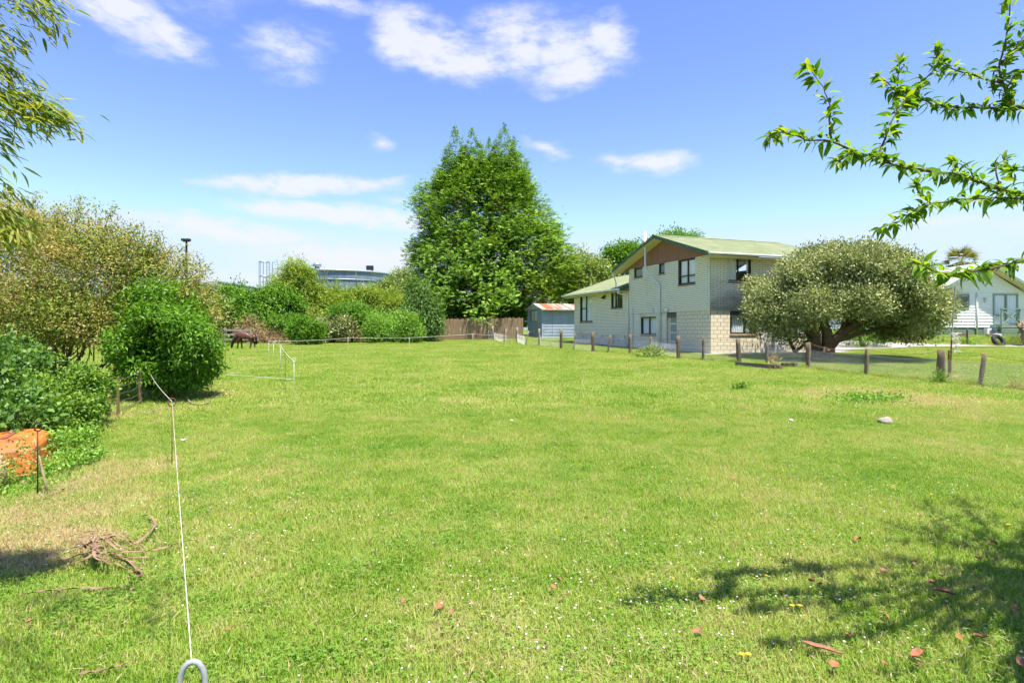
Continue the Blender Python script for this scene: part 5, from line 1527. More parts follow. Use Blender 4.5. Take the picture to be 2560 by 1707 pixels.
# ------------------------------------------------------------------ far industry: tank, ladder cage, lamp mast, grey building
def industry():
    Yt = 78.0; k = Yt / F
    cx_ = (852 - CX) * k; rad = 128 * k
    zg_ = gz(cx_, Yt); top = CAMZ + (HZ - 688) * k - zg_
    o = thing('steel_tank', 'large round zinc steel tank rising behind the bamboo', 'tank', (cx_, Yt, zg_))
    mb = MB(); n = 96
    for j in range(7):
        z0, z1 = top * j / 7, top * (j + 1) / 7
        mb = MB()
        vs = []
        for i in range(n):
            a = 2 * math.pi * i / n
            for z, r in ((z0 + .03, rad), (z1 - .03, rad), (z1, rad - .03)):
                vs.append((r * math.cos(a), r * math.sin(a), z))
        fs = []
        for i in range(n):
            a, b = 3 * i, 3 * ((i + 1) % n)
            fs += [(a, b, b + 1, a + 1), (a + 1, b + 1, b + 2, a + 2)]
        mb.add(vs, fs).build('wall_ring', M['tank'], o, False)
    rim = [(math.cos(2 * math.pi * i / n) * (rad + .05), math.sin(2 * math.pi * i / n) * (rad + .05), top) for i in range(n + 1)]
    MB().tube(rim, .14, 6).build('rim', M['zinc'], o, True)
    rim2 = [(x, y, top - 1.1) for (x, y, z) in rim]
    MB().tube(rim2, .06, 5).build('stiffener', M['zinc'], o, True)
    vs = [(rad * math.cos(2 * math.pi * i / n), rad * math.sin(2 * math.pi * i / n), top) for i in range(n)] + [(0, 0, top + .45)]
    MB().add(vs, [(i, (i + 1) % n, n) for i in range(n)]).build('roof', M['zinc'], o)
    x = (831 - 852) * k
    MB().tube([(x, -rad + .8, top - .1), (x, -rad + .8, top + .5)], .28, 10).tube([(x, -rad + .8, top + .5), (x, -rad + .8, top + .75), (x, -rad + .8, top + 1.0), (x, -rad + .8, top + 1.1)], [.5, .55, .35, .1], 12).build('vent_cowl', M['zinc'], o, True)
    x = (944 - 852) * k
    MB().box((x - .5, -rad * .6, top + .3), (x + .35, -rad * .6 + .5, top + .85)).box((x + .15, -rad * .6 + .1, top - .4), (x + .3, -rad * .6 + .4, top + .35)).build('hatch_box', M['blackmetal'], o)
    # caged ladder
    bx = (677 - CX) * k
    by = Yt - 1.5
    c = thing('ladder_cage', 'galvanised caged access ladder standing beside the steel tank', 'ladder', (bx, by, gz(bx, by)))
    z0 = gz(bx, by)
    zt = CAMZ + (HZ - 658) * k - z0; rr = 19 * k * .62
    hoops = [zt, CAMZ + (HZ - 693) * k - z0, CAMZ + (HZ - 722) * k - z0, CAMZ + (HZ - 752) * k - z0]
    cxx = -.25
    for z in hoops:
        MB().tube([(cxx + rr * math.cos(a * math.pi / 10), rr * math.sin(a * math.pi / 10), z) for a in range(0, 21)], .05, 5).build('hoop', M['zinc'], c)
    for i in range(9):
        a = 2 * math.pi * i / 9
        MB().tube([(cxx + rr * math.cos(a), rr * math.sin(a), 2), (cxx + rr * math.cos(a), rr * math.sin(a), zt)], .03, 5).build('cage_bar', M['zinc'], c)
    for sx in (.28, .72):
        MB().tube([(sx, .3, 0), (sx, .3, zt + .02), ], .06, 5).build('stile', M['zinc'], c)
    for i in range(int(zt / .35)):
        MB().bar((.28, .3, .3 + .35 * i), (.72, .3, .3 + .35 * i), .03, .03).build('rung', M['zinc'], c)
    MB().bar((.72, .3, zt), (1.3, .6, zt), .06, .08).bar((1.3, .6, zt), (1.3, .6, zt - 1.6), .06, .06).bar((.72, .3, zt - .9), (1.3, .6, zt - .9), .06, .06).bar((.72, .3, zt - 1.6), (1.6, 1.0, zt - 3.0), .1, .1).build('platform_rail', M['zinc'], c)
    # lamp mast
    Yl = 70.0; kl = Yl / F
    x = (466 - CX) * kl; zl = gz(x, Yl)
    l = thing('flood_light_mast', 'dark steel mast with twin floodlights beyond the hedge', 'lamp mast', (x, Yl, zl))
    h = CAMZ + (HZ - 603) * kl - zl
    MB().tube([(0, 0, 0), (0, 0, h)], [.18, .12], 8).build('mast', M['blackmetal'], l)
    for sx in (-.27, .27):
        MB().box((sx - .2, -.35, h + .0), (sx + .2, .2, h + .28)).build('lamp_head', M['blackmetal'], l)
    MB().bar((-.4, 0, h - .05), (.4, 0, h - .05), .08, .08).build('cross_arm', M['blackmetal'], l)
    # grey building with a sloping end
    Yb = 74.0; kb = Yb / F
    p = lambda px, py: ((px - CX) * kb, CAMZ + (HZ - py) * kb)
    x0 = (505 - CX) * kb; zb = gz(x0, Yb)
    b = thing('industrial_building', 'grey metal clad industrial building beyond the bronze shrub', 'building', (x0, Yb, zb))
    def q(px, py, y=0): 
        a = p(px, py); return (a[0] - x0, y, a[1] - zb)
    MB().prism([(q(330, 0)[0], 0, 0), (q(556, 0)[0], 0, 0), q(556, 748), q(541, 707), q(505, 712), q(330, 735)], (0, 14, 0)).build('wall', M['greywall'], b)
    MB().prism([q(527, 706, -.5), q(543, 703, -.5), q(558, 750, -.5), q(552, 750, -.5), q(531, 742, -.5)], (0, .5, 0)).build('end_fin', M['greywall'], b)
    MB().prism([q(328, 732, -.25), q(543, 702, -.25), q(543, 705, -.25), q(328, 736, -.25)], (0, 14.5, 0)).build('roof', M['zinc'], b)
industry()

# ------------------------------------------------------------------ paling fence at the back
def paling_fence():
    rnd = random.Random(12)
    a, b = P(560, 855, 47.2), P(1306, 850, 49.0)
    a.z = b.z = 0
    d = (b - a).normalized(); Ln = (b - a).length
    o = thing('paling_fence', 'weathered brown paling fence half hidden by shrubs at the back', 'fence', (a.x, a.y, 0), math.atan2(d.y, d.x))
    zat = lambda s: gz(a.x + d.x * s, a.y + d.y * s)
    pal = [MB().prism([(0, 0, -.15), (.145, 0, -.15), (.145, 0, h), (.11, 0, h + .015), (.0, 0, h + .005)], (0, .02, 0)).mesh('paling', M['paling']) for h in (1.78, 1.83, 1.74)]
    s = 0.0
    for _ in range(295):
        if s > Ln: break
        link('paling', pal[rnd.randrange(3)], o, (s, rnd.uniform(-.006, .006), zat(s)), (rnd.uniform(-.012, .012), rnd.uniform(-.01, .01), 0))
        s += .152
    for i in range(int(Ln / 2.4) + 1):
        MB().box((i * 2.4 - .06, .025 + .045, -.3), (i * 2.4 + .06, .19, 1.7)).build('post', M['post'], o, False, (0, 0, zat(i * 2.4)))
    for h in (.35, 1.45):
        for i in range(int(Ln / 2.4)):
            MB().bar((i * 2.4, .045, zat(i * 2.4) + h), (i * 2.4 + 2.4, .045, zat(i * 2.4 + 2.4) + h), .045, .09).build('rail', M['post'], o)
    # stock yard rails by the horse
    a = P(563, 872, 44.0); a.z = gz(a.x, a.y)
    y = thing('stock_rail', 'short length of grey timber yard rails behind the horse', 'rails', a)
    for x in (0, 1.9):
        MB().tube([(x, 0, -.2), (x + .02, 0, 1.2)], [.12, .1], 8).build('post', M['greypost'], y)
    MB().tube([(-.28, .1, -.2), (-.28, .1, 1.15)], [.1, .09], 8).build('post', M['post'], y)
    for h in (.35, .7, 1.05):
        MB().bar((0, -.12, h), (1.95, -.12, h - .03), .05, .14).build('rail', M['greypost'], y)
paling_fence()

# ------------------------------------------------------------------ post and netting fence round the house section
def post_mesh(rnd, h, r, lean, sides=9):
    mb = MB(); pts = []; rad = []
    for i in range(6):
        f = i / 5
        pts.append((lean * f + rnd.uniform(-.006, .006), rnd.uniform(-.006, .006), -.25 + (h + .25) * f)); rad.append(r * rnd.uniform(.9, 1.08))
    mb.tube(pts, rad, sides)
    top = mb.v[-sides:]
    return mb
def netting_fence():
    rnd = random.Random(31)
    # (column of foot, row of foot, column of top, row of top, radius, kind)
    spec = [(1204, 851, 1203, 820, .03, 'wire'), (1221, 850, 1221, 826, .025, 'wire'), (1236, 852, 1231, 813, .075, 'greypost'), (1258, 857, 1266, 823, .05, 'greypost'), (1293, 858, 1293, 819, .08, 'greypost'), (1312, 864, 1322, 827, .045, 'greypost'),
            (1349, 865, 1348, 822, .07, 'greypost'), (1403, 872, 1403, 825, .085, 'post'), (1434, 874, 1439, 833, .05, 'post'), (1483, 880, 1482, 831, .085, 'post'), (1518, 882, 1526, 837, .05, 'post'), (1576, 886, 1575, 836, .075, 'post'), (1626, 884, 1627, 841, .05, 'post'),
            (1697, 897, 1695, 840, .085, 'post'), (1758, 901, 1758, 841, .055, 'post'), (1848, 908, 1845, 847, .09, 'post'), (1917, 911, 1917, 855, .06, 'post'), (2020, 922, 2020, 856, .085, 'post'), (2165, 937, 2168, 871, .06, 'post'), (2352, 955, 2353, 874, .105, 'post'), (2447, 966, 2461, 884, .055, 'post'), (2640, 985, 2642, 900, .08, 'post')]
    feet = [GP(s[0], s[1]) for s in spec]
    o = thing('netting_fence', 'old leaning timber post fence with wire netting round the brick house', 'fence', feet[15])
    O = feet[15]
    hs = []
    for s, f in zip(spec, feet):
        k = f.y / F
        h = min(max((s[1] - s[3]) * k, .78), 1.2); hs.append(h)
        mb = post_mesh(rnd, h, s[4], (s[2] - s[0]) * k)
        mb.build('post', M[s[5]], o, True, f - O)
    net = MB()
    for i in range(len(feet) - 1):
        a, b = feet[i], feet[i + 1]
        ha, hb = hs[i], hs[i + 1]
        L_ = (b - a).length
        sag = rnd.uniform(.05, .13)
        zf_ = lambda f: gz(a.x + (b.x - a.x) * f, a.y + (b.y - a.y) * f)
        off = Vector((0, -.06, 0))
        for q, (fr, m_) in enumerate(((.96, 'barb'), (.72, 'wire'), (.42, 'wire'))):
            pts = []
            for j in range(9):
                f = j / 8
                p = a.lerp(b, f); p.z = zf_(f) + (ha + (hb - ha) * f) * fr - sag * (1 if q == 0 else .4) * math.sin(math.pi * f)
                pts.append(p + off - O)
            w = MB().tube(pts, .0045 if q else .006, 4, False)
            if q == 0:
                for j in range(int(L_ / .16)):
                    f = (j + .5) / int(L_ / .16); t = f * 8; i0 = min(int(t), 7)
                    c = pts[i0].lerp(pts[i0 + 1], t - i0)
                    w.bar(c + Vector((-.012, -.01, -.02)), c + Vector((.012, .01, .02)), .004, .004)
            w.build('wire', M[m_], o)
        if i < 1: continue
        cell = .085; nw = .0042 if a.y < 27 else .0022
        nn = int(L_ / cell); top = .66
        for j in range(-int(top * 1.0 / cell), nn):
            for sg in (1, -1):
                f0, f1 = j * cell / L_, (j * cell + top * .95) / L_
                z0, z1 = (.02, top) if sg > 0 else (top, .02)
                if f1 <= 0 or f0 >= 1: continue
                c0, c1 = max(f0, 0), min(f1, 1)
                zz0 = z0 + (z1 - z0) * (c0 - f0) / (f1 - f0); zz1 = z0 + (z1 - z0) * (c1 - f0) / (f1 - f0)
                zz0 -= sag * .5 * math.sin(math.pi * c0) * zz0; zz1 -= sag * .5 * math.sin(math.pi * c1) * zz1
                p, q = a.lerp(b, c0), a.lerp(b, c1)
                p.z = zf_(c0) + zz0; q.z = zf_(c1) + zz1
                net.bar(p + off * 1.2 - O, q + off * 1.2 - O, nw, nw)
    n_ = net.build('netting', M['netwire'], o); n_['kind'] = 'stuff'
    # tall rusty pole tied to a steel stake beside the stout post
    f = GP(2372, 943)
    k = f.y / F
    p = thing('steel_stake', 'rusty steel stake with a tall pole and tangled cord tied to it', 'stake', f)
    MB().box((-.025, -.008, -.2), (.025, .008, .82)).box((-.006, -.03, -.2), (.006, .03, .82)).build('stake', M['rust'], p)
    tp = Vector(((2386 - 2372) * k, 0, (943 - 716) * k))
    MB().tube([(.03, -.03, .02), (.06, -.03, tp.z * .42)], .022, 7).build('pole', M['rust'], p)
    MB().tube([(.06, -.03, tp.z * .42), (tp.x, -.03, tp.z)], [.02, .018], 7).build('pole', M['greypost'], p)
    cd = MB()
    for i in range(9):
        pts = [(.06 + rnd.uniform(-.02, .02), -.06, tp.z * .5 - rnd.uniform(0, .1))]
        for j in range(7):
            pts.append((rnd.uniform(.0, .34), -.06 + rnd.uniform(-.05, .05), tp.z * .5 - .09 * j - rnd.uniform(0, .12)))
        cd.tube(pts, .007, 4, False)
    cd.build('cord', M['rope'], p)
    # old sleepers along its foot
    for (p0, p1, lab, m_) in (((1842, 914), (1952, 925), 'long weathered timber sleeper lying under the fence', 'sleeper'), ((1955, 918), (1992, 918), 'short dark timber sleeper end behind the long one', 'darkbark')):
        a, b = GP(*p0), GP(*p1)
        c = (a + b) / 2; d = b - a; ang = math.atan2(d.y, d.x)
        s = thing('timber_sleeper', lab, 'sleeper', c, ang)
        L_ = d.length
        MB().prism([(-L_ / 2, -.09, -.03), (-L_ / 2, .09, -.03), (-L_ / 2, .085, .15), (-L_ / 2, -.08, .16)], (L_, 0, 0)).build('beam', M[m_], s)
        MB().box((L_ / 2 + .001, -.075, .0), (L_ / 2 + .01, .075, .14)).build('cut_end', M['post'], s)
    for (p0, p1) in (((2070, 925), (2160, 938)), ((2190, 939), (2290, 950))):
        a, b = GP(*p0), GP(*p1)
        tag(MB().bar(Vector((0, 0, .02)), (b - a) + Vector((0, 0, .02)), .09, .05).build('fallen_rail', M['greypost'], None, False, a), 'grey fence rail lying in the grass under the netting' if p0[0] < 2100 else 'grey fence rail lying beside the stout post', 'rail')
netting_fence()

def bits_by_fence():
    rng = np.random.default_rng(77)
    def tuft(px, py, name, label, cat, mt, hw_, hh, n, per, L, W, seed, rnd=.9, up=.6):
        b = GP(px, py); k = b.y / F
        return bush(name, label, cat, b, [((b.x, b.y, b.z + hh * k * .5), (hw_ * k, hw_ * k * .7, hh * k * .6), n)], LM[mt], seed, per=per, L=L, W=W, cr=.07, lo=.2, rnd=rnd, up=up, trunk=[([b, b + Vector((.02, 0, hh * k * .6))], [.012, .004])], bark='twig')
    tuft(1622, 893, 'weed_clump', 'dark leafy weeds at the foot of the fence before the door', 'weeds', 'olive', 38, 22, 70, 9, .14, .05, 81)
    tuft(1935, 925, 'dock_weed', 'tall seeding dock weed beside the long sleeper', 'weeds', 'drybrush', 10, 34, 26, 8, .08, .03, 82)
    tuft(2352, 957, 'weed_clump', 'green weed climbing the foot of the stout fence post', 'weeds', 'fresh', 14, 30, 34, 8, .05, .03, 83)
    tuft(2378, 950, 'lichen_tuft', 'pale yellow tuft at the foot of the rusty stake', 'tuft', 'palegold', 9, 9, 30, 10, .05, .02, 84)
    tuft(2478, 962, 'lichen_tuft', 'small pale yellow tuft beside the leaning fence post', 'tuft', 'palegold', 8, 8, 26, 10, .05, .02, 85)
    tuft(2545, 975, 'lichen_tuft', 'wide pale yellow tuft near the end of the fence', 'tuft', 'palegold', 22, 14, 60, 10, .06, .02, 86)
    tuft(2165, 1002, 'clover_mat', 'thick mat of darker clover below the fence', 'clover', 'weed', 110, 7, 170, 12, .05, .04, 87, up=.8)
    tuft(1850, 975, 'thistle', 'dark green thistle rosette in the open paddock', 'weeds', 'dense', 16, 8, 22, 9, .1, .03, 88)
    tuft(2280, 856, 'dry_brush', 'heap of dry twigs beside the driveway under the round tree', 'brush', 'drybrush', 26, 22, 90, 12, .25, .02, 89, rnd=1.5)
    tuft(2210, 852, 'garden_shrub', 'low fresh green garden shrub beyond the driveway', 'shrub', 'fresh', 50, 44, 240, 12, .11, .05, 90)
    tuft(2130, 850, 'garden_shrub', 'taller garden shrub behind the small short trunked tree', 'shrub', 'fresh', 36, 50, 200, 12, .11, .05, 91)
    tuft(2530, 860, 'garden_bed', 'straggly brown and green garden bed beside the tyre', 'plants', 'olive', 46, 20, 170, 10, .09, .03, 92)
    tuft(2420, 861, 'garden_plant', 'low leafy garden plant under the tall pole', 'plants', 'weed', 26, 10, 70, 10, .08, .05, 93)
    # tyre
    f = GP(2496, 864); k = f.y / F
    t = thing('car_tyre', 'old black car tyre lying tilted beside the driveway', 'tyre', f + Vector((0, 0, .3)))
    R1, r1 = .33, .1
    vs, fs = [], []
    n, m = 36, 12
    for i in range(n):
        a = 2 * math.pi * i / n
        for j in range(m):
            b = 2 * math.pi * j / m
            cx_, cy_ = math.cos(b), math.sin(b)
            rr = R1 + r1 * np.sign(cx_) * abs(cx_) ** .7
            vs.append((rr * math.cos(a), rr * math.sin(a), 1.05 * r1 * np.sign(cy_) * abs(cy_) ** .6))
    fs = [(i * m + j, ((i + 1) % n) * m + j, ((i + 1) % n) * m + (j + 1) % m, i * m + (j + 1) % m) for i in range(n) for j in range(m)]
    o = MB().add(vs, fs).build('tread', M['rubber'], t, True); t.rotation_euler = (R(62), 0, R(12))
    bd = MB().tube([(.25 * math.cos(2 * math.pi * i / 24), .25 * math.sin(2 * math.pi * i / 24), .075) for i in range(25)], .012, 5)
    bd.build('bead', M['rubber'], t, True)
    # stump at the edge
    b = GP(2556, 866); kk = b.y / F
    rd = random.Random(3)
    s = thing('driftwood_stump', 'gnarled brown upturned tree stump on the garden edge', 'stump', b)
    mb = MB()
    mb.tube(wiggle(rd, (.35, 0, -.1), (.1, 0, 1.0), 5, .08), [.14, .15, .13, .16, .2, .22], 8)
    for i in range(16):
        a = rd.uniform(0, 6.28); r_ = rd.uniform(.25, .5)
        mb.tube(wiggle(rd, (.1 + rd.uniform(-.08, .08), 0, rd.uniform(.75, 1.25)), (.1 + r_ * math.cos(a), r_ * .6 * math.sin(a), rd.uniform(.6, 1.75)), 4, .3), [.12, .1, .08, .06, .015], 5)
    mb.build('wood', M['twig'], s, True)
    # stake and low netting in front of the white house
    b = GP(2418, 862)
    st = post_mesh(rd, 1.05, .05, .0).build('garden_stake', M['darkbark'], None, True, b)
    tag(st, 'dark timber stake standing before the white house', 'stake')
    a, c = P(2200, 0, 38.2), P(2345, 0, 38.6)
    a.z, c.z = gz(a.x, a.y), gz(c.x, c.y)
    nf = thing('garden_netting', 'low grey netting fence behind the dry twigs by the driveway', 'fence', a)
    nt = MB(); L_ = (c - a).length
    for j in range(int(L_ / .12)):
        for z0, z1 in ((0, .9), (.9, 0)):
            f0 = j * .12 / L_; f1 = min(1, f0 + .5 / L_)
            p, q = a.lerp(c, f0) - a, a.lerp(c, f1) - a
            nt.bar(p + Vector((0, 0, z0)), q + Vector((0, 0, z1)), .006, .006)
    x = nt.build('netting', M['wire'], nf); x['kind'] = 'stuff'
    for f in (0, .33, .66, 1):
        p = a.lerp(c, f) - a
        MB().tube([p + Vector((0, 0, -.2)), p + Vector((0, 0, .95))], .025, 6).build('post', M['greypost'], nf)
    # stone in the paddock
    f = GP(2213, 1060)
    bm = bmesh.new(); bmesh.ops.create_icosphere(bm, subdivisions=3, radius=1)
    rg = np.random.default_rng(5)
    for v in bm.verts:
        nz = 1 + .12 * math.sin(v.co.x * 3.1 + 1) + .1 * math.sin(v.co.y * 4 + v.co.z * 3) + .05 * math.sin(v.co.x * 9 + v.co.y * 7)
        v.co = Vector((v.co.x * .125 * nz, v.co.y * .1 * nz, v.co.z * .062 * nz))
    me = bpy.data.meshes.new('field_stone'); bm.to_mesh(me); bm.free(); me.materials.append(M['stone'])
    me.polygons.foreach_set('use_smooth', [True] * len(me.polygons))
    s = link('field_stone', me, None, f + Vector((0, 0, .05))); tag(s, 'smooth tan stone lying alone in the paddock grass', 'stone')
    for (px, py, lab, sz) in ((1281, 1057, 'scrap of white plastic in the middle of the paddock', .05), (1976, 1056, 'small white scrap in the grass before the stone', .05), (455, 1105, 'crumpled pale paper scrap beside the white cord', .06)):
        f = GP(px, py); mb = MB(); rr = random.Random(px)
        vs = [(rr.uniform(-1, 1) * sz, rr.uniform(-1, 1) * sz, .03 + rr.uniform(0, .03)) for _ in range(7)]
        bm = bmesh.new(); [bm.verts.new(v) for v in vs]; bmesh.ops.convex_hull(bm, input=bm.verts)
        me = bpy.data.meshes.new('litter_scrap'); bm.to_mesh(me); bm.free(); me.materials.append(M['board'])
        tag(link('litter_scrap', me, None, f), lab, 'litter')
LM['palegold'] = leafmat('pale_gold_tuft', [(0, (.34, .32, .12)), (1, (.55, .48, .22))], .3)
bits_by_fence()

# ------------------------------------------------------------------ post and wire fence by the shrubs
def wire_fence():
    rnd = random.Random(17)
    f = [GP(-330, 1180), GP(60, 1085), GP(273, 1046), GP(351, 1014), GP(369, 987), GP(330, 930)]
    top = [None, None, 943, 927, 919, None]
    o = thing('wire_fence', 'short post and wire fence disappearing into the ivy and shrubs', 'fence', f[2])
    O = f[2]
    for i, p in enumerate(f):
        h = (822 - top[i]) / F * p.y + CAMZ - p.z if top[i] else .8
        MB().box((-.025, -.02, -.3), (.025, .02, h)).build('post', M['wirepost'], o, False, p - O, (rnd.uniform(-.02, .02), rnd.uniform(-.02, .02), .5))
        if i == 2:
            MB().box((-.02, -.02, -.3), (.02, .02, h - .005)).build('post', M['wirepost'], o, False, p - O + Vector((.075, .12, 0)), (0, .01, .3))
    for j in range(5):
        for i in range(len(f) - 1):
            a, b = f[i], f[i + 1]
            pts = []
            for q in range(7):
                t = q / 6
                p = a.lerp(b, t); p.z = a.z + (b.z - a.z) * t + .12 + .145 * j - .03 * math.sin(math.pi * t) + (.012 * math.sin(q * 2.3 + j) if 0 < q < 6 else 0)
                pts.append(p - O + Vector((.03, -.02, 0)))
            MB().tube(pts, .0045, 5, False).build('wire', M['wire'], o)
M['wirepost'] = mat('treated_batten', (.21, .145, .06), (.15, .10, .045), 6, .85, .3, stretch=(4, 4, .5))
wire_fence()

# ------------------------------------------------------------------ electric fence: pigtail standards and cord
def electric():
    def pigtail(foot, h, label, mt, loop=.035, wire=.004, thick=None, rz=0.0, lean=(0, 0), tall=1.25):
        o = thing('pigtail_standard', label, 'fence standard', foot, rz, None)
        MB().tube([(0, 0, -.15), (lean[0] * .5, lean[1] * .5, h * .5), (lean[0], lean[1], h - loop * 2 * tall)], wire, 7).build('shaft', M[mt], o, True)
        pts = []
        for i in range(17):
            a = -math.pi * .5 + 2 * math.pi * i / 16 * .98
            pts.append((lean[0] + loop * math.cos(a), lean[1] + .012 * i / 16, h - loop * tall + loop * tall * math.sin(a)))
        pts = [(lean[0], lean[1], h - loop * 2 * tall - loop * .5)] + pts + [(lean[0] - loop * 1.2, lean[1] + .012, h - loop * 2 * tall + loop * .3)]
        MB().tube(pts, thick or wire, 8).build('loop', M['plastic'] if thick else M[mt], o, True)
        return o
    # the one at the photographer's feet
    n0 = P(480, 0, 1.5); n0.z = gz(n0.x, n0.y)
    h0 = CAMZ - (1655 - HZ) / F * 1.5 - n0.z
    pigtail(n0, h0, 'grey plastic topped pigtail standard holding the white cord', 'plastic', .030, .006, .0075, .35, tall=2.0)
    def at_h(px, py, h):                     # a standard whose top of height h shows at the pixel
        ys = np.arange(3, 50, .01); d = CAMZ - (py - HZ) / F * ys - (g((px - CX) / F * ys, ys) + h)
        i = int(np.argmin(np.abs(d))); y = ys[i]; x = (px - CX) / F * y
        return Vector((x, y, gz(x, y)))
    n1 = at_h(430, 995, .82)
    pigtail(n1, .82, 'rusty pigtail standard on the lawn near the wire fence', 'rust', .04, .005, None, .4)
    nt = at_h(94, 1056, .78); nt = Vector((nt.x, 5.75, 0)); nt.x = (94 - CX) / F * nt.y; nt.z = gz(nt.x, nt.y)
    ht = CAMZ - (1056 - HZ) / F * nt.y - nt.z
    pigtail(nt, ht, 'black steel pigtail standard in front of the rusty orange tub', 'blackmetal', .035, .006, None, .2)
    n2 = at_h(735, 895, .92); n3 = at_h(713, 877, .9); n4 = at_h(701, 862, .9); n5 = at_h(672, 851, .9); n6 = at_h(684, 857, .85)
    labs = ['white standard where two cords meet in the middle of the paddock', 'black standard between the two white ones on the far cord', 'white standard at the start of the sloping far cord', 'white standard beside the dry brush heap', 'small white standard just in front of the dry brush heap']
    for p, l, m_ in zip((n2, n3, n4, n5, n6), labs, ('board', 'blackmetal', 'board', 'board', 'board')):
        pigtail(p, .92 if p is n2 else .9, l, m_, .035, .0055)
    far = [at_h(px, py, .78) for (px, py) in ((870, 843), (1023, 843), (1265, 838), (1182, 834))]
    for p, l in zip(far, ('white standard in front of the bare palings', 'white standard in front of the bramble bush', 'white standard inside the netting fence corner', 'white standard under the shade of the cypress')):
        pigtail(p, .78, l, 'board', .035, .007)
    def cord(name, label, pts, r, sag):
        P_ = []
        for a, b in zip(pts[:-1], pts[1:]):
            n = 12
            for i in range(n):
                f = i / n
                p = a.lerp(b, f); p.z -= sag * math.sin(math.pi * f); P_.append(p)
        P_.append(pts[-1])
        o = MB().tube([p - pts[0] for p in P_], r, 5).build(name, M['rope'], None, True, pts[0])
        tag(o, label, 'cord')
    up = lambda p, h: p + Vector((0, 0, h))
    w = GP(369, 987)
    wk = up(w, .62)
    cord('polywire_line', 'white cord running from the grey loop across the lawn to the rusty standard', [up(n0, h0 - .012), up(n1, .78)], .0014, .012)
    cord('polywire_line', 'slack white cord from the rusty standard up to the wire fence', [up(n1, .78), wk], .0035, .06)
    cord('polywire_line', 'white cord stretched over the paddock from the wire fence', [wk, up(n2, .45)], .0042, .0)
    cord('polywire_line', 'white cord stepping back between the far standards', [up(n2, .45), up(n2, .86), up(n3, .86), up(n4, .88)], .0055, .02)
    cord('polywire_line', 'white electric tape strung along in front of the back fence', [up(n5, .86), up(at_h(800, 850, .8), .8), up(far[0], .75), up(far[1], .75), up(far[3], .75), up(far[2], .75)], .0075, .01)
electric()

# ------------------------------------------------------------------ rusty orange tub
def tub():
    c = Vector((-6.05, 6.95, 0)); c.z = gz(c.x, c.y) - .02
    o = thing('steel_tub', 'rusty orange steel tub lying upside down among the weeds', 'tub', c, R(118))
    # upturned tapered tray: rim on the ground, floor on top
    prof = []
    def ring(hx, hy, z, r, dx=0.0):
        pts = []
        for (sx, sy, a0) in ((1, 1, 0), (-1, 1, 90), (-1, -1, 180), (1, -1, 270)):
            for k in range(4):
                a = R(a0 + 30 * k)
                pts.append((dx + sx * (hx - r) + r * math.cos(a), sy * (hy - r) + r * math.sin(a), z))
        return pts
    rings = [ring(.66, .38, -.02, .06), ring(.66, .38, .03, .06), ring(.635, .355, .035, .06), ring(.58, .32, .34, .05, .0), ring(.55, .30, .385, .06, .0), ring(.42, .20, .47, .06, .03), ring(.40, .18, .475, .05, .03)]
    vs = [p for r_ in rings for p in r_]
    n = 16
    fs = [(i * n + k, i * n + (k + 1) % n, (i + 1) * n + (k + 1) % n, (i + 1) * n + k) for i in range(len(rings) - 1) for k in range(n)]
    fs.append(tuple(range((len(rings) - 1) * n, len(rings) * n)))
    b = MB().add(vs, fs).build('shell', M['orange'], o)
    MB().tube([Vector(p) for p in rings[1]] + [Vector(rings[1][0])], .016, 6).build('rolled_rim', M['orange'], o, True)
    MB().prism([(-.3, -.03, .47), (.36, -.03, .47), (.36, -.03, .49), (-.3, -.03, .49)], (0, .06, 0)).build('skid', M['rust'], o)
    o.scale = (1, 1, .84)
    # stick leaning on it
    a, e = P(86, 1095, 5.85), P(118, 1165, 5.75)
    e.z = gz(e.x, e.y) + .06
    s = MB().tube(wiggle(random.Random(2), e - e, a - e, 5, .04), [.012, .012, .01, .01, .008, .006], 6).build('leaning_stick', M['twig'], None, True, e)
    tag(s, 'pale bent stick leaning on the front of the rusty tub', 'stick')
tub()

# ------------------------------------------------------------------ dead flax leaves, sticks and fallen leaves on the lawn
def ribbon(mb, pts, w, rnd):
    pts = [Vector(p) for p in pts]
    vs, fs = [], []
    m = len(pts)
    for i, p in enumerate(pts):
        t = (pts[min(i + 1, m - 1)] - pts[max(i - 1, 0)]).normalized()
        s = t.cross(Vector((0, 0, 1))); s.normalize()
        tw = rnd.uniform(-.7, .7)
        s = (s * math.cos(tw) + Vector((0, 0, 1)) * math.sin(tw))
        ww = w * (.35 + .65 * math.sin(math.pi * min(.98, .1 + .9 * i / (m - 1))))
        vs += [p - s * ww / 2, p + Vector((0, 0, -.25 * ww)), p + s * ww / 2]
    for i in range(m - 1):
        a, b = 3 * i, 3 * i + 3
        fs += [(a, a + 1, b + 1, b), (a + 1, a + 2, b + 2, b + 1)]
    return mb.add(vs, fs)
def smooth(pts, n=4):
    out = []
    for i in range(len(pts) - 1):
        p0, p1, p2, p3 = pts[max(i - 1, 0)], pts[i], pts[i + 1], pts[min(i + 2, len(pts) - 1)]
        for k in range(n):
            t = k / n
            out.append(.5 * ((2 * p1) + (p2 - p0) * t + (2 * p0 - 5 * p1 + 4 * p2 - p3) * t * t + (3 * p1 - p0 - 3 * p2 + p3) * t ** 3))
    out.append(pts[-1]); return out
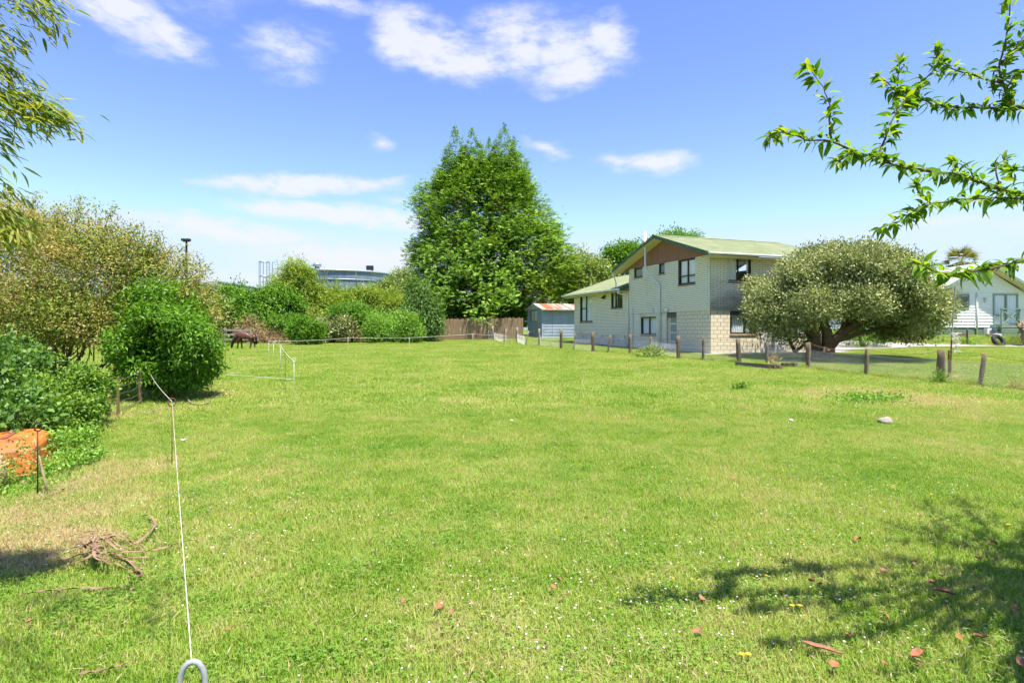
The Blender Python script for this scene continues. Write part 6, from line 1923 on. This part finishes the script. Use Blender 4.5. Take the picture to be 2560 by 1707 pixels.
def litter():
    rnd = random.Random(41)
    c = GP(260, 1405)
    o = thing('dead_leaf_pile', 'tangled pile of dead brown strap leaves on the lawn', 'leaf pile', c)
    X = lambda zx, zy: (zx * .3233, 1200 + zy * .3233)
    strands = [[(1040, 335), (1150, 350), (1200, 400), (1150, 480), (1050, 560), (950, 605), (860, 600)], [(500, 505), (600, 500), (760, 495), (900, 505), (1020, 540), (1080, 580), (1120, 620)],
               [(470, 725), (560, 700), (700, 675), (800, 660)], [(720, 480), (715, 560), (735, 640), (800, 700)], [(530, 620), (620, 590), (700, 640), (760, 690)], [(640, 600), (700, 640), (760, 720), (880, 740)],
               [(720, 600), (800, 590), (900, 620), (960, 640)], [(700, 620), (790, 650), (840, 720), (800, 735)], [(880, 700), (1000, 690), (1160, 675)], [(860, 690), (980, 710), (1080, 770), (1020, 810), (990, 795)],
               [(760, 580), (830, 530), (930, 490), (1010, 480)], [(800, 590), (850, 550), (910, 530)], [(610, 550), (660, 548), (800, 560)], [(600, 715), (700, 700), (780, 690)], [(850, 640), (950, 640), (1150, 630), (1300, 580), (1420, 545), (1620, 520)],
               [(1180, 610), (1300, 570), (1400, 580)], [(680, 660), (730, 690), (840, 700), (900, 690)], [(750, 720), (800, 740), (900, 740), (980, 760)], [(690, 590), (650, 640), (660, 670)]]
    strands = strands + [[(x + rnd.uniform(-40, 40), y + rnd.uniform(-30, 30)) for (x, y) in st] for st in strands[1:14]]
    for st in strands:
        pts = []
        for i, p in enumerate(st):
            q = GP(*X(*p)); q.z += .035 + rnd.uniform(0, .05) + .06 * math.exp(-((p[0] - 780) ** 2 + (p[1] - 640) ** 2) / 30000)
            pts.append(q - c)
        mb = MB(); ribbon(mb, smooth(pts), rnd.uniform(.010, .024), rnd)
        mb.build('strap_leaf', M['flax'], o, True)
    for (a, lab) in (([(140, 940), (320, 910), (600, 890), (780, 880), (960, 872), (1005, 872), (1020, 905), (1015, 920)], 'long dead strap leaf with a hooked tip lying by itself'), ([(600, 1568), (740, 1540), (900, 1500), (1010, 1472)], 'thin brown leaf stalk near the edge of the lawn'), ([(330, 175), (430, 125), (520, 90), (590, 85)], 'brown stick on the dry ground beside the tub')):
        pts = [GP(*X(*p)) + Vector((0, 0, .04)) for p in a]
        mb = MB(); ribbon(mb, [p - pts[0] for p in smooth(pts)], .024, rnd)
        tag(mb.build('dead_strap_leaf', M['flax'], None, True, pts[0]), lab, 'dead leaf')
    # bare twig by the shrub
    t0 = GP(440, 985)
    tw = MB()
    Y = lambda zx, zy: GP(zx / 3.92, 850 + zy / 3.92) - t0
    for st, r in (([(1695, 470), (1710, 520), (1750, 560), (1800, 580)], .012), ([(1740, 510), (1770, 540), (1820, 590), (1870, 640), (1960, 655), (2050, 640)], .014), ([(1790, 480), (1775, 530)], .008), ([(1760, 520), (1700, 545)], .008)):
        pts = [Y(*p) + Vector((0, 0, .04 + rnd.uniform(0, .05))) for p in st]
        tw.tube(smooth(pts, 3), r, 5)
    tag(tw.build('bare_branch', M['twig'], None, True, t0), 'bare grey branch lying on the lawn before the glossy shrub', 'branch')
    # heap of dead leaves in the shrub's shade
    rng = np.random.default_rng(4)
    h = GP(520, 988)
    n = 160
    pos = rng.normal(0, 1, (n, 3)) * [.3, .2, .0] + [0, 0, .03] + np.abs(rng.normal(0, .03, (n, 1))) * [0, 0, 1]
    q = leaf_quads(pos, rng.normal(0, 1, (n, 3)) * [1, 1, .3], np.tile([0., 0, 1], (n, 1)) + rng.normal(0, .3, (n, 3)), .08, .035)
    tag(link('dead_leaf_heap', quad_mesh('dead_leaf_heap', q, rng.random(n), LM['drybrush']), None, h), 'scatter of brown dead leaves under the edge of the glossy shrub', 'dead leaves', kind='stuff')
    # fallen leaves
    def leafmesh(L_, W_, curl, fold, sd_, mt):
        r = random.Random(sd_); vs, fs = [], []
        n = 6
        for i in range(n + 1):
            f = i / n
            w = W_ * math.sin(math.pi * min(.97, .08 + .9 * f)) ** .8
            x = (f - .5) * L_; z = curl * (f - .5) ** 2 * 4 * L_ + r.uniform(-.003, .003)
            vs += [(x, -w / 2, z + fold * w), (x, 0, z), (x, w / 2, z + fold * w * r.uniform(.6, 1.3))]
        for i in range(n):
            a, b = 3 * i, 3 * i + 3
            fs += [(a, a + 1, b + 1, b), (a + 1, a + 2, b + 2, b + 1)]
        return MB().add(vs, fs).mesh('fallen_leaf', mt, True)
    ms = [leafmesh(.085, .05, .12, .3, 1, M['fallen']), leafmesh(.07, .045, -.15, .45, 2, M['fallen']), leafmesh(.09, .04, .2, .2, 3, M['fallenbrown']), leafmesh(.06, .04, .1, .6, 4, M['fallenbrown'])]
    Z = lambda zx, zy: (1700 + zx * .3656, 1200 + zy * .3656)
    W = lambda zx, zy: (1000 + zx * .2596, 1300 + zy * .2596)
    spots = [Z(*p) for p in ((2040, 590), (1610, 630), (1380, 670), (1790, 715), (210, 790), (155, 880), (960, 770), (2140, 475), (1410, 1000), (2290, 950), (1990, 1040), (1155, 1125), (1050, 1350), (1390, 1335), (1635, 1345), (1620, 1260), (1910, 1145), (2060, 1145), (120, 1110), (1215, 450), (1720, 760), (905, 755), (360, 20), (2330, 1330))] + [W(*p) for p in ((1530, 660), (1480, 730), (1570, 800), (30, 870), (370, 925), (500, 985))] + [(1100, 1530), (75, 1580), (570, 1600)]
    for i, (px, py) in enumerate(spots):
        f = GP(px, py)
        l = link('fallen_leaf', ms[rnd.randrange(4)], None, f + Vector((0, 0, .052)), (rnd.uniform(-.35, .35), rnd.uniform(-.35, .35), rnd.uniform(0, 6.28)))
        sc = rnd.uniform(.5, .95); l.scale = (sc, sc, sc)
        tag(l, 'dry orange brown leaf fallen on the lawn', 'leaf', 'fallen leaves scattered on the lawn')
    for (p, rz, lab, L_, W_) in ((Z(980, 1240), -.5, 'large curled brown leaf lying where the cherry shade begins', .2, .035), (Z(1815, 838), -.6, 'long folded red brown leaf in the dappled cherry shade', .12, .045)):
        f = GP(*p)
        tag(link('curled_leaf', leafmesh(L_, W_, .05, .5, 9, M['fallenbrown']), None, f + Vector((0, 0, .055)), (.1, .05, rz)), lab, 'leaf')
    # yellow dandelion heads near the lens
    for i, (zx, zy) in enumerate(((690, 825), (760, 935), (815, 935), (55, 835), (415, 1275), (460, 1290), (1715, 140), (2240, 360), (2100, 330))):
        f = GP(*Z(zx, zy)); d = thing('dandelion', 'yellow dandelion flower on a thin stalk in the lawn', 'flower', f, 0, 'dandelions in the lawn')
        MB().tube([(0, 0, 0), (.006, 0, .06)], .0018, 5).build('stalk', LM['weed'], d)
        mb = MB()
        for k in range(12):
            a = 2 * math.pi * k / 12
            mb.add([(.006, 0, .06), (.006 + .012 * math.cos(a - .2), .012 * math.sin(a - .2), .066), (.006 + .018 * math.cos(a), .018 * math.sin(a), .068), (.006 + .012 * math.cos(a + .2), .012 * math.sin(a + .2), .066)], [(0, 1, 2, 3)])
        mb.build('flower_head', M['yellow'], d)
M['yellow'] = mat('dandelion_yellow', (.70, .48, .03), (.62, .36, .02), 60, .7)
litter()

# ------------------------------------------------------------------ horse
def horse():
    f = GP(613, 873); sc = 1.0
    k = f.y / F
    sc = 46 * k / 1.52
    o = thing('horse', 'dark brown horse grazing in front of the yard rails', 'horse', f, R(6))
    V = [(.55, 0, 1.26), (.1, 0, 1.17), (-.35, 0, 1.18), (-.68, 0, 1.14), (-.92, 0, .86), (-1.12, 0, .60), (-1.2, 0, .44), (-1.24, 0, .24), (-1.27, 0, .09)]
    Rr = [(.31, .35), (.35, .38), (.34, .36), (.24, .30), (.15, .22), (.115, .16), (.105, .13), (.08, .095), (.065, .07)]
    E = [(i, i + 1) for i in range(8)]
    def leg(root, pts, rs):
        p = root
        for q, r in zip(pts, rs):
            V.append(q); Rr.append((r, r)); E.append((p, len(V) - 1)); p = len(V) - 1
    for s in (-1, 1):
        w = .05 * s
        leg(2, [(-.48 , .17 * s, .92), (-.50 + w, .16 * s, .70), (-.50 + w * 2, .15 * s, .46), (-.50 + w * 3, .15 * s, .14), (-.54 + w * 3, .15 * s, .03)], [.17, .10, .068, .048, .065])
        leg(0, [(.60, .17 * s, .98), (.56 + w, .17 * s, .76), (.72 + w * 2, .16 * s, .50), (.68 + w * 3, .16 * s, .14), (.64 + w * 3, .16 * s, .03)], [.2, .125, .075, .05, .066])
    V = [(x * .86, y, z) for (x, y, z) in V]
    me = bpy.data.meshes.new('horse_body'); me.from_pydata(V, E, [])
    b = link('body', me, o); b.scale = (sc, sc, sc)
    sk = b.modifiers.new('skin', 'SKIN'); sk.use_smooth_shade = True
    sl = me.skin_vertices[0].data
    for i, r in enumerate(Rr): sl[i].radius = r
    sl[0].use_root = True
    ss = b.modifiers.new('sub', 'SUBSURF'); ss.levels = 2; ss.render_levels = 2
    hm = mat('bay_coat', (.085, .030, .014), (.13, .05, .024), 3, .42, spec=.5)
    nt, N, L = nodes_of(hm); bs = N['Principled BSDF']
    src = bs.inputs['Base Color'].links[0].from_socket
    tc = N.new('ShaderNodeTexCoord'); sp = N.new('ShaderNodeSeparateXYZ'); L.new(tc.outputs['Object'], sp.inputs[0])
    mr = N.new('ShaderNodeMapRange'); mr.inputs[1].default_value = .72; mr.inputs[2].default_value = .5; L.new(sp.outputs['Z'], mr.inputs[0])
    mx = N.new('ShaderNodeMix'); mx.data_type = 'RGBA'; L.new(mr.outputs[0], mx.inputs[0]); L.new(src, mx.inputs[6]); mx.inputs[7].default_value = (.012, .009, .008, 1)
    L.new(mx.outputs[2], bs.inputs['Base Color'])
    me.materials.append(hm)
    dk = mat('black_hair', (.012, .010, .010), (.025, .02, .018), 30, .5)
    S = lambda p: (p[0] * .86 * sc, p[1] * sc, p[2] * sc)
    ml = MB(); rn = random.Random(3)
    for i in range(16):
        t = i / 15
        p = Vector((-.55, 0, 1.44)).lerp(Vector((-1.12, 0, .74)), t) + Vector((-.02, 0, 0))
        ml.tube([S(p + Vector((.03, 0, .0))), S(p + Vector((-.02, -.12, -.03))), S(p + Vector((.06, -.2, -.2)))], [.05 * sc, .045 * sc, .012 * sc], 5)
    ml.build('mane', dk, o, True)
    tl = MB()
    for i in range(7):
        w = rn.uniform(-.05, .05)
        tl.tube([S((.86, w * .4, 1.28)), S((1.0, w, 1.12)), S((1.04 + w, w, .8)), S((1.08 + w * 2, w * 2, .42))], [.045 * sc, .05 * sc, .05 * sc, .012 * sc], 6)
    tl.build('tail', dk, o, True)
    for s in (-1, 1):
        MB().tube([S((-1.1, .06 * s, .66)), S((-1.07, .085 * s, .74)), S((-1.08, .075 * s, .82))], [.03 * sc, .032 * sc, .006 * sc], 6).build('ear', dk, o, True)
horse()

# ------------------------------------------------------------------ cherry branches reaching in from the trunk beside the camera
def shaped_leaf(L_, W_, droop, sd_, mt, name):
    vs, fs = [], []
    n = 6
    for i in range(n + 1):
        f = i / n
        w = W_ * (math.sin(math.pi * f ** .8) ** .9 if 0 < i < n else .02)
        x = f * L_; z = -droop * f * f * L_
        vs += [(x, -w / 2, z + .22 * w), (x, 0, z), (x, w / 2, z + .22 * w)]
    for i in range(n):
        a, b = 3 * i, 3 * i + 3
        fs += [(a, a + 1, b + 1, b), (a + 1, a + 2, b + 2, b + 1)]
    me = MB().add(vs, fs).mesh(name, mt, True)
    at = me.attributes.new('tint', 'FLOAT', 'POINT')
    r = random.Random(sd_).random()
    at.data.foreach_set('value', np.full(len(vs), r, np.float32))
    return me
def mesh_arrays(me):
    v = np.empty(len(me.vertices) * 3, np.float32); me.vertices.foreach_get('co', v)
    l = np.empty(len(me.loops), np.int32); me.loops.foreach_get('vertex_index', l)
    t = np.empty(len(me.vertices), np.float32); me.attributes['tint'].data.foreach_get('value', t)
    return v.reshape(-1, 3), l, t
def place_leaves(parent, frames, protos, nsingle, name, mt, base):
    """frames: list of 4x4 matrices, first nsingle become objects, the rest one mesh"""
    rnd = random.Random(len(frames))
    rest = []
    for i, m_ in enumerate(frames):
        pr = rnd.randrange(len(protos))
        if i < nsingle:
            o = bpy.data.objects.new(name, protos[pr]); COL.objects.link(o); o.parent = parent
            o.matrix_local = Matrix.Translation(-Vector(base)) @ m_
        else:
            rest.append((pr, m_))
    arr = [mesh_arrays(p) for p in protos]
    V, Lp, T_ = [], [], []; off = 0
    for pr, m_ in rest:
        v, l, t = arr[pr]
        mm_ = np.array(m_)
        V.append(v @ mm_[:3, :3].T + mm_[:3, 3] - np.array(base)); Lp.append(l + off); T_.append(t); off += len(v)
    if V:
        V = np.concatenate(V); Lp = np.concatenate(Lp); T_ = np.concatenate(T_)
        nq = len(Lp) // 4
        o = link('foliage', np_mesh('foliage', V, Lp, np.arange(nq) * 4, np.full(nq, 4), mt, T_), parent); o['kind'] = 'stuff'
def frame(p, d, up, roll, s):
    d = Vector(d).normalized(); u = Vector(up)
    y = u.cross(d)
    if y.length < 1e-4: y = Vector((0, 1, 0)).cross(d)
    y.normalize(); z = d.cross(y)
    m_ = Matrix((d, y, z)).transposed().to_4x4()
    return Matrix.Translation(p) @ m_ @ Matrix.Rotation(roll, 4, 'X') @ Matrix.Scale(s, 4)
def in_view(p, m_=1.0):
    if p.y < .5: return False
    px = CX + p.x / p.y * F; py = HZ - (p.z - CAMZ) / p.y * F
    return -20 < px < 2580 and -20 < py < 1730
def cherry():
    rnd = random.Random(91)
    base = Vector((4.3, 3.5, gz(4.3, 3.5)))
    o = thing('cherry_tree', 'cherry tree branches with glossy green leaves hanging over the paddock', 'tree', base)
    br = [  # (points as column,row,depth), start radius
        ([(2700, 520, 3.1), (2560, 487, 3.05), (2503, 473, 3.02), (2439, 452, 3.0), (2388, 436, 3.0), (2319, 427, 2.98), (2241, 416, 2.95), (2191, 393, 2.95), (2136, 388, 2.93), (2092, 404, 2.92)], .011),
        ([(2191, 393, 2.95), (2218, 331, 2.97), (2241, 280, 3.0), (2262, 250, 3.02)], .006),
        ([(2150, 385, 2.94), (2080, 354, 2.9), (2012, 349, 2.88), (1966, 331, 2.86), (1922, 342, 2.85)], .006),
        ([(2078, 350, 2.9), (2074, 300, 2.9), (2074, 266, 2.9), (2058, 220, 2.9), (2020, 168, 2.9)], .005),
        ([(2700, 290, 3.3), (2560, 271, 3.25), (2494, 271, 3.2), (2411, 269, 3.2), (2342, 262, 3.15), (2287, 239, 3.15), (2246, 234, 3.1)], .009),
        ([(2246, 234, 3.1), (2223, 211, 3.1), (2196, 193, 3.1)], .004), ([(2243, 232, 3.1), (2246, 190, 3.1), (2250, 160, 3.1)], .004), ([(2290, 240, 3.15), (2320, 190, 3.15), (2356, 150, 3.15)], .005),
        ([(2527, 270, 3.22), (2512, 220, 3.2), (2498, 170, 3.2), (2512, 106, 3.2), (2524, 20, 3.2), (2515, -30, 3.2)], .008),
        ([(2505, 211, 3.2), (2448, 193, 3.18), (2402, 179, 3.16), (2356, 161, 3.15), (2345, 130, 3.15)], .006),
        ([(2500, 160, 3.2), (2540, 120, 3.2), (2580, 60, 3.2)], .005), ([(2512, 230, 3.2), (2545, 180, 3.2), (2590, 170, 3.2)], .005),
        ([(2620, 505, 3.05), (2560, 496, 3.0), (2503, 496, 2.95), (2434, 496, 2.9), (2365, 505, 2.88), (2310, 514, 2.85), (2273, 542, 2.85), (2202, 572, 2.85)], .007),
        ([(2330, 512, 2.86), (2300, 480, 2.86), (2290, 465, 2.86)], .004), ([(2440, 452, 3.0), (2420, 420, 3.0), (2390, 405, 3.0)], .005), ([(2503, 473, 3.02), (2490, 420, 3.05), (2510, 400, 3.05)], .005),
        ([(2700, 600, 2.7), (2560, 652, 2.65), (2503, 666, 2.62), (2434, 680, 2.6), (2365, 684, 2.58), (2305, 664, 2.56)], .009),
        ([(2600, 440, 2.9), (2550, 425, 2.9), (2530, 430, 2.9)], .004)]
    wood = MB(); fr = []
    def add_leaves(pts, dens, start=0.0, size=1.0):
        L_ = sum((pts[i + 1] - pts[i]).length for i in range(len(pts) - 1))
        n = max(2, int(L_ / .024 * dens))
        for i in range(n):
            f = (i + rnd.random()) / n
            if f < start: continue
            t = f * (len(pts) - 1); i0 = min(int(t), len(pts) - 2)
            p = pts[i0].lerp(pts[i0 + 1], t - i0); ax = (pts[i0 + 1] - pts[i0]).normalized()
            for j in range(rnd.choice((2, 3, 4, 5))):
                d = ax * rnd.uniform(-.1, 1.1) + Vector((rnd.gauss(0, .75), rnd.gauss(0, .75), rnd.gauss(.05, .5)))
                fr.append(frame(p + d.normalized() * .012, d, (rnd.gauss(0, .3), rnd.gauss(0, .3), 1), rnd.uniform(-.6, .6), size * rnd.uniform(.65, 1.15)))
        for j in range(7):
            d = (pts[-1] - pts[-2]).normalized() + Vector((rnd.gauss(0, .6), rnd.gauss(0, .6), rnd.gauss(0, .5)))
            fr.append(frame(pts[-1], d, (0, 0, 1), rnd.uniform(-.6, .6), rnd.uniform(.6, 1.0)))
    for pts, r in br:
        q = smooth([P(*p) for p in pts], 4)
        q = [v + Vector((rnd.uniform(-.004, .004), 0, rnd.uniform(-.004, .004))) for v in q]
        wood.tube([v - base for v in q], [r * (1 - .75 * i / (len(q) - 1)) for i in range(len(q))], 6)
        add_leaves(q, 1.0)
    vis = [m_ for m_ in fr if in_view(m_.translation)]
    fr[:] = [m_ for m_ in fr if not in_view(m_.translation)]
    # trunk and the rest of the crown, whose shade falls on the lawn
    trunk = [base, base + Vector((-.08, 0, .7)), base + Vector((-.05, -.05, 1.4)), base + Vector((-.2, 0, 1.9))]
    wood.tube([v - base for v in smooth(trunk, 3)], [.11 - .006 * i for i in range(10)], 10)
    fork = trunk[-1]
    for e in ((2700, 520, 3.1), (2700, 290, 3.3), (2700, 600, 2.7)):
        e = P(*e); wood.tube([v - base for v in smooth([fork, fork.lerp(e, .5) + Vector((0, 0, .15)), e], 4)], [.035 - .003 * i for i in range(9)], 8)
    rng = np.random.default_rng(2)
    for i in range(86):
        a = rnd.uniform(0, 6.28) if i < 46 else rnd.uniform(-2.5, -.9)
        el_ = rnd.uniform(.0, 1.1) if i < 46 else rnd.uniform(.1, .7); ln = rnd.uniform(.9, 2.2) if i < 46 else rnd.uniform(1.2, 2.9)
        e = fork + Vector((math.cos(a) * math.cos(el_) * ln, math.sin(a) * math.cos(el_) * ln, math.sin(el_) * ln * .9 + .1))
        pts = smooth([fork, fork.lerp(e, .45) + Vector((0, 0, .22)), e], 6)
        if any(in_view(p) for p in pts): continue
        wood.tube([v - base for v in pts], [.022 - .0014 * q for q in range(len(pts))], 6)
        tw = [pts]
        for j in range(4):
            s = pts[rnd.randrange(5, len(pts))]; e2 = s + Vector((rnd.gauss(0, .35), rnd.gauss(0, .35), rnd.gauss(.1, .2)))
            if in_view(e2) or in_view(s): continue
            tw.append([s, s.lerp(e2, .5), e2]); wood.tube([v - base for v in tw[-1]], [.006, .005, .003], 5)
        for q in tw: add_leaves(q, .2, .25, 1.3)
    wood.build('branch_wood', M['cherrybark'], o, True)
    fr[:] = [m_ for m_ in fr if not in_view(m_.translation)]
    protos = [shaped_leaf(.065, .024, dr, i, LM['cherry'], 'leaf') for i, dr in enumerate((.25, .5, .15, .7, .4, .9))]
    rnd.shuffle(vis)
    place_leaves(o, vis + fr, protos, min(300, len(vis)), 'leaf', LM['cherry'], base)
    print('cherry leaves', len(vis), len(fr))
cherry()

# ------------------------------------------------------------------ bamboo leaning in
LM['nearbamboo'] = leafmat('near_bamboo_leaf', [(0, (.065, .125, .014)), (.45, (.15, .24, .025)), (.85, (.27, .33, .045)), (1, (.36, .34, .06))], .55, big=.05)
def near_bamboo():
    rnd = random.Random(55)
    base = Vector((-5.2, 3.9, gz(-5.2, 3.9)))
    o = thing('bamboo_plant', 'bamboo with long narrow drooping leaves leaning over the lawn', 'bamboo', base)
    wood = MB(); fr = []
    def culm(pts, r):
        q = smooth(pts, 4); wood.tube([v - base for v in q], [r * (1 - .6 * i / (len(q) - 1)) for i in range(len(q))], 7)
    def spray(pts, n, size=1.0, spread=.5):
        q = smooth(pts, 4)
        wood.tube([v - base for v in q], [.006 * (1 - .7 * i / (len(q) - 1)) for i in range(len(q))], 5)
        for i in range(int(n * 1.15)):
            f = rnd.random() ** .8
            t = f * (len(q) - 1); i0 = min(int(t), len(q) - 2)
            p = q[i0].lerp(q[i0 + 1], t - i0) + Vector((rnd.gauss(0, .05), rnd.gauss(0, .06), rnd.gauss(0, .045)))
            ax = (q[i0 + 1] - q[i0]).normalized()
            d = ax + Vector((rnd.gauss(.25, spread), rnd.gauss(0, spread), rnd.gauss(-.15, spread * .6)))
            fr.append(frame(p, d, (rnd.gauss(0, .4), rnd.gauss(0, .4), 1), rnd.uniform(-.5, .5), size * rnd.uniform(.6, 1.15)))
    Y = 3.3
    A = lambda px, py, y=Y: P(px, py, y)
    for (pts, n) in (([A(-160, -40), A(-20, -10), A(70, 20), A(125, 60)], 150), ([A(-120, 20), A(-10, 70), A(40, 110)], 80), ([A(-140, 100), A(-20, 150), A(35, 200)], 130), ([A(-200, 160), A(-40, 215), A(70, 255), A(150, 295)], 330), ([A(-180, 200), A(-20, 255), A(60, 290), A(120, 290)], 230), ([A(-150, 230), A(-30, 280), A(15, 320)], 60),
                     ([A(-120, 300), A(-20, 335), A(20, 355)], 40), ([A(-120, 360), A(-30, 395), A(-2, 415)], 24), ([A(-150, 410), A(-30, 460), A(12, 490)], 50), ([A(-150, 470), A(-30, 515), A(15, 545), A(40, 585)], 100), ([A(-150, 500), A(-30, 540), A(10, 570), A(40, 605)], 90),
                     ([A(-300, 60), A(-160, 120), A(-80, 180)], 120), ([A(-320, 300), A(-180, 360), A(-90, 420)], 120), ([A(-60, -70), A(60, -30), A(115, 10)], 90)):
        spray(pts, n)
    for (x, y, tx, ty, tz) in ((-5.2, 3.9, -4.2, 3.8, 3.6), (-5.5, 4.1, -4.4, 3.9, 4.6), (-5.0, 3.7, -4.3, 3.8, 2.8), (-5.3, 3.4, -2.2, 2.2, 4.5), (-5.6, 3.6, -4.6, 3.4, 5.0)):
        b = Vector((x, y, gz(x, y)))
        culm([b, Vector((x + .1, y, tz * .55)), Vector((tx - .2 if tx < -3 else -3.6, ty + .1, tz * .92)), Vector((tx, ty, tz))], .018)
    # arching tops above the frame, whose shade dapples the corner of the lawn
    for i in range(9):
        s = Vector((-3.6 + .25 * i, 2.2 + rnd.uniform(-.4, .5), 4.4 + rnd.uniform(-.1, .3)))
        spray([s, s + Vector((.25, rnd.uniform(-.2, .2), .0)), s + Vector((.5, rnd.uniform(-.3, .3), -.2))], 45)
    wood.build('culm', M['culm'], o, True)
    vis = [m_ for m_ in fr if in_view(m_.translation)]; inv = [m_ for m_ in fr if not in_view(m_.translation)]
    protos = [shaped_leaf(.108, .016, dr, i + 20, LM['nearbamboo'], 'leaf') for i, dr in enumerate((.05, .18, .1, .25, .35, .1))]
    rnd.shuffle(vis)
    place_leaves(o, vis + inv, protos, min(300, len(vis)), 'leaf', LM['nearbamboo'], base)
    print('bamboo leaves', len(vis), len(inv))
near_bamboo()
